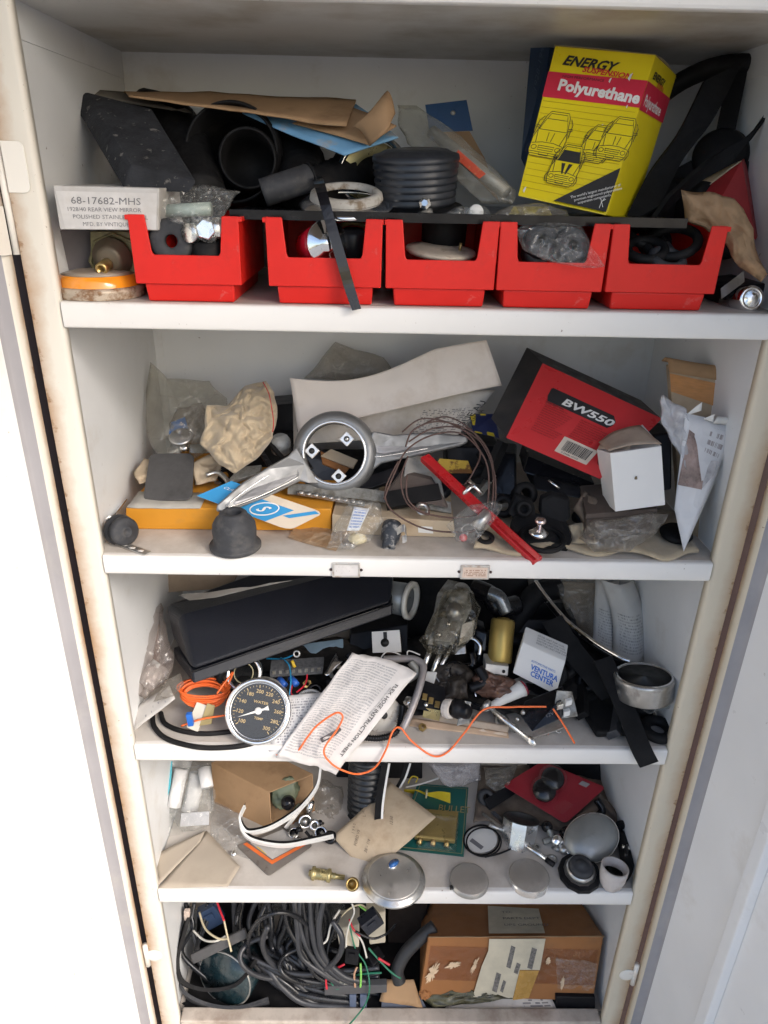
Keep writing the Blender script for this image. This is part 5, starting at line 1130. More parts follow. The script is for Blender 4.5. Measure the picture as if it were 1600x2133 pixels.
for i in range(37):
    a = A0 + (A1 - A0) * i / 36; l = .0045 if i % 4 == 0 else .0025
    p, p2 = gp(a, .0405), gp(a, .0405 - l); w_ = (p2 - p).cross(axg).normalized() * (.0006 if i % 4 == 0 else .0003)
    obj('tick', ([p - w_, p + w_, p2 + w_, p2 - w_], [(0, 1, 2, 3)], None, False), tanink, ga)
letters(ga, 'WATER', c + axg * -.0030 - gx * .011 + gy * .0115, gx, gy, .0062, tanink, 'lettering', 0, .01, 1.15)
letters(ga, 'TEMP', c + axg * -.0030 - gx * .004 - gy * .0135, gx, gy, .0055, tanink, 'lettering', 0, .01, 1.1)
na = radians(208); nd = gx * cos(na) + gy * sin(na); nw = axg.cross(nd); nc = c + axg * -.0012
obj('needle', poly([nc - nd * .017 - nw * .0040, nc - nd * .010 - nw * .0016, nc + nd * .004 - nw * .0018, nc + nd * .034, nc + nd * .004 + nw * .0018, nc - nd * .010 + nw * .0016, nc - nd * .017 + nw * .0040], axg * .0004), ink_w, ga)
obj('needle_hub', lathe([(.0058, -.001), (.0055, .0012), (0, .0016)], nc, axg, 24), ink_w, ga)
gm = glass('gauge glass')
obj('glass', lathe([(.0450, .0015), (.03, .0019), (0, .0021)], c, axg, 48, cap=False), gm, ga)
obj('mount_clip', sheet(Q((590, 1520, .035), (600, 1498, .06), (602, 1470, .07), (590, 1490, .045)), 3, 3), mat('yellowed plate', (.46, .42, .32), r=.4, m=.4), ga, solid=.0012)
c2 = P(508, 1402, .105); ax2 = (-.1, -.75, .6)
g2 = thing('small_gauge', 'second gauge with a bright rim, half hidden under the padded box', 'gauge', c2)
obj('bezel', lathe([(.024, .0), (.027, .004), (.031, .003), (.032, -.004), (.030, -.03), (0, -.03)], c2, ax2, 48, cap=False), chrome, g2)
obj('dial', lathe([(.0238, .001), (0, .001)], c2, ax2, 32), ink, g2)
obj('scale', ring(c2 + V(ax2).normalized() * .0014, .0165, .0012, ax2, 20, 4), mat('faint scale', (.4, .36, .22), r=.6), g2)
blw = mat('blue wire insulation', (.02, .26, .50), r=.4, bump=0)
one('blue_wire', 'thin blue wire curling down beside the water gauge', 'wire', wire([(585, 1370, .15), (602, 1385, .12), (606, 1420, .08), (603, 1460, .06), (618, 1500, .035), (626, 1520, .022), (615, 1540, .012), (575, 1547, .010)], .0013, 6, 8), blw)
rt = thing('ring_terminal', 'ring terminal on a pale blue wire above the fuse strip', 'terminal', P(615, 1363, .14))
obj('eye', ring(P(618, 1362, .14), .005, .0018, (0, -1, .5), 20, 6), steel, rt)
obj('wire', wire([(555, 1372, .16), (590, 1372, .15), (612, 1364, .142)], .0014), blw, rt)
fs = thing('fuse_strip', 'black fuse strip with blue and red wire ends below the padded box', 'fuse strip', P(620, 1400, .12))
q = Q((562, 1412, .105), (672, 1404, .12), (674, 1388, .13), (562, 1396, .115))
obj('body', hexa(q, V((0, .02, .006))), mat('dusty black bakelite', (.05, .052, .056), r=.6, var=.4, sc=200), fs, bevel=.001)
for i in range(8): obj('contact', box(bilin(q, .08 + .12 * i, .55) + quadn(q) * .001, (q[1] - q[0]) * .03, V((0, .001, 0)), V((0, 0, .004))), zinc, fs)
for (x, y) in ((588, 1420), (612, 1418)): obj('blue_boot', tube(Q((x - 6, y - 6, .10), (x + 6, y + 8, .085)), .0055, 12, 2), mat('blue boot', (.02, .10, .42), r=.4), fs)
rw = mat('red wire insulation', (.55, .02, .04), r=.4, bump=0)
obj('red_wire', wire([(640, 1405, .11), (636, 1425, .09), (618, 1442, .07)], .0014), rw, fs); obj('red_wire', wire([(610, 1425, .09), (606, 1442, .075), (612, 1450, .07)], .0014), rw, fs)
obj('fuse', tube(Q((608, 1376, .13), (614, 1390, .125)), .003, 8, 2), mat('yellow and red fuse', (.60, .40, .03), r=.4), fs)
# ---- clear plastic jar and foil
c = P(645, 1470, .055)
jar = thing('plastic_jar', 'small clear plastic jar with ribbed sides behind the blue wire', 'jar', c)
cj = film('thick clear plastic', (.80, .80, .80), .3, bump=.1, r=.08)
obj('wall', lathe([(.022, -.034), (.025, -.010), (.0275, .004), (.026, .006), (.0235, .004), (.021, -.010), (.019, -.034)], c, (-.1, -.5, .85), 24, cap=False), cj, jar)
obj('floor', lathe([(.010, -.012), (.009, -.006), (0, -.004)], c + V((-.003, -.01, -.01)), (-.1, -.5, .85), 24), cj, jar)
one('foil_strip', 'curled bright foil strip beside the white instruction sheet', 'foil', sheet(Q((675, 1405, .11), (692, 1400, .115), (715, 1378, .13), (700, 1360, .15)), 6, 8, .002, 60, 35, fn=lambda u, v: V((0, -.006 * sin(pi * u), 0))), chrome, solid=.0004)
# ---- instruction sheet
q = [P(700, 1612, -.022), P(868, 1400, .070), P(735, 1356, .100), P(575, 1576, -.010)]
isht = thing('instruction_sheet', 'printed flex hose instruction sheet draped over the third shelf edge', 'paper', P(720, 1480, .03))
ipm = printed('instruction print', (.66, .63, .61), (.33, .33, .34), 44, (.26, .06), (.94, .95), .55, vert=True, dirt=(.56, .52, .48))
bow = lambda u, v: V((.003 * sin(6 * v), .010 * (abs(noise.noise(V((u * 3.1, v * 4.3, 7)))) - .2) - .008 * sin(pi * u) - .003 * sin(5 * v + 2 * u), .008 * sin(pi * u) + .004 * sin(4 * v)))
obj('page', sheet(q, 26, 18, 0, fn=lambda u, v: bow(u, v)), ipm, isht, solid=.0004)
# words run from the upper right end towards the lower left, tops of the letters to the right
qr = [q[2], q[3], q[0], q[1]]
bow_r = lambda u, v: bow(1 - u, 1 - v)
ftext(isht, 'FLEX HOSE INSTRUCTION SHEET', qr, .155, .835, .060, ink, off=.0012, bow=bow_r, bold=.01, sx=1.08)
ftext(isht, 'READ ALL STEPS BEFORE FITTING', qr, .20, .80, .025, ink_g, off=.0012, bow=bow_r)
st = fpatch(isht, 'ink_stain', qr, [(.66, .62), (.73, .60), (.80, .50), (.78, .45), (.70, .52), (.64, .57)], mat('inky smudge', (.10, .09, .09), r=.7, var=.6, sc=120), .0012, bow=bow_r)
i2 = thing('instruction_sheet', 'second printed sheet lying flat under the instruction sheet', 'paper', PS(620, 1560, z2))
obj('page', sheet([P(560, 1566, -.002), P(720, 1560, -.003), P(700, 1440, .07), P(585, 1450, .06)], 14, 10, .002, 30, 36), printed('lower print', (.62, .61, .61), (.15, .15, .18), 20, (.08, .08), (.92, .92), .5), i2, solid=.0004)
# ---- ribbed hose, dial and rod to the right of the sheet
c = P(800, 1490, .055)
pl = thing('pale_dial', 'pale round dial plate behind the instruction sheet', 'dial', c)
obj('plate', lathe([(.030, -.004), (.031, 0), (.029, .002), (0, .0025)], c, (.1, -.8, .6), 40), mat('pale dial face', (.50, .47, .42), r=.4, dirt=(.2, .15, .1), da=(.52, .66), dsc=60), pl)
obj('centre', lathe([(.006, .0026), (.005, .005), (0, .005)], c, (.1, -.8, .6), 16), ink, pl)
def coil_tube(name, label, cat, pts, R, r, turns, m_):
    p = spline(Q(*pts), 30); T, U = frames(p); n = len(p); out = []
    for i in range(n):
        a = 2 * pi * turns * i / (n - 1); out.append(p[i] + (U[i] * cos(a) + T[i].cross(U[i]) * sin(a)) * R)
    return tube(out, r, 6, 1)
ch = thing('ribbed_hose', 'thin black ribbed hose curving round the pale dial', 'hose', P(810, 1535, .03))
obj('core', wire([(755, 1535, .02), (790, 1538, .018), (825, 1525, .025), (836, 1490, .05), (838, 1470, .06)], .0045, 12), rub, ch)
obj('ribs', coil_tube('', '', '', [(755, 1535, .02), (790, 1538, .018), (825, 1525, .025), (836, 1490, .05), (838, 1470, .06)], .0045, .0012, 30, None), rubg, ch)
one('bent_rod', 'bent grey steel rod beside the instruction sheet', 'rod', wire([(800, 1374, .13), (850, 1372, .125), (874, 1378, .115), (882, 1396, .10), (868, 1450, .06), (848, 1500, .030), (836, 1522, .020)], .0062, 14, 8), mat('grey plated rod', (.36, .34, .34), r=.45, m=.4, dirt=(.22, .15, .12), da=(.5, .75)))
one('white_string', 'thin white cord looped behind the instruction sheet', 'cord', wire([(790, 1376, .14), (805, 1358, .15), (830, 1362, .145), (848, 1376, .135), (850, 1356, .15), (875, 1364, .14)], .0013), ink_w)
# ---- turn signal mechanism, cups
c = P(850, 1250, .26)
cup = thing('grey_cup', 'grey metal cup with a white plastic lip near the top centre', 'cup', c)
axc = (V((1, -.5, .1))).normalized()
obj('cup', lathe([(0, -.05), (.024, -.05), (.030, -.042), (.031, 0), (.029, .001), (.028, -.03), (0, -.03)], c, axc, 36), mat('blue grey metal', (.26, .28, .29), r=.38, m=.5), cup)
obj('lip', lathe([(.030, .001), (.036, .002), (.036, .009), (.027, .010), (.026, .001)], c, axc, 36, cap=False), mat('dirty white lip', (.55, .54, .50), r=.5), cup)
tm = thing('signal_mechanism', 'greasy zinc turn signal mechanism in torn film, standing in the middle', 'mechanism', P(935, 1310, .18))
obj('casting', poly(Q((885, 1345, .165), (940, 1352, .16), (960, 1320, .18), (985, 1265, .21), (972, 1238, .23), (935, 1230, .24), (912, 1262, .21), (905, 1300, .19)), V((.0, .03, .008))), zinc, tm, bevel=.004)
obj('neck', tube(Q((950, 1262, .215), (962, 1228, .235)), lambda t: .019 - .004 * t, 20, 3), zinc, tm)
obj('cap', lathe([(.014, -.01), (.015, .004), (.012, .008), (0, .008)], P(962, 1230, .232), (.15, -.35, 1), 24), steel, tm)
obj('housing', hexa(Q((902, 1335, .158), (944, 1340, .156), (958, 1290, .185), (918, 1285, .188)), V((0, .02, .006))), mat('greasy steel housing', (.24, .235, .215), r=.35, m=.7, var=.3, sc=50, bump=.3, dirt=(.08, .06, .035), da=(.45, .7), dsc=50), tm, bevel=.003)
obj('cam_disc', lathe([(.012, -.004), (.0165, -.003), (.0165, .003), (.010, .004), (.009, .008), (0, .008)], P(948, 1275, .188), (-.2, -1, .6), 28), steel, tm)
for (x, y, Y) in ((935, 1300, .172), (960, 1265, .198), (915, 1322, .165), (950, 1322, .168)): obj('screw', lathe([(.005, -.004), (.005, .003), (0, .004)], P(x, y, Y), (-.2, -1, .5), 14), bolt_m, tm)
obj('lever_plate', slab_n(Q((955, 1345, .165), (985, 1330, .18), (990, 1290, .20), (962, 1300, .19)), .003), steel, tm, bevel=.001)
obj('web', blob(P(928, 1290, .192), V((.012, 0, .004)), V((0, .006, 0)), V((-.004, 0, .016)), .25, 2, 5, 4), mat('oily brown grease', (.10, .082, .05), r=.3, m=.2, var=.4, sc=80, bump=.5), tm)
for (a, b, r) in (((900, 1345, .16), (882, 1392, .13), .0052), ((922, 1345, .16), (898, 1410, .12), .0050), ((940, 1345, .16), (908, 1412, .12), .004)): obj('prong', tube(Q(a, b), r, 10, 2), bolt_m, tm)
obj('foot', slab_n(Q((880, 1430, .105), (900, 1432, .10), (910, 1400, .12), (890, 1398, .125)), .006), whitec, tm, bevel=.001)
obj('film', pil([(875, 1335, .16), (900, 1290, .18), (925, 1232, .22), (975, 1225, .22), (1002, 1262, .2), (990, 1320, .17), (950, 1362, .14), (895, 1362, .14)], th=.026, amp=.010, sc=45, seed=37), film('oily film', (.62, .57, .45), .015), tm)
q = Q((776, 1360, .185), (836, 1358, .175), (832, 1312, .20), (774, 1316, .21))
sq = thing('switch_block', 'square white-faced switch with a round hole, behind the instruction sheet', 'switch', q[0])
obj('plate', slab_n(q, .003), whitec, sq, bevel=.0006)
obj('hole', lathe([(.0068, .0), (.0078, .0008), (0, .0003)], on(q, .0006)(.46, .45), quadn(q), 24), ink, sq)
obj('slot', [(lambda o_: ([o_(.42, .62), o_(.55, .62), o_(.55, .95), o_(.42, .95)], [(0, 1, 2, 3)], None, False))(on(q, .0007))], ink, sq)
obj('body', tube([sum(q, V()) / 4 - quadn(q) * .004, sum(q, V()) / 4 - quadn(q) * .04], .021, 24, 2), mat('brown bakelite', (.09, .05, .04), r=.5), sq)
# ---- brass cylinder, white box
c = P(1040, 1380, .16)
bz = (V(P(1048, 1290, .205)) - c); L = bz.length; bz.normalize()
br_ = thing('brass_canister', 'brass coloured canister standing at the back in the middle', 'canister', c)
obj('body', lathe([(.020, 0), (.0215, .002), (.0215, L - .004), (.0195, L), (.012, L), (.011, L + .003), (0, L + .003)], c, bz, 40), mat('tarnished brass', (.42, .30, .09), r=.42, m=.7, var=.12, dirt=(.2, .13, .04), da=(.52, .78), dsc=25), br_)
q = plan(Q((1068, 1402, .125), (1158, 1448, .095), (1178, 1378, .125), (1088, 1338, .16)))
wbx = thing('ignition_box', 'small white carton with blue lettering beside the brass canister', 'box', q[0])
rt_ = P(1190, 1372, .145) - q[2]
tt = V((.012, .035, .010))
obj('body', hexa(q, [tt] * 4), whb, wbx, bevel=.0015)
blp = mat('blue print', (.03, .14, .50), r=.5, bump=0)
ftext(wbx, 'VENTURA', q, .33, .36, .16, blp, bold=.03, off=.0008, sx=.92)
ftext(wbx, 'CENTER', q, .36, .18, .16, blp, bold=.03, off=.0008, sx=.95)
ftext(wbx, 'AUTOMOTIVE PARTS', q, .30, .57, .07, blp, off=.0008, sx=.9)
qt = [q[3] + V((0, 0, .0006)), q[2] + V((0, 0, .0006)), q[2] + tt + V((0, 0, .0006)), q[3] + tt + V((0, 0, .0006))]
for i in range(4): ftext(wbx, 'RESISTOR UNIT FOR COIL'[i:], qt, .30, .25 + .15 * i, .10, ink_g, off=.0006, sx=.95)
# ---- rags, red cup, brass bits in the middle front
one('grease_rag', 'black greasy rag heaped below the signal mechanism', 'rag', pil([(880, 1430, .12), (905, 1390, .14), (960, 1375, .15), (985, 1400, .13), (975, 1450, .09), (920, 1462, .08)], th=.022, amp=.014, sc=45, seed=38), mat('greasy black rag', (.030, .024, .020), r=.6, var=.5, sc=70, bump=.6, crum=40))
one('rust_lump', 'rusty brown greasy lump in front of the white carton', 'lump', pil([(985, 1410, .12), (1010, 1396, .13), (1072, 1415, .11), (1075, 1440, .09), (1040, 1455, .08), (985, 1445, .10)], th=.018, amp=.010, sc=60, seed=39), mat('rusty grease', (.14, .075, .055), r=.35, var=.4, sc=60, bump=.5, dirt=(.22, .10, .02), da=(.6, .68), dsc=60))
sb_ = thing('silver_block', 'small silver block with a hole under the brass canister', 'block', P(1030, 1395, .14))
q = Q((1010, 1402, .13), (1058, 1408, .13), (1060, 1388, .14), (1012, 1382, .14))
obj('block', hexa(q, V((0, .03, 0))), mat('silvered block', (.46, .45, .42), r=.4, m=.5), sb_, bevel=.001)
obj('hole', lathe([(.003, .0), (0, .0003)], on(q)(.8, .4), quadn(q), 14), ink, sb_)
a, b = P(1010, 1478, .065), P(1088, 1434, .095)
rc = thing('lens_funnel', 'white cone with a dark red end lying in the middle', 'funnel', a)
d = (b - a).normalized(); L = (b - a).length
obj('cone', lathe([(.004, 0), (.0125, L * .9), (.0145, L), (.0135, L)], a, d, 28, cap=False), whitec, rc)
obj('red_end', lathe([(.0132, L - .001), (.0145, L + .003), (.010, L + .006), (0, L + .004)], a, d, 28), mat('dark red lens', (.20, .015, .03), r=.15, coat=.5), rc)
tw = thing('terminal_block', 'black terminal block with brass screws beside the bent rod', 'terminal block', P(900, 1470, .06))
q = Q((868, 1478, .055), (925, 1490, .048), (930, 1455, .07), (876, 1436, .085))
obj('body', hexa(q, V((.0, .02, .008))), plast, tw, bevel=.002)
for (u, v) in ((.2, .7), (.45, .6), (.7, .5)): obj('brass_strap', box(bilin(q, u, v) + quadn(q) * .001, (q[1] - q[0]) * .09, quadn(q) * .0012, (q[3] - q[0]) * .16), brass, tw, bevel=.0006)
obj('screw', lathe([(.0042, 0), (.004, .002), (0, .0022)], on(q)(.30, .35), quadn(q), 16), bolt_m, tw)
obj('brass_plate', slab_n(Q((880, 1494, .048), (915, 1502, .04), (918, 1480, .052), (884, 1474, .058)), .003), brass, tw)
c = P(934, 1476, .050)
one('knurled_ring', 'white knurled plastic ring beside the black terminal block', 'ring', lathe([(.011, -.004), (.0155, -.005), (.0165, .002), (.0155, .007), (.011, .008), (.0105, .002), (.011, -.004)], c, (.75, -.55, .3), 14, flat=True), mat('soiled white plastic', (.58, .54, .50), r=.5))
one('black_plug', 'black stepped plug right of the white knurled ring', 'plug', lathe([(.0, .018), (.010, .018), (.012, .012), (.012, .004), (.016, .002), (.016, -.012), (0, -.012)], P(958, 1478, .046), (.7, -.5, .1), 24), plast)
one('grey_clip', 'clear grey plastic clip standing beside the orange wire', 'clip', slab_n(Q((952, 1512, .03), (978, 1506, .035), (982, 1462, .06), (962, 1458, .06)), .003), film('smoke plastic', (.4, .42, .42), .5), bevel=.001)
tnc = thing('stained_card', 'folded stained cream card lying at the front behind the orange wire', 'card', PS(950, 1520, z2))
obj('leaf', sheet([PS(855, 1500, z2) + V((0, 0, .004)), PS(1055, 1535, z2) + V((0, 0, .002)), PS(1062, 1518, z2) + V((0, 0, .006)), PS(868, 1490, z2) + V((0, 0, .012))], 12, 4, .002, 40, 40), mat('stained cream card', (.58, .48, .38), r=.7, dirt=(.40, .26, .18), da=(.5, .75)), tnc, solid=.0012)
obj('fold', sheet([PS(850, 1512, z2) + V((0, 0, .0)), PS(1060, 1538, z2) + V((0, 0, .0)), PS(1058, 1530, z2) + V((0, 0, .004)), PS(852, 1500, z2) + V((0, 0, .006))], 12, 4, .001, 40, 41), mat('tan card', (.50, .36, .25), r=.7), tnc, solid=.0012)
a, b = P(1012, 1468, .06), P(1104, 1542, .006)
sp_ = thing('spark_bolt', 'bright long bolt with a flattened eye lying at the shelf front', 'bolt', b)
d = (b - a).normalized()
obj('shank', tube([a, b], .0038, 12, 2), bolt_m, sp_)
obj('eye', blob(b + d * .002, d * .010, V((0, .006, 0)), d.cross(V((0, 1, 0))) * .0085, .06, 1, 3, 2), bolt_m, sp_)
obj('head', lathe([(.010, -.006), (.010, .002), (.005, .004), (0, .004)], a, -d, 20), steel, sp_)
# ---- relay / switch at right front
q = Q((1108, 1526, .020), (1172, 1498, .028), (1168, 1458, .05), (1082, 1492, .045))
sw2 = thing('relay', 'black relay with metal terminals at the right front', 'relay', q[0])
obj('body', hexa(q, V((.012, .028, .010))), gloss, sw2, bevel=.003)
obj('frame', slab_n(Q((1150, 1500, .032), (1204, 1492, .03), (1192, 1440, .06), (1160, 1438, .06)), .004), zinc, sw2, bevel=.001)
for (x, y) in ((1166, 1470), (1184, 1462), (1180, 1484)): obj('terminal', box(P(x, y, .036), V((.005, 0, .002)), V((0, .004, 0)), V((0, 0, .005))), bolt_m if x < 1180 else whitec, sw2, bevel=.001)
obj('foot', ribbon(Q((1104, 1534, .012), (1150, 1520, .014), (1180, 1508, .018)), V((0, .004, .001)), .002), steel, sw2)
for (x, y) in ((1078, 1498), (1090, 1484)): obj('screw', lathe([(.004, 0), (.0035, .003), (0, .003)], P(x, y, .04), (-.6, -.7, .3), 12), steel, sw2)
ftext(sw2, '12V', q, .55, .40, .18, ink_g, off=.0008)
# ---- right: chrome trim, straps, cap, papers
ct = thing('chrome_moulding', 'long curved chrome moulding sweeping down to the round chrome cap', 'moulding', P(1200, 1300, .2))
mp = [(1115, 1210, .30), (1140, 1245, .27), (1180, 1292, .22), (1235, 1335, .17), (1290, 1368, .13), (1312, 1378, .12)]
obj('bead', wire(mp, .0040, 12, 10), chrome, ct)
obj('flange', ribbon(Q(*[(a - 4, b + 9, c_ + .004) for a, b, c_ in mp]), V((.004, .002, -.006)), .0015, 10), plast, ct)
one('rubber_strap', 'long black rubber strap hanging over the third shelf edge at the right', 'strap', ribbon(Q((1255, 1372, .10), (1285, 1435, .06), (1310, 1495, .025), (1335, 1558, -.006), (1352, 1592, -.016)), V((.0155, .004, .003)), .0035), strapm)
one('rubber_strap', 'second black rubber strap slanting behind the hanging one', 'strap', ribbon(Q((1150, 1290, .2), (1185, 1345, .16), (1230, 1400, .12), (1275, 1450, .08)), V((.017, .002, .008)), .004), strapm)
c = P(1340, 1440, .062)
oc_ = thing('round_canister', 'round chrome cap with a dark dished top, right of the straps', 'cap', c)  # a flat round cap, closed by the dark dish
axo = (-.05, .20, 1)
obj('side', lathe([(.045, -.008), (.047, -.006), (.047, .020), (.0485, .024), (.0485, .028), (.046, .030), (.0425, .029), (.042, .027)], c, axo, 56, cap=False), steel, oc_)
obj('bright_rim', lathe([(.0465, .0285), (.0445, .0315), (.0425, .0305)], c, axo, 56, cap=False), chrome, oc_)
obj('top', lathe([(.0422, .0285), (.030, .0265), (0, .026)], c, axo, 40), mat('dark dished top', (.05, .05, .048), r=.4, m=.4, var=.3), oc_)
pp = thing('paper_roll', 'curled white instruction papers standing at the right, behind the round cap', 'paper', P(1290, 1300, .25))
wpp = printed('faint print', (.52, .51, .49), (.2, .2, .2), 26, (.15, .1), (.85, .6), .5, dirt=(.40, .37, .33))
obj('leaf', sheet(Q((1275, 1365, .19), (1342, 1372, .18), (1318, 1205, .26), (1248, 1205, .26)), 12, 12, .002, 14, 42, fn=lambda u, v: V((.012 * sin(v * 3), -.022 * sin(pi * u), 0))), wpp, pp, solid=.0005)
obj('leaf', sheet(Q((1235, 1345, .21), (1290, 1365, .20), (1290, 1205, .28), (1240, 1205, .29)), 10, 10, .003, 14, 43, fn=lambda u, v: V((0, -.014 * sin(pi * u), 0))), wpp, pp, solid=.0005)
pw = thing('parts_bag', 'hazy bag of papers and parts behind the chrome moulding', 'plastic bag', P(1200, 1260, .3))
obj('film', pil([(1150, 1210, .32), (1245, 1205, .31), (1250, 1300, .25), (1235, 1335, .22), (1185, 1285, .26)], th=.02, amp=.01, seed=44), dusty, pw)
obj('paper', slab_n(Q((1180, 1290, .30), (1235, 1330, .27), (1240, 1215, .32), (1170, 1210, .33)), .002), tanp, pw)
one('rubber_pad', 'black rubber pedal pad lying flat at the right', 'pedal pad', poly([PS(x, y, z2) + V((0, 0, .002)) for x, y in ((1216, 1500), (1240, 1540), (1310, 1538), (1320, 1500), (1300, 1440), (1225, 1440), (1205, 1465))], V((0, 0, .014))), rub, bevel=.005)
one('rubber_ring', 'thick black rubber ring in the right front corner', 'rubber ring', ring(PS(1368, 1528, z2) + V((0, 0, .009)), .020, .009, (0, -.1, 1), 36, 12), rub)
one('foil_bag', 'crumpled clear bag under the round chrome cap', 'plastic bag', pil([(1320, 1470, .06), (1360, 1465, .055), (1405, 1445, .06), (1400, 1475, .05), (1350, 1490, .045)], th=.012, amp=.01, sc=60, seed=45), clear)
# ---- black jumble at the back
J = [('black_hose', 'black hose elbow under the second shelf, right of the grey cup', 'hose', tube(Q((985, 1225, .28), (1020, 1240, .26), (1040, 1265, .24), (1075, 1260, .26)), .019, 16, 6), gloss),
     ('black_hose', 'thick black hose crossing behind the brass canister', 'hose', tube(Q((960, 1340, .24), (1010, 1330, .25), (1090, 1335, .24), (1140, 1310, .26)), .017, 16, 6), plast),
     ('black_hose', 'black hose running up to the chrome moulding', 'hose', tube(Q((1060, 1320, .26), (1090, 1270, .28), (1120, 1235, .3), (1160, 1225, .32)), .022, 16, 6), rub),
     ('black_bracket', 'black bracket between the signal mechanism and the brass canister', 'bracket', hexa(Q((985, 1400, .17), (1012, 1400, .17), (1015, 1320, .2), (988, 1310, .21)), V((0, .04, 0))), gloss),
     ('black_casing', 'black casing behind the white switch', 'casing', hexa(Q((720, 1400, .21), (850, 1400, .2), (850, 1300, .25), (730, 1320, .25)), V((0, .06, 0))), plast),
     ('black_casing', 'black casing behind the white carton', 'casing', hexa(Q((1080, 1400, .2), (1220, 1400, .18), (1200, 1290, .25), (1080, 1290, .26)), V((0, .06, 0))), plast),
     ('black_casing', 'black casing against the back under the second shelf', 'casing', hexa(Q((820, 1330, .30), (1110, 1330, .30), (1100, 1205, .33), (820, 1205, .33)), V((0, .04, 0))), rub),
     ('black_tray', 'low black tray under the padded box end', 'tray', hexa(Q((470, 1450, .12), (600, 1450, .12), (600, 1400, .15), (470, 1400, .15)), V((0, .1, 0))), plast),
     ('blue_sheet', 'pale blue sheet behind the fuse strip', 'sheet', slab_n(Q((560, 1400, .19), (715, 1395, .19), (715, 1330, .24), (600, 1345, .24)), .003), mat('pale blue sheet', (.25, .36, .46), r=.5)),
     ('black_gasket', 'black gasket lying right of the small white lettered carton', 'gasket', ring(P(1212, 1425, .15), .022, .006, (.2, -.5, 1), 30, 8), rub),
     ('black_lever', 'black lever lying behind the rusty lump', 'lever', ribbon(Q((890, 1440, .11), (960, 1462, .09), (1000, 1475, .075)), V((0, .003, .004)), .004), gloss),
     ('metal_clip', 'shiny clip between the signal mechanism and the brass canister', 'clip', tube(Q((965, 1335, .19), (985, 1330, .19), (1000, 1345, .18), (998, 1365, .17)), .004, 10, 5), chrome),
     ('metal_clip', 'square shiny clip below the signal mechanism', 'clip', hexa(Q((945, 1365, .16), (972, 1362, .16), (970, 1345, .17), (948, 1348, .17)), V((0, .01, 0))), steel),
     ('chrome_elbow', 'dull chrome elbow under the second shelf beside the hose elbow', 'elbow', tube(Q((1020, 1235, .24), (1040, 1245, .23), (1055, 1275, .22)), .013, 16, 6), mat('dull dark chrome', (.20, .21, .22), r=.25, m=.8)),
     ('black_cup', 'black cup at the right front, beside the hanging strap', 'cup', lathe([(.018, 0), (.020, .022), (.017, .022), (.015, .003), (0, .003)], PS(1345, 1500, z2) + V((0, .02, .0)), (0, 0, 1), 28), rub),
     ('glass_bulb', 'shiny bulb head between the bent rod and the terminal block', 'bulb', lathe([(0, .01), (.007, .008), (.010, 0), (.008, -.012), (0, -.014)], P(852, 1462, .06), (0, -1, .6), 20), chrome)]
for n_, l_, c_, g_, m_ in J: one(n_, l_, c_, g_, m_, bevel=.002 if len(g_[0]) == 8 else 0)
# ================================================================ fourth shelf
z3 = SZ[3]
def PZ(px, py, h=0.0): return S(px, py, z3 + h)          # point h above the fourth shelf
def QZ(*p): return [PZ(*a) for a in p]
# ---- bags and kraft sheet on the left
zb = thing('zip_bag', 'clear zip bag with a yellow and blue seal standing against the left side', 'zip bag', PZ(345, 1740))
q = Q((322, 1752, .105), (345, 1740, .12), (372, 1585, .19), (340, 1585, .19))
obj('film', sheet(Q((322, 1752, .105), (430, 1740, .13), (440, 1590, .2), (340, 1585, .19)), 12, 10, .006, 30, 50), clear, zb)
obj('yellow_seal', ribbon(Q((318, 1748, .108), (330, 1690, .13), (340, 1630, .16), (346, 1585, .19)), V((.0055, -.002, 0)), .0012), mat('yellow green seal', (.62, .66, .12), r=.4, bump=0), zb)
obj('blue_seal', ribbon(Q((322, 1752, .105), (334, 1695, .128), (352, 1640, .155), (357, 1585, .19)), V((.0022, -.001, 0)), .0012), mat('aqua seal', (.10, .48, .58), r=.4, bump=0), zb)
wbg = thing('parts_bag', 'clear bag of white plastic parts beside the zip bag', 'plastic bag', PZ(400, 1720))
obj('film', pil([(352, 1690, .14), (370, 1600, .19), (440, 1590, .2), (448, 1660, .15), (435, 1720, .12), (380, 1735, .115)], th=.026, amp=.012, sc=40, seed=51), clear, wbg)
for (a, b, r) in (((362, 1680, .14), (378, 1602, .18), .013), ((395, 1690, .15), (412, 1610, .19), .016), ((432, 1640, .15), (425, 1600, .18), .012)): obj('tube_part', tube(Q(a, b), r, 16, 2), mat('white plastic part', (.68, .68, .68), r=.35), wbg)
obj('grey_slip', slab_n(Q((375, 1722, .118), (435, 1718, .12), (436, 1690, .13), (378, 1694, .13)), .001), mat('grey slip', (.48, .48, .50), r=.5), wbg)
ks = thing('brown_envelope', 'flat greyish kraft envelope with a diagonal fold in the left front corner', 'envelope', PZ(400, 1800))
kg = mat('greyish kraft', (.44, .38, .31), r=.85, var=.06, sc=9, bump=.15, dirt=(.34, .29, .23), da=(.52, .8), dsc=9, spec=.2)
obj('panel', sheet([PZ(330, 1850, .002), PZ(475, 1846, .003), PZ(500, 1805, .004), PZ(430, 1730, .008)], 12, 8, .002, 20, 52), kg, ks, solid=.0008)
obj('folded_flap', sheet([PZ(328, 1845, .004), PZ(418, 1752, .010), PZ(428, 1730, .010), PZ(325, 1778, .012)], 10, 6, .003, 20, 53), kg, ks, solid=.0008)
one('shelf_liner', 'pale cloudy plastic sheet lying on the shelf behind the kraft envelope', 'plastic sheet', sheet([PZ(440, 1760, .002), PZ(520, 1790, .002), PZ(500, 1660, .003), PZ(440, 1650, .004)], 8, 8, .003, 30, 54), film('cloudy sheet', (.75, .74, .72), .25))
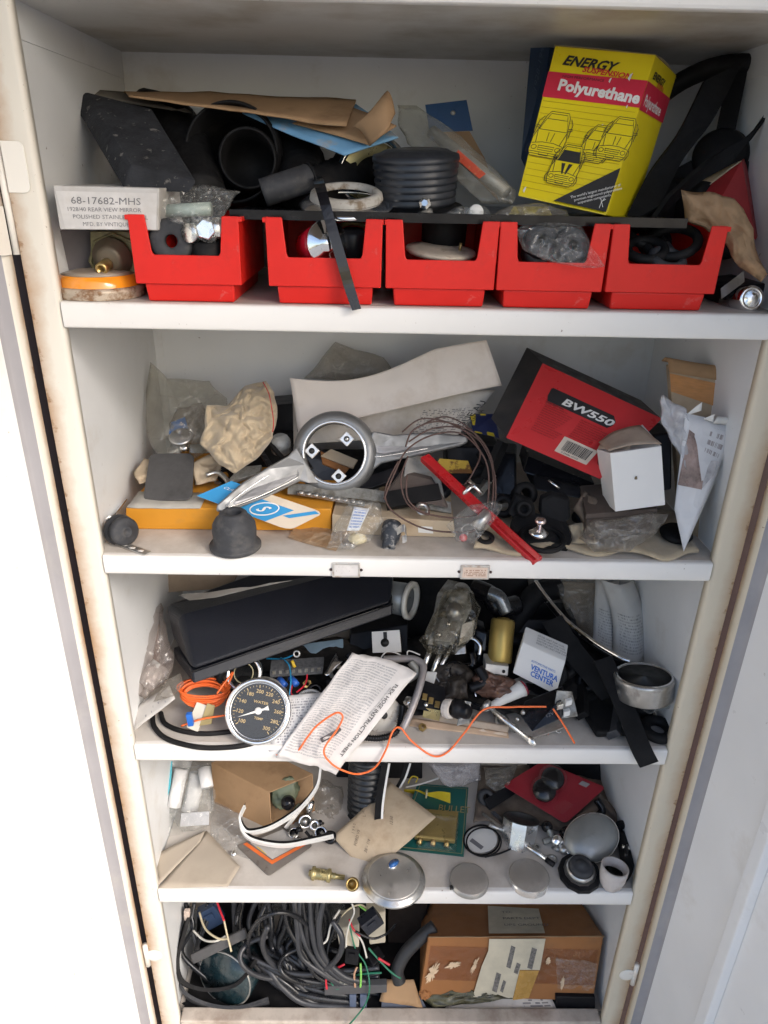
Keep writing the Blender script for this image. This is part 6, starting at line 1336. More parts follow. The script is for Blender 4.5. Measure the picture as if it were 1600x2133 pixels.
# ---- open cardboard box
A, B, C_, D = P(563, 1717, .155), P(657, 1672, .195), P(612, 1598, .215), P(566, 1640, .175)
cbx = thing('cardboard_box', 'small brown cardboard box tipped on its side, open end to the front', 'cardboard box', PZ(560, 1740))
ol = P(463, 1640, .16) - P(566, 1640, .175)
# corners of the open end: bottom-front p0, bottom-right p1, right-top p2, top-left p3
p0, p1, p2, p3 = P(566, 1742, .128), P(656, 1688, .165), P(652, 1612, .21), P(560, 1650, .165)
bk_ = P(440, 1588, .235) - P(560, 1650, .165)
th_ = .0022
for nm, a, b in (('front_panel', p0, p3), ('top_panel', p3, p2), ('back_panel', p2, p1), ('bottom_panel', p1, p0)):
    obj(nm, hexa([a, b, b + bk_, a + bk_], ((p0 + p1 + p2 + p3) / 4 - (a + b) / 2).normalized() * th_), kraft, cbx, bevel=.0006)
obj('inner_end', slab_n([p0 + bk_ * .9, p1 + bk_ * .9, p2 + bk_ * .9, p3 + bk_ * .9], .002), kraft, cbx)
obj('green_wrap', blob(p0 * .15 + p1 * .25 + p2 * .3 + p3 * .3 + bk_ * .15, (p1 - p0) * .28, bk_ * .1, (p3 - p0) * .32, .22, 2.2, 6, 4), mat('grey green wrap', (.17, .20, .13), r=.5, var=.3), cbx)
obj('corrugated_edge', tube([p0 + (p1 - p0) * (i / 24) + V((0, 0, .0016 * (i % 2))) for i in range(25)], .0012, 5, 1), kraft_d, cbx)
one('black_stopper', 'black cap with a bright rim lying in the mouth of the cardboard box', 'cap', lathe([(0, .012), (.009, .012), (.010, .008), (.013, .006), (.014, -.004), (0, -.004)], P(600, 1672, .155), (.1, -1, .5), 24), gloss)  # a stepped cap with a solid face
# ---- chrome bits in front of it
for i, (x, y, h, R, ax_, l_) in enumerate(((636, 1712, .018, .013, (.3, -1, .6), 'chrome knob lying right under the corner of the cardboard box'), (668, 1735, .010, .012, (-.2, -.8, .8), 'black chrome-rimmed knob beside the white-edged strap'), (612, 1735, .012, .010, (.1, -.4, 1), 'small dark chrome knob under the cardboard box edge'))):
    c = PZ(x, y, h); kn = thing('dash_pull', l_, 'knob', c)
    obj('rim', lathe([(R * .78, .001), (R, .002), (R * 1.05, 0), (R, -.006), (R * .6, -.010)], c, ax_, 28, cap=False), chrome, kn); obj('face', lathe([(R * .77, .0014), (0, .002)], c, ax_, 24), gloss if i else steel, kn)
    obj('stem', tube([c - V(ax_).normalized() * .008, c - V(ax_).normalized() * .022], R * .4, 14, 2), steel, kn)
one('chrome_tube', 'stub of chrome tube standing up behind the knobs', 'tube', tube(QZ((640, 1700, .012), (648, 1670, .045)), .007, 16, 2), chrome)
fb2 = thing('parts_bag', 'small clear bag of dark fasteners under the strap loop', 'plastic bag', PZ(640, 1730))
obj('film', pil([(600, 1750, .14), (612, 1715, .16), (650, 1680, .19), (690, 1700, .18), (680, 1750, .14), (640, 1765, .13)], th=.02, amp=.010, sc=55, seed=55), clear, fb2)
for i in range(7): obj('fastener', lathe([(0, .004), (.005, .004), (.006, .001), (.003, 0), (.003, -.012), (0, -.012)], PZ(612 + i * 11, 1742 - (i % 3) * 14, .010 + .006 * (i % 2)), (cos(i * 2.1), -.6, sin(i * 1.7)), 10), gloss if i % 2 else steel, fb2)
cs_ = thing('foil_pouch', 'crumpled grey pouch between the cardboard box and the black bellows', 'plastic bag', P(685, 1690, .19))
obj('film', pil([(640, 1660, .22), (670, 1620, .25), (712, 1640, .23), (722, 1700, .19), (705, 1725, .16), (665, 1720, .17)], th=.026, amp=.012, sc=40, seed=56), dusty, cs_)
obj('contents', blob(P(690, 1695, .19), V((.018, 0, 0)), V((0, .016, 0)), V((0, 0, .02)), .2, 2, 57, 3), mat('grey contents', (.35, .34, .32), r=.6), cs_)
# ---- white-edged black strap
wst = mat('white rubber edge', (.76, .76, .74), r=.5, var=.04, bump=.05, dirt=(.6, .57, .52), da=(.6, .85))
def edged(name, label, pts, wv, th=.0045, ww=.0042):
    t = thing(name, label, 'strap', P(*pts[0]))
    p = Q(*pts); wv = V(wv)
    obj('black_band', ribbon(p, wv, th), strapm, t)
    obj('white_edge', ribbon([a - wv.normalized() * (wv.length + ww * .55) for a in p], wv.normalized() * ww * .5, th * 1.25), wst, t)
    return t
wl = thing('weatherstrip', 'white-edged black strap bent into a loop round the cardboard box', 'strap', PZ(600, 1750))
top = [(668, 1600, .175), (660, 1640, .15), (625, 1685, .125), (570, 1722, .105), (525, 1735, .10), (508, 1728, .102), (500, 1705, .115), (510, 1680, .14)]
low = [(500, 1705, .125), (505, 1732, .100), (530, 1752, .085), (590, 1762, .080), (650, 1752, .088), (695, 1742, .10)]
for L in (top, low):
    p = Q(*L)
    obj('white_edge', ribbon(p, V((.0, -.0015, .0050)), .0042, 8), wst, wl)
    obj('black_band', ribbon([a + V((0, .0042, .0016)) for a in p], V((0, .0035, .0008)), .0040, 8), strapm, wl)
edged('weatherstrip', 'upright white-edged strap standing on the manila tag', [(802, 1590, .185), (795, 1630, .165), (788, 1680, .14), (786, 1732, .115)], V((-.0062, .0, 0)))
_t = bpy.data.objects[-1] if False else None
edged('weatherstrip', 'short white-edged strap curving under the shelf, right of the bellows', [(848, 1590, .23), (838, 1620, .215), (826, 1642, .2)], V((-.004, 0, 0)))
# ---- striped card
vc = thing('striped_card', 'dark card with orange edge stripes lying under the strap loop', 'card', PZ(565, 1790))
q = [PZ(560, 1826, .002), PZ(652, 1762, .003), PZ(590, 1722, .004), PZ(492, 1762, .003)]
obj('card', poly(rrect(q, .006), V((0, 0, .0012))), mat('grey brown card', (.16, .14, .125), r=.35, dirt=(.25, .23, .2), da=(.55, .8)), vc)
o_ = lambda a, b: bilin(q, a, b) + V((0, 0, .0018))
oi = mat('orange print', (.72, .15, .03), r=.4, bump=0); yi = mat('yellow print', (.62, .42, .04), r=.4, bump=0)
for uvs, m_ in (([(.20, .18), (.97, .12), (.97, .20), (.26, .26)], oi), ([(.20, .18), (.26, .26), (.20, .96), (.12, .96)], oi), ([(.27, .45), (.31, .45), (.30, .75), (.26, .75)], yi)):
    obj('stripe', ([o_(a, b) for a, b in uvs], [(0, 1, 2, 3)], None, False), m_, vc)
obj('window', ([o_(a, b) for a, b in ((.28, .28), (.95, .22), (.93, .9), (.24, .92))], [(0, 1, 2, 3)], None, False), mat('milky window', (.48, .46, .44), r=.2), vc)
# ---- brass fittings
def fit(name, label, a, b, prof, m_=brass, n=24):
    a, b = V(a), V(b); d = b - a; L = d.length
    return one(name, label, 'fitting', lathe([(r, h * L) for r, h in prof], a, d, n), m_)
yz = mat('yellow zinc', (.42, .36, .18), r=.32, m=.8, var=.15, bump=.1, dirt=(.2, .16, .08), da=(.55, .8), dsc=60)
fit('pipe_fitting', 'yellow zinc hose fitting lying at the shelf front', PZ(644, 1818, .008), PZ(718, 1828, .006), [(.0, 0), (.006, 0), (.006, .06), (.012, .08), (.0125, .16), (.010, .17), (.010, .22), (.0095, .5), (.012, .52), (.012, .60), (.006, .63), (.0055, .7), (.0065, .72), (.0045, .76), (.0045, 1), (0, 1)], yz)
fit('brass_elbow', 'upright brass hose fitting with an open bore', PZ(735, 1842, .001), PZ(733, 1842, .042), [(.0085, 0), (.0085, .12), (.012, .16), (.012, .32), (.0095, .36), (.0095, .45), (.0115, .48), (.0115, .56), (.0105, .6), (.0105, 1), (.0078, 1), (.0075, .6), (0, .6)])
one('tiny_nut', 'tiny bright nut beside the striped card', 'nut', lathe([(.003, 0), (.005, .001), (.005, .006), (.003, .007), (0, .007)], PZ(487, 1780, .001), (0, -.3, 1), 6, flat=True), bolt_m)
# ---- manila tag
q = [P(765, 1822, .045), P(692, 1742, .105), P(812, 1628, .205), P(908, 1702, .125)]
mt = thing('manila_tag', 'creased tan manila tag with pencil marks leaning on the round lid', 'tag', PZ(770, 1820))
mq = [P(765, 1822, .045), P(908, 1702, .125), P(812, 1628, .205), P(692, 1742, .105)]
mbow = lambda u, v: V((0, -.004 * sin(pi * u), .010 * sin(pi * u) * sin(pi * v)))
obj('paper', sheet(mq, 16, 12, .0025, 24, 58, fn=mbow), tanp, mt, solid=.0006)
for i, (u, v, tx) in enumerate(((.15, .30, '36 - 1/4'), (.12, .52, 'FORD V8'), (.20, .72, '1 9 4 0'), (.58, .35, '12.50'), (.62, .60, 'REAR'), (.45, .82, 'L. H.'))):
    ftext(mt, tx, mq, u, v, .060, mat('pencil', (.13, .10, .08), r=.6, bump=0), rot=28 + 4 * i, off=.0032, bow=mbow, shear=.25)
# ---- black bellows
bl = thing('rubber_bellows', 'black ribbed bellows standing behind the manila tag', 'bellows', P(760, 1690, .19))
pr_ = [(0, .135), (.030, .135)]
for i in range(10): h = .130 - i * .013; pr_ += [(.037, h), (.0385, h - .0035), (.037, h - .007), (.0325, h - .010)]
pr_ += [(.040, .001), (.040, -.002), (.030, -.003), (0, -.003)]
obj('bellows', lathe(pr_, P(762, 1690, .185), (.02, .18, 1), 48), mat('satin black rubber', (.016, .018, .022), r=.32, bump=.1, dirt=(.08, .08, .08), da=(.55, .8)), bl)
# ---- green card with brass connectors, yellow wires
q = [PZ(820, 1768, .004), PZ(966, 1784, .004), P(976, 1640, .235), P(870, 1632, .24)]
for i in (2, 3): q[i] = PZ((976, 870)[i - 2], (1640, 1632)[i - 2], .012)
gcd = thing('blister_card', 'green card with brass connectors under a clear blister', 'card', PZ(900, 1780))
obj('card', slab_n(q, .0012), mat('deep green print', (.010, .105, .090), r=.42, var=.1, dirt=(.02, .16, .14), da=(.55, .85)), gcd)
o3 = on(q, .0007)
fline_m = mat('gold border print', (.35, .28, .12), r=.5, bump=0)
obj('border', [fline(gcd, '', q, [(.04, .03), (.97, .03), (.97, .97), (.06, .97), (.04, .03)], .0006, fline_m, .0008)], fline_m, gcd)
bq = [bilin(q, .25, .14), bilin(q, .86, .14), bilin(q, .86, .55), bilin(q, .25, .55)]
obj('brass_block', hexa([p + V((0, 0, .001)) for p in bq], V((0, 0, .012))), mat('brassy card', (.34, .25, .09), r=.35, m=.5, var=.2), gcd, bevel=.003)
for i in range(3): obj('connector', tube([bilin(q, .34 + .20 * i, .08) + V((0, 0, .004)), bilin(q, .34 + .20 * i, .24) + V((0, 0, .006))], .0052, 12, 2), brass, gcd)
obj('blister', pil([(868, 1768, .07), (950, 1774, .065), (955, 1700, .14), (880, 1692, .145)], th=.016, amp=.003, seed=59), glass('blister clear'), gcd)
ftext(gcd, 'BULLET', q, .50, .60, .10, fline_m, off=.0009)
yw = mat('yellow wire insulation', (.72, .56, .03), r=.4, bump=0)
ywb = thing('wire_bundle', 'bundle of yellow wires tied in the middle, on the green card', 'wire bundle', P(895, 1650, .2))
for i in range(9):
    o = (i - 4) * 1.5
    obj('strand', wire([(842, 1648 + o * .5, .235), (870, 1650 + o * .6, .225), (888, 1654 + o * .3, .215), (915, 1658 + o * 1.4, .205), (938, 1664 + o * 1.9, .195)], .0013, 6, 5), yw, ywb)
obj('tie', ring(P(888, 1654, .215), .008, .0022, (1, -.1, -.1), 16, 6), mat('clear tie', (.6, .55, .35), r=.3), ywb)
obj('loose_end', wire([(850, 1632, .24), (858, 1618, .25), (870, 1620, .25), (866, 1630, .245)], .0014), yw, ywb)
one('white_string', 'thin whitish cord crossing above the yellow wires', 'cord', wire([(845, 1640, .235), (880, 1632, .24), (915, 1620, .25)], .002), ink_w)
one('plastic_bag', 'pale milky plastic bag hanging behind under the third shelf', 'plastic bag', pil([(888, 1585, .25), (1005, 1585, .25), (1000, 1625, .23), (960, 1640, .215), (920, 1635, .22)], th=.022, amp=.010, sc=40, seed=60), film('milky grey film', (.66, .64, .66), .3))
one('plastic_bag', 'grey dusty bag behind the red blister card', 'plastic bag', pil([(1010, 1600, .25), (1080, 1595, .25), (1070, 1640, .22), (1030, 1650, .21), (1012, 1630, .22)], th=.02, amp=.012, sc=40, seed=61), dusty)
# ---- red blister card
q = plan([P(1178, 1716, .135), P(1262, 1640, .19), P(1130, 1585, .25), P(1047, 1636, .205)])
rbc = thing('blister_card', 'red card with two black knobs under clear blisters', 'card', PZ(1160, 1712))
obj('card', poly(rrect(q, .008), -quadn(q) * .0014), mat('dull red print', (.27, .014, .024), r=.4, var=.1, dirt=(.30, .02, .03), da=(.5, .8)), rbc, bevel=.0004)
nq = quadn(q); dome = glass('blister dome')
for (u, v) in ((.34, .55), (.66, .62)):
    c = bilin(q, u, v) + nq * .004
    obj('knob', lathe([(.022, 0), (.0235, .008), (.021, .014), (.012, .018), (0, .019)], c, nq, 28), gloss, rbc)
    obj('blister', blob(c + nq * .006, basis(nq)[0] * .030, basis(nq)[1] * .030, nq * .020, .05, 1.5, int(u * 10), 3), dome, rbc)
obj('blister_lip', slab_n([bilin(q, .12, .12) + nq * .001, bilin(q, .40, .12) + nq * .001, bilin(q, .40, .28) + nq * .001, bilin(q, .12, .28) + nq * .001], .0006), dome, rbc)
fpatch(rbc, 'price_tag', q, [(.83, .20), (.93, .20), (.93, .32), (.83, .32)], mat('grey sticker', (.30, .28, .28), r=.6), .0008)
# ---- chrome hex cup, wire loop, caps
c = P(1082, 1735, .125)
hx = thing('hex_cup', 'faceted chrome cup lying open end up behind the two round lids', 'cup', c)
axh = (.16, .50, 1)
obj('facets', lathe([(.031, -.040), (.0335, -.036), (.036, .020), (.036, .028)], c, axh, 8, flat=True, cap=False), mat('satin facets', (.74, .74, .74), r=.3, m=.9, var=.05), hx)
obj('mouth', lathe([(.0355, .028), (.0340, .0295), (.032, .025), (.029, .006), (0, .004)], c, axh, 32), mat('dark bore', (.035, .035, .035), r=.5), hx)
obj('pin', tube([c + V((-.03, 0, .004)), c + V((-.060, .004, .018))], .004, 10, 2), steel, hx)
wl2 = thing('tagged_wire', 'black wire loop threaded through an oval white tag', 'wire', PZ(1005, 1780))
obj('tag', poly([PZ(1002 + 34 * cos(t), 1750 + 27 * sin(t), .004) for t in [2 * pi * i / 24 for i in range(24)]], V((0, 0, .001))), whitep, wl2)
obj('print', poly([PZ(*a) for a in ((978, 1752, .0055), (984, 1746, .0055), (1008, 1764, .0055), (1002, 1770, .0055))], V((0, 0, .0002))), ink_g, wl2)
obj('loop', tube([PZ(1003 + 37 * cos(t), 1750 + 31 * sin(t), .006) for t in [2 * pi * i / 14 for i in range(14)]], .0018, 8, 5, True), rub, wl2)
obj('loop', tube([PZ(1008 + 36 * cos(t), 1754 + 30 * sin(t), .009) for t in [2 * pi * i / 14 for i in range(14)]], .0016, 8, 5, True), rub, wl2)
obj('tail', tube(QZ((1010, 1785, .004), (1040, 1778, .004), (1064, 1768, .005)), .0017, 8, 5), rub, wl2)
c = PZ(820, 1836, .0)
rl = thing('round_cover', 'large bright round lid with a blue oval emblem', 'lid', c)
obj('rim', lathe([(.050, .0006), (.056, .001), (.0585, .004), (.0575, .008), (.0535, .009), (.052, .012), (.0485, .0135)], c, n=64, cap=False), steel, rl)
lidm = mat('brushed lid', (.66, .65, .63), r=.36, m=.85, var=.06, sc=20, bump=.06, dirt=(.44, .40, .36), da=(.5, .8), dsc=14)
obj('top', lathe([(.0484, .0136), (.046, .0148), (.020, .0158), (0, .016)], c, n=64), lidm, rl)
oc2 = PZ(820, 1799, .0166)
obj('emblem', lathe([(.0085, 0), (.0082, .0012), (0, .0016)], oc2, (0, 0, 1), 32, sx=1.5), chrome, rl)
obj('emblem_face', lathe([(.0074, .0014), (0, .0018)], oc2, (0, 0, 1), 32, sx=1.55), mat('enamel blue', (.03, .14, .42), r=.25, coat=.5, bump=0), rl)
for (x, y, R, h, l_) in ((977, 1838, .0355, .010, 'smaller plain round lid with a nick in its rim, in the middle'), (1101, 1834, .0375, .014, 'deeper plain round lid, to the left of the black filler cap')):
    c = PZ(x, y, .0); t = thing('round_cover', l_, 'lid', c)
    obj('side', lathe([(R, .0006), (R, h - .003), (R - .001, h - .001)], c, n=56, cap=False), chrome if h > .012 else steel, t)
    obj('top', lathe([(R - .001, h - .001), (R - .003, h), (R * .5, h + .0006), (0, h + .0008)], c, n=56), mat('dull lid top', (.56, .53, .50), r=.40, m=.75, var=.1, sc=12, dirt=(.30, .26, .22), da=(.5, .8)), t)
    if h < .012: obj('nick', box(c + V((-R * .96, -R * .42, h * .6)), V((.003, .001, 0)), V((0, .003, 0)), V((0, 0, .0025))), ink, t)
# ---- oval lamp, black cap, white cup and the rest on the right
c = PZ(1232, 1745, .030)
mi = thing('oval_mirror', 'oval metal mirror shell lying face down on the right', 'mirror', c)
nm_ = V((-.10, -.42, .9)).normalized()
obj('shell', lathe([(.0405, -.004), (.042, 0), (.0405, .006), (.032, .013), (.016, .0165), (0, .0175)], c, nm_, 48, sx=1.30, xdir=(1, .55, 0)), mat('dusty grey shell', (.34, .35, .34), r=.4, m=.6, var=.12, sc=18, dirt=(.36, .35, .33), da=(.45, .75), dsc=18), mi)
obj('rim', tube([c + (lambda x, y: x * cos(t) * .0424 * 1.30 + y * sin(t) * .0424)((V((1, .55, 0)) - nm_ * V((1, .55, 0)).dot(nm_)).normalized(), nm_.cross((V((1, .55, 0)) - nm_ * V((1, .55, 0)).dot(nm_)).normalized())) - nm_ * .001 for t in [2 * pi * i / 40 for i in range(40)]], .0016, 8, 1, True), chrome, mi)
c = PZ(1206, 1822, .002)
fc = thing('filler_stopper', 'black stepped filler cap with a scalloped edge', 'cap', c)  # a cap in three steps: skirt, collar and crown
obj('skirt', lathe([(.038, 0), (.0395, .004), (.038, .010), (.030, .012)], c, (0, -.12, 1), 12, flat=True, cap=False), plast, fc)
obj('collar', lathe([(.024, .012), (.026, .014), (.0255, .020), (.023, .022)], c, (0, -.12, 1), 36, cap=False), steel, fc)
obj('crown', lathe([(.0225, .0222), (.021, .030), (.015, .032), (.009, .032), (.008, .036), (0, .037)], c, (0, -.12, 1), 32), rubg, fc)
c = PZ(1270, 1846, .001)
pc = thing('pipe_cup', 'grimy white plastic cup with a dark bore, on the right', 'cup', c)
axp = (.10, .10, 1)
obj('wall', lathe([(.014, 0), (.0195, .008), (.0235, .024), (.0245, .040), (.0245, .046), (.0215, .0465), (.020, .030), (.016, .012), (0, .010)], c, axp, 40, cap=False), mat('grimy white plastic', (.52, .48, .46), r=.5, var=.1, dirt=(.30, .24, .21), da=(.48, .75), dsc=30), pc)
obj('bore', lathe([(.0205, .028), (0, .028)], c, axp, 28), mat('dark bore', (.035, .035, .035)), pc)
pen = thing('tyre_gauge', 'slim steel rod gauge with a black tip lying behind the deeper round lid', 'gauge', PZ(1115, 1775))
obj('barrel', tube(QZ((1080, 1750, .008), (1138, 1790, .007)), .0048, 14, 2), bolt_m, pen)
obj('tip', tube(QZ((1138, 1790, .007), (1154, 1802, .006)), .0052, 14, 2), plast, pen)
obj('rod', tube(QZ((1006, 1695, .012), (1080, 1750, .008)), .003, 10, 2), steel, pen)
for (x, y, h, ax_, R, m_, l_) in ((1160, 1752, .016, (.3, -.7, .7), .013, chrome, 'small chrome ball-headed fitting left of the oval mirror'), (1140, 1722, .022, (-.4, -.6, .7), .011, gloss, 'black glossy knob behind the chrome ball fitting'), (1172, 1770, .010, (.6, -.5, .5), .009, steel, 'dull steel stub beside the filler cap')):
    c = PZ(x, y, h); t = thing('dash_fitting', l_, 'fitting', c)
    obj('head', lathe([(R * .5, -.006), (R, 0), (R * .95, .006), (R * .5, .011), (0, .012)], c, ax_, 24), m_, t); obj('stem', tube([c - V(ax_).normalized() * .005, c - V(ax_).normalized() * .026], R * .45, 12, 2), steel, t)
hc = thing('hose_clamp', 'black clamp with a bright screw against the right side', 'clamp', PZ(1305, 1785, .01))
obj('band', ring(PZ(1308, 1782, .016), .016, .0045, (1, -.4, .4), 28, 8), gloss, hc)
obj('screw', tube(QZ((1296, 1764, .03), (1318, 1768, .03)), .0038, 10, 2), bolt_m, hc)
one('black_hose', 'short black hose lying behind the white cup against the right side', 'hose', tube(QZ((1290, 1830, .014), (1306, 1800, .016), (1298, 1740, .02)), .013, 16, 5), rub)
one('grimy_cloth', 'grimy brown cloth scrap in the back right corner', 'cloth', pil([(1200, 1700, .15), (1250, 1650, .2), (1285, 1690, .16), (1300, 1750, .12), (1290, 1770, .11), (1235, 1700, .15)], th=.014, amp=.012, sc=40, seed=62), mat('grimy rag', (.16, .12, .09)))
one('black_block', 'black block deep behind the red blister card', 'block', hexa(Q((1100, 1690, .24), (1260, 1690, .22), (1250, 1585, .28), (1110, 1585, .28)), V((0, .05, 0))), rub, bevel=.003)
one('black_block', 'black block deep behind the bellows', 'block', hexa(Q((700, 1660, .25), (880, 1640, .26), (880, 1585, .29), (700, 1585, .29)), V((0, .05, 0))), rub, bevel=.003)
rs = thing('mounting_strip', 'narrow black strip lying behind the wire loop', 'strip', PZ(1040, 1700))
obj('strip', ribbon(QZ((1025, 1690, .02), (1050, 1715, .014), (1064, 1745, .010)), V((.004, 0, .002)), .003), gloss, rs)
# ================================================================ bottom of the cabinet
z4 = SZ[4]
def PB(px, py, h=0.0): return S(px, py, z4 + h)
# ---- cardboard box with shipping label
q = plan(Q((874, 2076, .040), (1236, 2086, .040), (1258, 1950, .075), (892, 1952, .085)))
tb0 = P(905, 1870, .24) - q[3]; tb1 = P(1205, 1870, .24) - q[2]
sbx = thing('shipping_box', 'battered orange-brown carton with a shipping label and peeling clear tape', 'box', q[0])
obj('body', hexa(q, [V((.01, .17, .0)), V((-.02, .17, 0)), tb1, tb0]), kraft_d, sbx, bevel=.003)
qt = [q[3], q[2], q[2] + tb1, q[3] + tb0]
gltape = film('brown glossy tape', (.55, .28, .12), .12, bump=.35, bsc=40, r=.15)
n1 = quadn(q) * .0012; n2 = quadn(qt) * .0012
obj('tape', sheet([bilin(q, .02, .30) + n1, bilin(q, .98, .25) + n1, bilin(q, .98, .80) + n1, bilin(q, .02, .86) + n1], 24, 6, .0014, 60, 70), gltape, sbx)
wt_ = mat('torn pale board', (.62, .46, .30), r=.8, var=.2, sc=60)
def torn(seed, u, v, w_, h_, tilt_=0):
    r = random.Random(seed); pts = []
    for i in range(40):
        t = 2 * pi * i / 40; k = r.uniform(.35, 1) if i % 2 else r.uniform(.7, 1.1); x, y = w_ * cos(t) * k, h_ * sin(t) * k
        pts.append((u + x + tilt_ * y, v + y))
    return fpatch(sbx, 'torn_patch', q, pts, wt_, .0036)
torn(1, .05, .42, .030, .22, .12); torn(2, .16, .56, .040, .07, .4); torn(4, .285, .56, .014, .15, .1); torn(5, .80, .30, .012, .12); torn(6, .70, .64, .015, .07)
shl = printed('shipping label', (.60, .54, .42), (.09, .085, .08), 18, (.08, .04), (.94, .96), .42, dirt=(.48, .40, .28))
fpatch(sbx, 'label_front', q, [(.30, .05), (.40, .03), (.44, .10), (.53, .02), (.545, .5), (.66, .5), (.665, .99), (.345, .99), (.35, .80), (.325, .55)], mat('label paper', (.50, .45, .34)), .0040)
fpatch(sbx, 'label_top', qt, [(.345, .01), (.665, .01), (.685, .62), (.36, .70)], mat('label paper', (.50, .45, .34), r=.75, dirt=(.40, .34, .24), da=(.5, .8)), .0055)
for (u, v, w_, h_) in ((.465, .55, .026, .34), (.585, .54, .030, .32), (.405, .16, .028, .30), (.512, .46, .024, .16), (.45, .16, .018, .18)): fpatch(sbx, 'barcode_print', q, [(u, v), (u + w_, v - .03), (u + w_ + .01, v - .03 + h_), (u + .01, v + h_)], mat('smudged bar print', (.14, .13, .12), r=.7, var=.5, sc=220), .0046)
fpatch(sbx, 'tape_yellowed', q, [(.53, .02), (.62, .06), (.655, .50), (.545, .50)], mat('yellowed tape', (.42, .24, .06), r=.25, var=.2), .0052)
for i, tx in enumerate(('TO:', 'PARTS DEPT', 'UPS GROUND')): ftext(sbx, tx, qt, .44, .50 - .16 * i, .055, ink_g, off=.0062)
obj('loose_tape', sheet([bilin(q, .78, .20) + n1, bilin(q, .99, .16) + n1, bilin(q, .98, .64) + n1 * 6, bilin(q, .74, .70) + n1 * 4], 12, 8, .004, 50, 71), clear, sbx)
obj('dented_corner', blob(bilin(q, .03, .02) + V((0, .004, 0)), V((.012, 0, 0)), V((0, .01, 0)), V((0, 0, .014)), .3, 2, 9, 3), kraft_d, sbx)
obj('flap_edge', sheet([q[3] + n2, q[2] + n2, q[2] + V((0, -.003, .001)) + n2, q[3] + V((0, -.003, .001)) + n2], 14, 1, .001, 80), kraft, sbx, solid=.001)
# ---- papers and flaps in front
one('white_leaflet', 'white printed leaflet lying in front of the shipping carton', 'leaflet', sheet(Q((925, 2102, .03), (1160, 2103, .03), (1142, 2064, .055), (945, 2082, .05)), 16, 4, .002, 30, 72), printed('leaflet print', (.62, .55, .48), (.12, .10, .10), 6, (.70, .15), (.96, .6), .5), solid=.0005)
one('olive_bag', 'dark olive plastic bag squashed along the foot of the shipping carton', 'plastic bag', pil([(880, 2080, .04), (905, 2058, .055), (980, 2052, .06), (1060, 2050, .06), (1125, 2056, .055), (1110, 2075, .045), (1000, 2090, .035), (900, 2098, .03)], th=.014, amp=.010, sc=50, seed=73), mat('dark olive film', (.085, .080, .045), r=.25, var=.4, bump=.5, bsc=40))
one('cardboard_flap', 'torn brown cardboard flap between the cables and the carton', 'cardboard', sheet(Q((790, 2085, .035), (880, 2098, .03), (862, 2040, .06), (805, 2040, .06)), 8, 5, .004, 40, 74), kraft, solid=.0025)
one('blue_grey_book', 'blue-grey folded sheet at the bottom left of the carton', 'sheet', slab_n(Q((795, 2100, .03), (890, 2102, .03), (870, 2066, .05), (795, 2066, .05)), .004), mat('slate blue', (.07, .08, .11), r=.5, var=.2))
one('black_case', 'flat black case in front of the right end of the carton', 'case', hexa(Q((1158, 2102, .032), (1240, 2102, .032), (1240, 2078, .036), (1158, 2076, .036)), V((0, .03, 0))), plast, bevel=.002)
one('black_board', 'black panel standing between the carton and the right side', 'panel', hexa(Q((1215, 2095, .10), (1245, 2095, .09), (1290, 1900, .2), (1245, 1870, .25)), V((.008, .03, .0))), rub, bevel=.002)
one('conduit', 'thick black conduit bending down beside the carton', 'conduit', tube(Q((905, 1930, .10), (880, 1950, .09), (845, 1985, .075), (828, 2020, .06), (832, 2045, .05)), .0135, 16, 8), mat('ribbed black conduit', (.022, .023, .026), r=.5, bump=.4, bsc=300, stretch=(.1, .1, 3)))
# ---- lamp bowl and rubber rings at the left
c = P(478, 2025, .075)
bw = thing('lamp_bowl', 'dark teal lamp bowl with a bright rim among the cables', 'lamp bowl', c)
axb = (-.35, -.9, .25)
obj('bowl', lathe([(.058, .02), (.062, .010), (.060, -.02), (.050, -.055), (.02, -.07), (0, -.072)], c, axb, 48), mat('dark teal enamel', (.010, .026, .033), r=.25, var=.2, coat=.3, dirt=(.06, .07, .07), da=(.5, .8)), bw)
obj('rim', ring(c + V(axb).normalized() * .018, .060, .0018, axb, 48, 8), steel, bw)
q = Q((402, 2010, .06), (515, 1955, .075), (508, 1935, .085), (395, 1990, .07))
one('grey_bar', 'flat dark grey bar with a hole lying across the lamp bowl', 'bar', slab_n(q, .010), mat('slate grey plate', (.085, .083, .085)), bevel=.003)
one('rubber_channel', 'wide dark rubber channel curving along the bottom left', 'rubber channel', ribbon(Q((372, 2040, .07), (390, 2075, .045), (440, 2098, .033), (500, 2103, .030), (560, 2085, .038)), V((0, -.004, .015)), .006, 8), rubg)
one('rubber_channel', 'flat rubber channel standing up along the left side', 'rubber channel', ribbon(Q((398, 1890, .14), (382, 1945, .10), (368, 2000, .07), (380, 2045, .05), (430, 2062, .045), (490, 2050, .05), (530, 2000, .06)), V((.006, -.008, .013)), .007, 8), rub)
one('rubber_hose', 'black hose lying along the floor at the left front', 'hose', tube(Q((365, 2090, .05), (400, 2098, .04), (480, 2108, .034), (560, 2100, .034)), .008, 14, 6), rub)
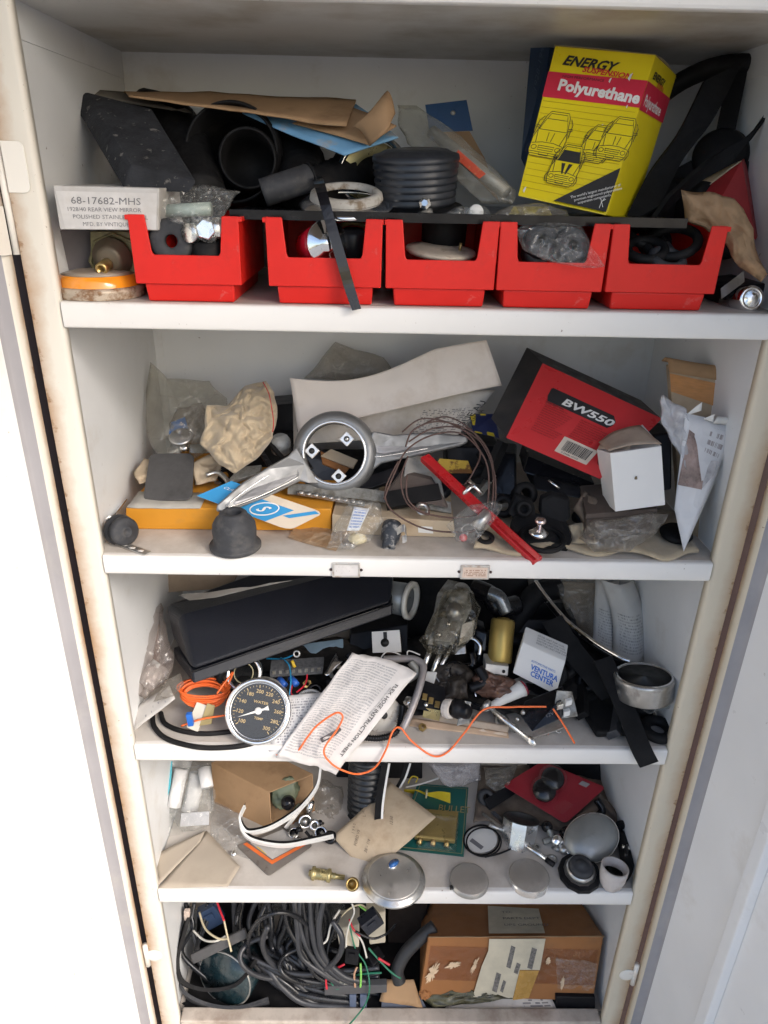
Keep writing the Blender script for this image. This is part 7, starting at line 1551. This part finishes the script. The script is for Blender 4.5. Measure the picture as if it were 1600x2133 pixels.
# ---- big coil of black cable: many separate runs
cabm = mat('black cable jacket', (.010, .011, .014), r=.30, var=.3, sc=30, bump=.1, dirt=(.03, .03, .034), da=(.54, .85), dsc=14)
cabg = mat('grey black cable', (.030, .032, .038), r=.38, var=.25, sc=30, bump=.1, dirt=(.05, .05, .055), da=(.54, .85), dsc=14)
rnd = random.Random(21)
wh = thing('wiring_harness', 'heavy coil of black cables filling the bottom left', 'cable coil', P(600, 2060, .08))
R_ = lambda a: rnd.uniform(-a, a)
for i in range(15):
    k = i / 14; w_ = 14 + 10 * rnd.random()
    obj('cable', wire([(482 + 15 * i + R_(w_), 1872, .16 - .03 * k), (486 + 14 * i + R_(w_), 1925, .11 + .02 * rnd.random()), (508 + 11 * i + R_(w_), 1975, .085 + .02 * rnd.random()), (550 + 8 * i + R_(w_), 2022 - 2 * i + R_(6), .060 + .02 * k), (590 + 7 * i + R_(w_), 2062 - 3 * i + R_(8), .045 + .03 * k), (655 + 5 * i + R_(16), 2092 - 4 * i + R_(8), .034 + .035 * k), (745 + 3 * i, 2098 - 5 * i, .034 + .05 * k)], .0050 + .0026 * rnd.random(), 10, 7), cabm if i % 3 else cabg, wh)
for i in range(8):
    obj('cable', wire([(596 + 10 * i + R_(10), 1875, .10), (604 + 9 * i + R_(12), 1930, .078), (622 + 7 * i + R_(14), 1990, .058), (668 + 6 * i + R_(10), 2040 - i * 2 + R_(8), .045), (735 + 4 * i, 2072 - i * 4, .045)], .0044 + .0022 * rnd.random(), 10, 7), cabg if i % 2 else cabm, wh)
for i in range(9):
    obj('cable', wire([(520 + 8 * i + R_(20), 1985 + 9 * i, .075), (610 + R_(20), 2030 + 6 * i + R_(10), .055), (690 + 6 * i, 2028 + 7 * i + R_(14), .055), (790, 2015 + 9 * i, .06)], .0046 + .0022 * rnd.random(), 10, 7), cabm if i % 2 else cabg, wh)
for i in range(4):
    cx, cy = 625 + R_(50), 1985 + R_(40); ra, rb_ = 70 + R_(22), 55 + R_(18); a0 = rnd.uniform(0, 6)
    obj('cable', wire([(cx + ra * cos(a0 + t * .55), cy + rb_ * sin(a0 + t * .55), .062 + .012 * sin(t + i) - .012 * sin(a0 + t * .55)) for t in range(9)], .0044 + .0016 * rnd.random(), 9, 5), cabg if i % 3 == 0 else cabm, wh)
one('rubber_mat', 'black rubber mat covering the cabinet floor', 'mat', abox(-.43, .42, .034, .385, z4 + .0005, z4 + .004), rub)  # black floor sheet added so the gaps between things stay dark
for i in range(4):
    obj('cable', wire([(395 + 16 * i + R_(10), 1880, .15), (400 + 14 * i + R_(16), 1930, .12), (392 + 12 * i + R_(16), 1985, .095), (420 + 14 * i + R_(16), 2040, .07), (480 + 12 * i, 2078 + R_(8), .05)], .0032 + .0022 * rnd.random(), 9, 6), cabg if i % 2 else cabm, wh)
# ---- clear bag in the middle, cream boxes, connectors
cbg = thing('plastic_bag', 'crinkled clear plastic bag wedged behind the black cables', 'plastic bag', P(620, 1930, .14))
obj('film', pil([(535, 1880, .2), (620, 1875, .2), (720, 1880, .2), (725, 1930, .14), (690, 1965, .11), (600, 1970, .11), (545, 1940, .14)], th=.026, amp=.014, sc=34, seed=76), clear, cbg)
obj('brown_part', blob(P(575, 1925, .17), V((.03, 0, 0)), V((0, .02, 0)), V((0, 0, .028)), .2, 2, 5, 3), mat('brownish grey part', (.24, .20, .165), r=.6, var=.3), cbg)
obj('grey_part', blob(P(660, 1930, .17), V((.034, 0, 0)), V((0, .02, 0)), V((0, 0, .026)), .2, 2, 8, 3), mat('grey contents', (.35, .34, .32)), cbg)
crm = mat('cream plastic box', (.58, .52, .40), r=.55, var=.06, dirt=(.45, .38, .27), da=(.55, .8))
for (x0, x1, y0, y1, Y, l_) in ((700, 748, 1925, 1978, .10, 'small cream box among the wires, the left one'), (762, 803, 1898, 1968, .12, 'taller cream box behind the black connector')):
    one('cream_box', l_, 'box', hexa(Q((x0 + 8, y1, Y - .03), (x1, y1 - 4, Y - .03), (x1, y0, Y), (x0, y0 + 10, Y)), V((.0, .04, 0))), crm, bevel=.002)
def conn(x, y, Y, w_, h_, yaw, label, m_=plast):
    c = P(x, y, Y); cc, ax_, ay_, az_ = axes(c, yaw, rnd.uniform(-20, 20), rnd.uniform(-30, 30))
    t = thing('wire_connector', label, 'connector', c)
    obj('shell', box(cc, ax_ * w_, ay_ * .012, az_ * h_), m_, t, bevel=.0015); obj('latch', box(cc - ay_ * .0135 + az_ * h_ * .2, ax_ * w_ * .45, ay_ * .0012, az_ * h_ * .35), m_, t, bevel=.0005)
conn(772, 1918, .085, .020, .017, 25, 'black wire connector in front of the taller cream box', mat('blue black plastic', (.014, .017, .026), r=.35))
conn(735, 1985, .07, .014, .017, -10, 'dark connector below the left cream box')
conn(720, 2035, .055, .015, .010, 10, 'grey dusty connector over the grey channel', zinc)
conn(440, 1905, .14, .020, .024, 15, 'dark blue connector at the top left of the cable coil', mat('navy plastic', (.02, .04, .09), r=.4))
conn(780, 1995, .075, .016, .013, 40, 'black connector beside the dark gap')
one('pale_clip', 'pinkish cream clip hanging at the top left corner', 'clip', box(P(390, 1905, .12), V((.006, 0, 0)), V((0, .005, 0)), V((.001, 0, .014))), mat('pinkish cream', (.58, .48, .42), r=.5), bevel=.002)
one('tan_block', 'tan putty block under the shelf at the top left', 'block', hexa(Q((385, 1900, .17), (445, 1895, .17), (440, 1870, .19), (385, 1870, .19)), V((0, .04, 0))), mat('tan putty', (.34, .28, .22), r=.8), bevel=.004)
# ---- grey channel and blue blocks at the front
one('grey_channel', 'straight grey plastic channel lying across the front of the wires', 'channel', hexa(Q((676, 2074, .035), (806, 2068, .035), (806, 2052, .038), (676, 2056, .038)), V((0, .014, 0))), mat('dark grey channel', (.075, .075, .080), r=.5), bevel=.0015)
for x in (728, 750): one('blue_terminal', ('left' if x < 740 else 'right') + ' one of two blue-grey terminal posts under the grey channel', 'terminal', hexa(Q((x, 2102, .03), (x + 14, 2102, .03), (x + 14, 2074, .034), (x, 2074, .034)), V((0, .012, 0))), mat('blue grey plastic', (.10, .13, .20), r=.4), bevel=.0015)
# ---- coloured wires
cols = {'red': rw, 'green': mat('green wire insulation', (.015, .16, .09), r=.4, bump=0), 'white': mat('white wire insulation', (.62, .60, .54), r=.45, bump=0), 'cream': mat('cream wire insulation', (.52, .45, .30), r=.5, bump=0), 'lime': mat('lime wire insulation', (.22, .55, .10), r=.4, bump=0), 'black': cabm, 'brown': mat('tan wire insulation', (.45, .26, .16), r=.5, bump=0)}
cw = [('cream', 'cream wire looping behind the lamp bowl', [(415, 1900, .13), (428, 1935, .10), (455, 1955, .08), (475, 1955, .08)], .0022), ('white', 'white wire bending over the lamp bowl rim', [(402, 1938, .11), (425, 1958, .09), (450, 1960, .08), (470, 1950, .085)], .0022),
      ('red', 'red wire end at the top left of the cables', [(450, 1872, .13), (458, 1895, .11), (467, 1918, .09)], .0022), ('cream', 'tan wire end continuing below the red wire end', [(467, 1918, .09), (474, 1950, .075), (482, 1982, .06)], .0020),
      ('black', 'thin black wire against the left side', [(357, 1880, .1), (350, 1895, .09), (344, 1912, .08)], .001), ('white', 'white wire hanging in a loop over the clear bag', [(625, 1893, .10), (645, 1925, .085), (662, 1962, .07), (680, 1960, .07), (690, 1925, .085), (708, 1895, .10)], .0022),
      ('red', 'red wire under the left cream box', [(663, 2032, .052), (690, 2022, .055), (718, 2008, .062)], .0024), ('red', 'short red wire standing by the grey channel', [(680, 2026, .05), (679, 2045, .042), (681, 2060, .036)], .0022),
      ('red', 'red wire by the dark gap', [(788, 1996, .06), (800, 2003, .058), (812, 2010, .055)], .0026), ('green', 'long green wire hanging to the bottom edge', [(728, 1925, .09), (740, 1975, .068), (762, 2010, .055), (770, 2055, .032), (762, 2090, .022), (742, 2118, -.003), (722, 2140, -.008)], .0016),
      ('green', 'green wire looping over the grey channel', [(725, 2035, .055), (760, 2028, .055), (795, 2026, .055)], .0022), ('green', 'green wire sloping toward the dark gap', [(768, 1975, .07), (790, 2000, .06), (815, 2025, .05), (835, 2038, .045)], .0020),
      ('green', 'green wire tangled left of the grey channel', [(684, 2030, .05), (692, 2050, .042), (704, 2060, .038), (716, 2040, .045)], .0015), ('lime', 'lime wire standing on the grey channel', [(751, 2006, .058), (752, 2030, .045), (751, 2056, .036)], .0022),
      ('brown', 'pinkish tan wire standing on the grey channel', [(744, 2014, .055), (738, 2030, .046), (740, 2056, .036)], .0022), ('lime', 'lime wire end at the top behind the connector', [(748, 1886, .11), (760, 1895, .10), (770, 1903, .095)], .0020),
      ('white', 'white wire crossing the black connector', [(733, 1882, .11), (738, 1900, .10), (728, 1925, .09), (722, 1950, .08), (721, 1975, .07)], .0020), ('white', 'white wire sloping down to the green wires', [(742, 1942, .085), (756, 1965, .075), (764, 1995, .065)], .0020),
      ('black', 'black wire hanging to the grey channel', [(710, 1905, .10), (690, 1950, .08), (680, 1995, .06), (678, 2040, .045)], .0030), ('black', 'black wire curving into the dark gap', [(740, 1940, .085), (775, 1955, .08), (805, 1945, .09), (825, 1925, .12)], .0025),
      ('red', 'red and white wire beside the cream boxes', [(728, 1915, .095), (736, 1935, .088), (750, 1950, .08)], .0022), ('cream', 'cream wire fanning out above the cream box', [(708, 1912, .10), (728, 1893, .105), (752, 1885, .11), (772, 1900, .10)], .0018)]
for k, l_, pts, r in cw: one('loose_wire', l_, 'wire', wire(pts, r, 8, 6), cols[k])
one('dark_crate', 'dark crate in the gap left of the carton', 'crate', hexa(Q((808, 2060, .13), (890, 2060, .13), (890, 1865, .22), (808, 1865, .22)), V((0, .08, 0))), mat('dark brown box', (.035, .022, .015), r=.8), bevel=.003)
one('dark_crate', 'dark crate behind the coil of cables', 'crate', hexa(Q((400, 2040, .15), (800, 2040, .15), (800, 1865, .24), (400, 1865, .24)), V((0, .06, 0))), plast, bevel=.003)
one('dusty_tangle', 'little tangle of grey wire ends beside the grey channel', 'wire tangle', tube([PB(650 + 40 * abs(sin(i * 1.9)), 2085 - 14 * abs(cos(i * 1.3)), .02 + .008 * sin(i * 2.2)) for i in range(16)], .0016, 6, 5), zinc)
# ================================================================ small loose parts that fill the gaps
def nutp(c, R, ax, m_): return lathe([(R * .5, -R * .35), (R, -R * .3), (R, R * .3), (R * .5, R * .35), (R * .5, -R * .35)], c, ax, 6, flat=True)
def bushp(c, R, ax, m_): return lathe([(R * .45, R * .6), (R * .5, R * .75), (R, R * .7), (R * 1.02, 0), (R * .8, -R * .2), (R * .8, -R * .9), (R * .45, -R * .9), (R * .45, R * .6)], c, ax, 24)
def barp(c, R, ax, m_):
    x, y, z = basis(ax); return box(c, z * R * 1.6, x * R * .5, y * R * .28)
def elbp(c, R, ax, m_):
    x, y, z = basis(ax); return tube([c - z * R * 1.4, c, c + x * R * 1.3], R * .42, 14, 6)
def washp(c, R, ax, m_): return lathe([(R * .45, 0), (R, 0), (R, R * .14), (R * .45, R * .14), (R * .45, 0)], c, ax, 28)
def clipp(c, R, ax, m_):
    x, y, z = basis(ax); return ribbon([c - z * R, c - z * R * .3 + x * R * .8, c + z * R * .4 + x * R * .8, c + z * R, c + z * R * 1.6], y * R * .3, R * .12)
KP = {'nut': ('loose_nut', 'nut', nutp), 'bush': ('loose_bushing', 'bushing', bushp), 'bar': ('metal_bar', 'bar', barp), 'elbow': ('pipe_elbow', 'pipe elbow', elbp), 'washer': ('loose_washer', 'washer', washp), 'clip': ('spring_clip', 'clip', clipp)}
MP_ = {'black': rub, 'plastic': plast, 'gloss': gloss, 'chrome': chrome, 'steel': steel, 'zinc': zinc, 'brass': brass, 'grey': rubg}
PARTS = [
 # shelf, kind, material, px, py, height above shelf, size, axis, where
 (2, 'elbow', 'gloss', 985, 1385, .05, .016, (1, -.3, .4), 'wedged between the greasy rag and the silver block'),
 (2, 'bar', 'plastic', 1060, 1475, .012, .018, (1, .3, 0), 'lying in front of the rusty lump'),
 (2, 'bush', 'black', 1015, 1455, .014, .013, (.4, -.8, .5), 'between the rusty lump and the white funnel'),
 (2, 'nut', 'steel', 985, 1500, .008, .008, (.2, -.4, 1), 'by the clear grey clip'),
 (2, 'clip', 'steel', 905, 1425, .04, .012, (1, -.2, .3), 'on the greasy rag'),
 (2, 'bar', 'gloss', 1120, 1440, .02, .020, (.8, .5, .2), 'under the small white lettered carton'),
 (2, 'washer', 'black', 1130, 1490, .004, .016, (.1, -.2, 1), 'flat in front of the white lettered carton'),
 (2, 'bush', 'plastic', 1225, 1420, .03, .018, (-.5, -.6, .6), 'between the relay and the slanting strap'),
 (2, 'elbow', 'black', 1195, 1395, .05, .020, (1, .2, .6), 'right of the white lettered carton'),
 (2, 'bar', 'plastic', 770, 1430, .03, .024, (1, .4, .2), 'behind the instruction sheet, under the switch'),
 (2, 'elbow', 'plastic', 740, 1385, .05, .018, (.8, .2, .6), 'under the far end of the padded box'),
 (2, 'washer', 'zinc', 700, 1400, .04, .014, (.3, -.7, .6), 'below the foil strip'),
 (2, 'bush', 'gloss', 655, 1440, .02, .014, (.2, -.7, .6), 'behind the clear plastic jar'),
 (2, 'bar', 'black', 600, 1460, .014, .024, (1, .5, 0), 'behind the blue wire'),
 (2, 'bush', 'black', 470, 1410, .05, .018, (.5, -.7, .4), 'behind the orange wire coil'),
 (2, 'clip', 'chrome', 1150, 1530, .006, .010, (1, .4, 0), 'in front of the relay'),
 (2, 'nut', 'brass', 880, 1515, .007, .007, (.3, -.4, .9), 'in front of the terminal block'),
 (2, 'bar', 'grey', 1280, 1500, .012, .024, (.4, 1, 0), 'between the pedal pad and the hanging strap'),
 (1, 'bush', 'black', 470, 990, .05, .014, (.3, -.8, .4), 'on the orange-yellow carton below the cloth pouch'),
 (1, 'bar', 'plastic', 610, 985, .05, .020, (.8, .4, .3), 'left of the hub opening'),
 (1, 'elbow', 'black', 1015, 975, .07, .022, (1, .2, .3), 'right of the rusty label'),
 (1, 'bush', 'plastic', 1050, 1055, .03, .018, (-.3, -.8, .5), 'right of the red lever, below the black housing'),
 (1, 'elbow', 'plastic', 1180, 1020, .05, .020, (1, .3, .2), 'under the lower edge of the red box'),
 (1, 'bar', 'zinc', 1010, 1010, .05, .016, (.5, .8, .3), 'beside the bullet terminal'),
 (1, 'washer', 'steel', 880, 1060, .045, .011, (.2, -.6, .8), 'inside the lower loops of the brown wire'),
 (1, 'bar', 'black', 860, 1035, .05, .026, (1, .2, .1), 'under the leather wedge'),
 (1, 'nut', 'steel', 455, 1000, .045, .008, (.2, -.5, .8), 'beside the grey spring clip'),
 (1, 'bush', 'grey', 1215, 1075, .02, .015, (.3, -.7, .6), 'left of the brown pad box'),
 (3, 'elbow', 'zinc', 1150, 1745, .012, .014, (1, .4, .2), 'between the faceted cup and the oval mirror'),
 (3, 'bush', 'gloss', 1180, 1735, .015, .012, (.3, -.5, .8), 'under the left edge of the oval mirror'),
 (3, 'nut', 'steel', 1118, 1765, .006, .008, (.2, -.3, 1), 'under the steel rod gauge'),
 (3, 'bar', 'plastic', 1040, 1660, .02, .022, (.8, .5, .1), 'behind the faceted cup'),
 (3, 'bush', 'grey', 1010, 1660, .02, .016, (.2, -.7, .6), 'behind the tagged wire loop'),
 (3, 'washer', 'steel', 1150, 1790, .003, .010, (0, -.1, 1), 'flat beside the black filler stopper'),
 (3, 'elbow', 'black', 1290, 1720, .03, .020, (.2, .8, .5), 'against the right side above the clamp'),
 (3, 'elbow', 'gloss', 1255, 1690, .03, .018, (1, .3, .3), 'above the oval mirror'),
 (3, 'bush', 'chrome', 655, 1720, .012, .011, (.2, -.5, .8), 'inside the strap loop'),
 (3, 'bush', 'gloss', 690, 1745, .010, .012, (-.3, -.5, .8), 'at the right end of the strap loop'),
 (3, 'nut', 'chrome', 625, 1755, .008, .008, (.2, -.4, .9), 'under the lower run of the strap loop'),
 (2, 'elbow', 'plastic', 1010, 1420, .05, .020, (1, .2, .4), 'behind the rusty lump'),
 (2, 'bush', 'gloss', 940, 1400, .05, .018, (.4, -.6, .6), 'on top of the greasy rag'),
 (2, 'clip', 'chrome', 1000, 1440, .03, .012, (.6, .5, .5), 'on the left flank of the rusty lump'),
 (2, 'bar', 'zinc', 1090, 1420, .02, .018, (1, .4, .1), 'left of the white lettered carton'),
 (2, 'bush', 'brass', 905, 1460, .03, .010, (-.3, -.7, .5), 'on the black terminal block'),
 (2, 'washer', 'steel', 1045, 1500, .006, .013, (.1, -.3, 1), 'left of the long bright bolt'),
 (2, 'nut', 'zinc', 1070, 1515, .006, .009, (.3, -.3, 1), 'right of the long bright bolt shank'),
 (2, 'elbow', 'zinc', 870, 1400, .07, .016, (.8, .3, .5), 'at the bend of the grey rod'),
 (2, 'bar', 'black', 1210, 1460, .02, .022, (.2, 1, .1), 'behind the pedal pad'),
 (2, 'bush', 'black', 1160, 1405, .05, .020, (-.4, -.7, .5), 'behind the white lettered carton corner'),
 (2, 'clip', 'steel', 720, 1420, .03, .014, (1, .2, .2), 'between the foil strip and the instruction sheet'),
 (2, 'elbow', 'black', 690, 1440, .03, .016, (1, .3, .1), 'right of the clear plastic jar'),
 (2, 'nut', 'brass', 640, 1425, .03, .008, (.2, -.6, .7), 'above the clear plastic jar'),
 (1, 'elbow', 'zinc', 560, 1000, .05, .014, (1, .3, .3), 'on the orange-yellow carton above the left spoke'),
 (1, 'clip', 'steel', 520, 990, .05, .011, (1, .2, .2), 'on the grey metal wedge'),
 (1, 'bar', 'plastic', 790, 1000, .06, .020, (1, .2, .3), 'under the right spoke'),
 (1, 'bush', 'zinc', 770, 1020, .04, .013, (.3, -.7, .6), 'between the hub and the brown wire coil'),
 (1, 'elbow', 'plastic', 930, 1025, .05, .018, (1, .1, .3), 'below the red lever top'),
 (1, 'bush', 'black', 1090, 1030, .05, .018, (.2, -.8, .5), 'left of the rubber mount ears'),
 (1, 'elbow', 'gloss', 1240, 1050, .04, .016, (.8, .4, .4), 'between the grimy rag and the small white carton'),
 (1, 'bar', 'black', 1030, 960, .09, .020, (.4, .3, .9), 'standing right of the wire coil'),
 (1, 'washer', 'black', 1010, 1120, .016, .014, (.1, -.3, 1), 'on the towel by the clear bulb bag'),
 (3, 'bar', 'steel', 610, 1700, .02, .016, (.6, .6, .5), 'leaning on the mouth of the cardboard box'),
]
for (k, kd, mm, x, y, h, R, ax, wh_) in PARTS:
    nm, cat, fn_ = KP[kd]; c = S(x, y, SZ[k] + h)
    adj = {'black': 'black rubber', 'plastic': 'matt black', 'gloss': 'shiny black', 'chrome': 'chrome', 'steel': 'dull steel', 'zinc': 'grey metal', 'brass': 'brass', 'grey': 'dusty grey'}[mm]
    one(nm, f'small {adj} {cat} {wh_}', cat, fn_(c, R, ax, None), MP_[mm], bevel=.0008 if kd == 'bar' else 0)
# dark rags that lie under the heaps
one('black_cloth', 'crumpled black cloth spread under the heap in the middle of the third shelf', 'cloth', sheet([S(470, 1482, z2 + .004), S(1330, 1500, z2 + .004), S(1300, 1340, z2 + .02), S(500, 1340, z2 + .02)], 60, 22, .010, 24, 81, fn=lambda u, v: V((0, .012 * sin(23 * u) * (1 - v), .010 + .004 * sin(31 * u)))), mat('black oily cloth', (.016, .015, .015), r=.85, var=.4, sc=40, bump=.5, bsc=300, dirt=(.06, .05, .04), da=(.5, .75), dsc=18, spec=.2), solid=.002)
one('brown_cloth', 'stained brown cloth lying under the parts at the back right of the fourth shelf', 'cloth', sheet([S(985, 1720, z3 + .003), S(1290, 1735, z3 + .003), S(1250, 1600, z3 + .006), S(1000, 1600, z3 + .006)], 30, 14, .005, 26, 82, fn=lambda u, v: V((0, .008 * sin(19 * u) * (1 - v), .006))), mat('stained brown cloth', (.16, .125, .095), r=.9, var=.3, sc=30, bump=.5, bsc=300, dirt=(.07, .055, .045), da=(.45, .7), dsc=22), solid=.002)
# ---- repeats of one kind share a group phrase
import re
kinds = {}
for o in scene.objects:
    if o.parent is None and o.get('category') and not o.get('group'): kinds.setdefault(re.sub(r'\.\d+$', '', o.name), []).append(o)
for k, L in kinds.items():
    if len(L) > 1:
        w_ = k.replace('_', ' '); w_ = w_ + ('es' if w_[-1] in 'sx' or w_[-2:] in ('ch', 'sh') else 's')
        for o in L: o['group'] = w_ + ' lying about the cabinet shelves'
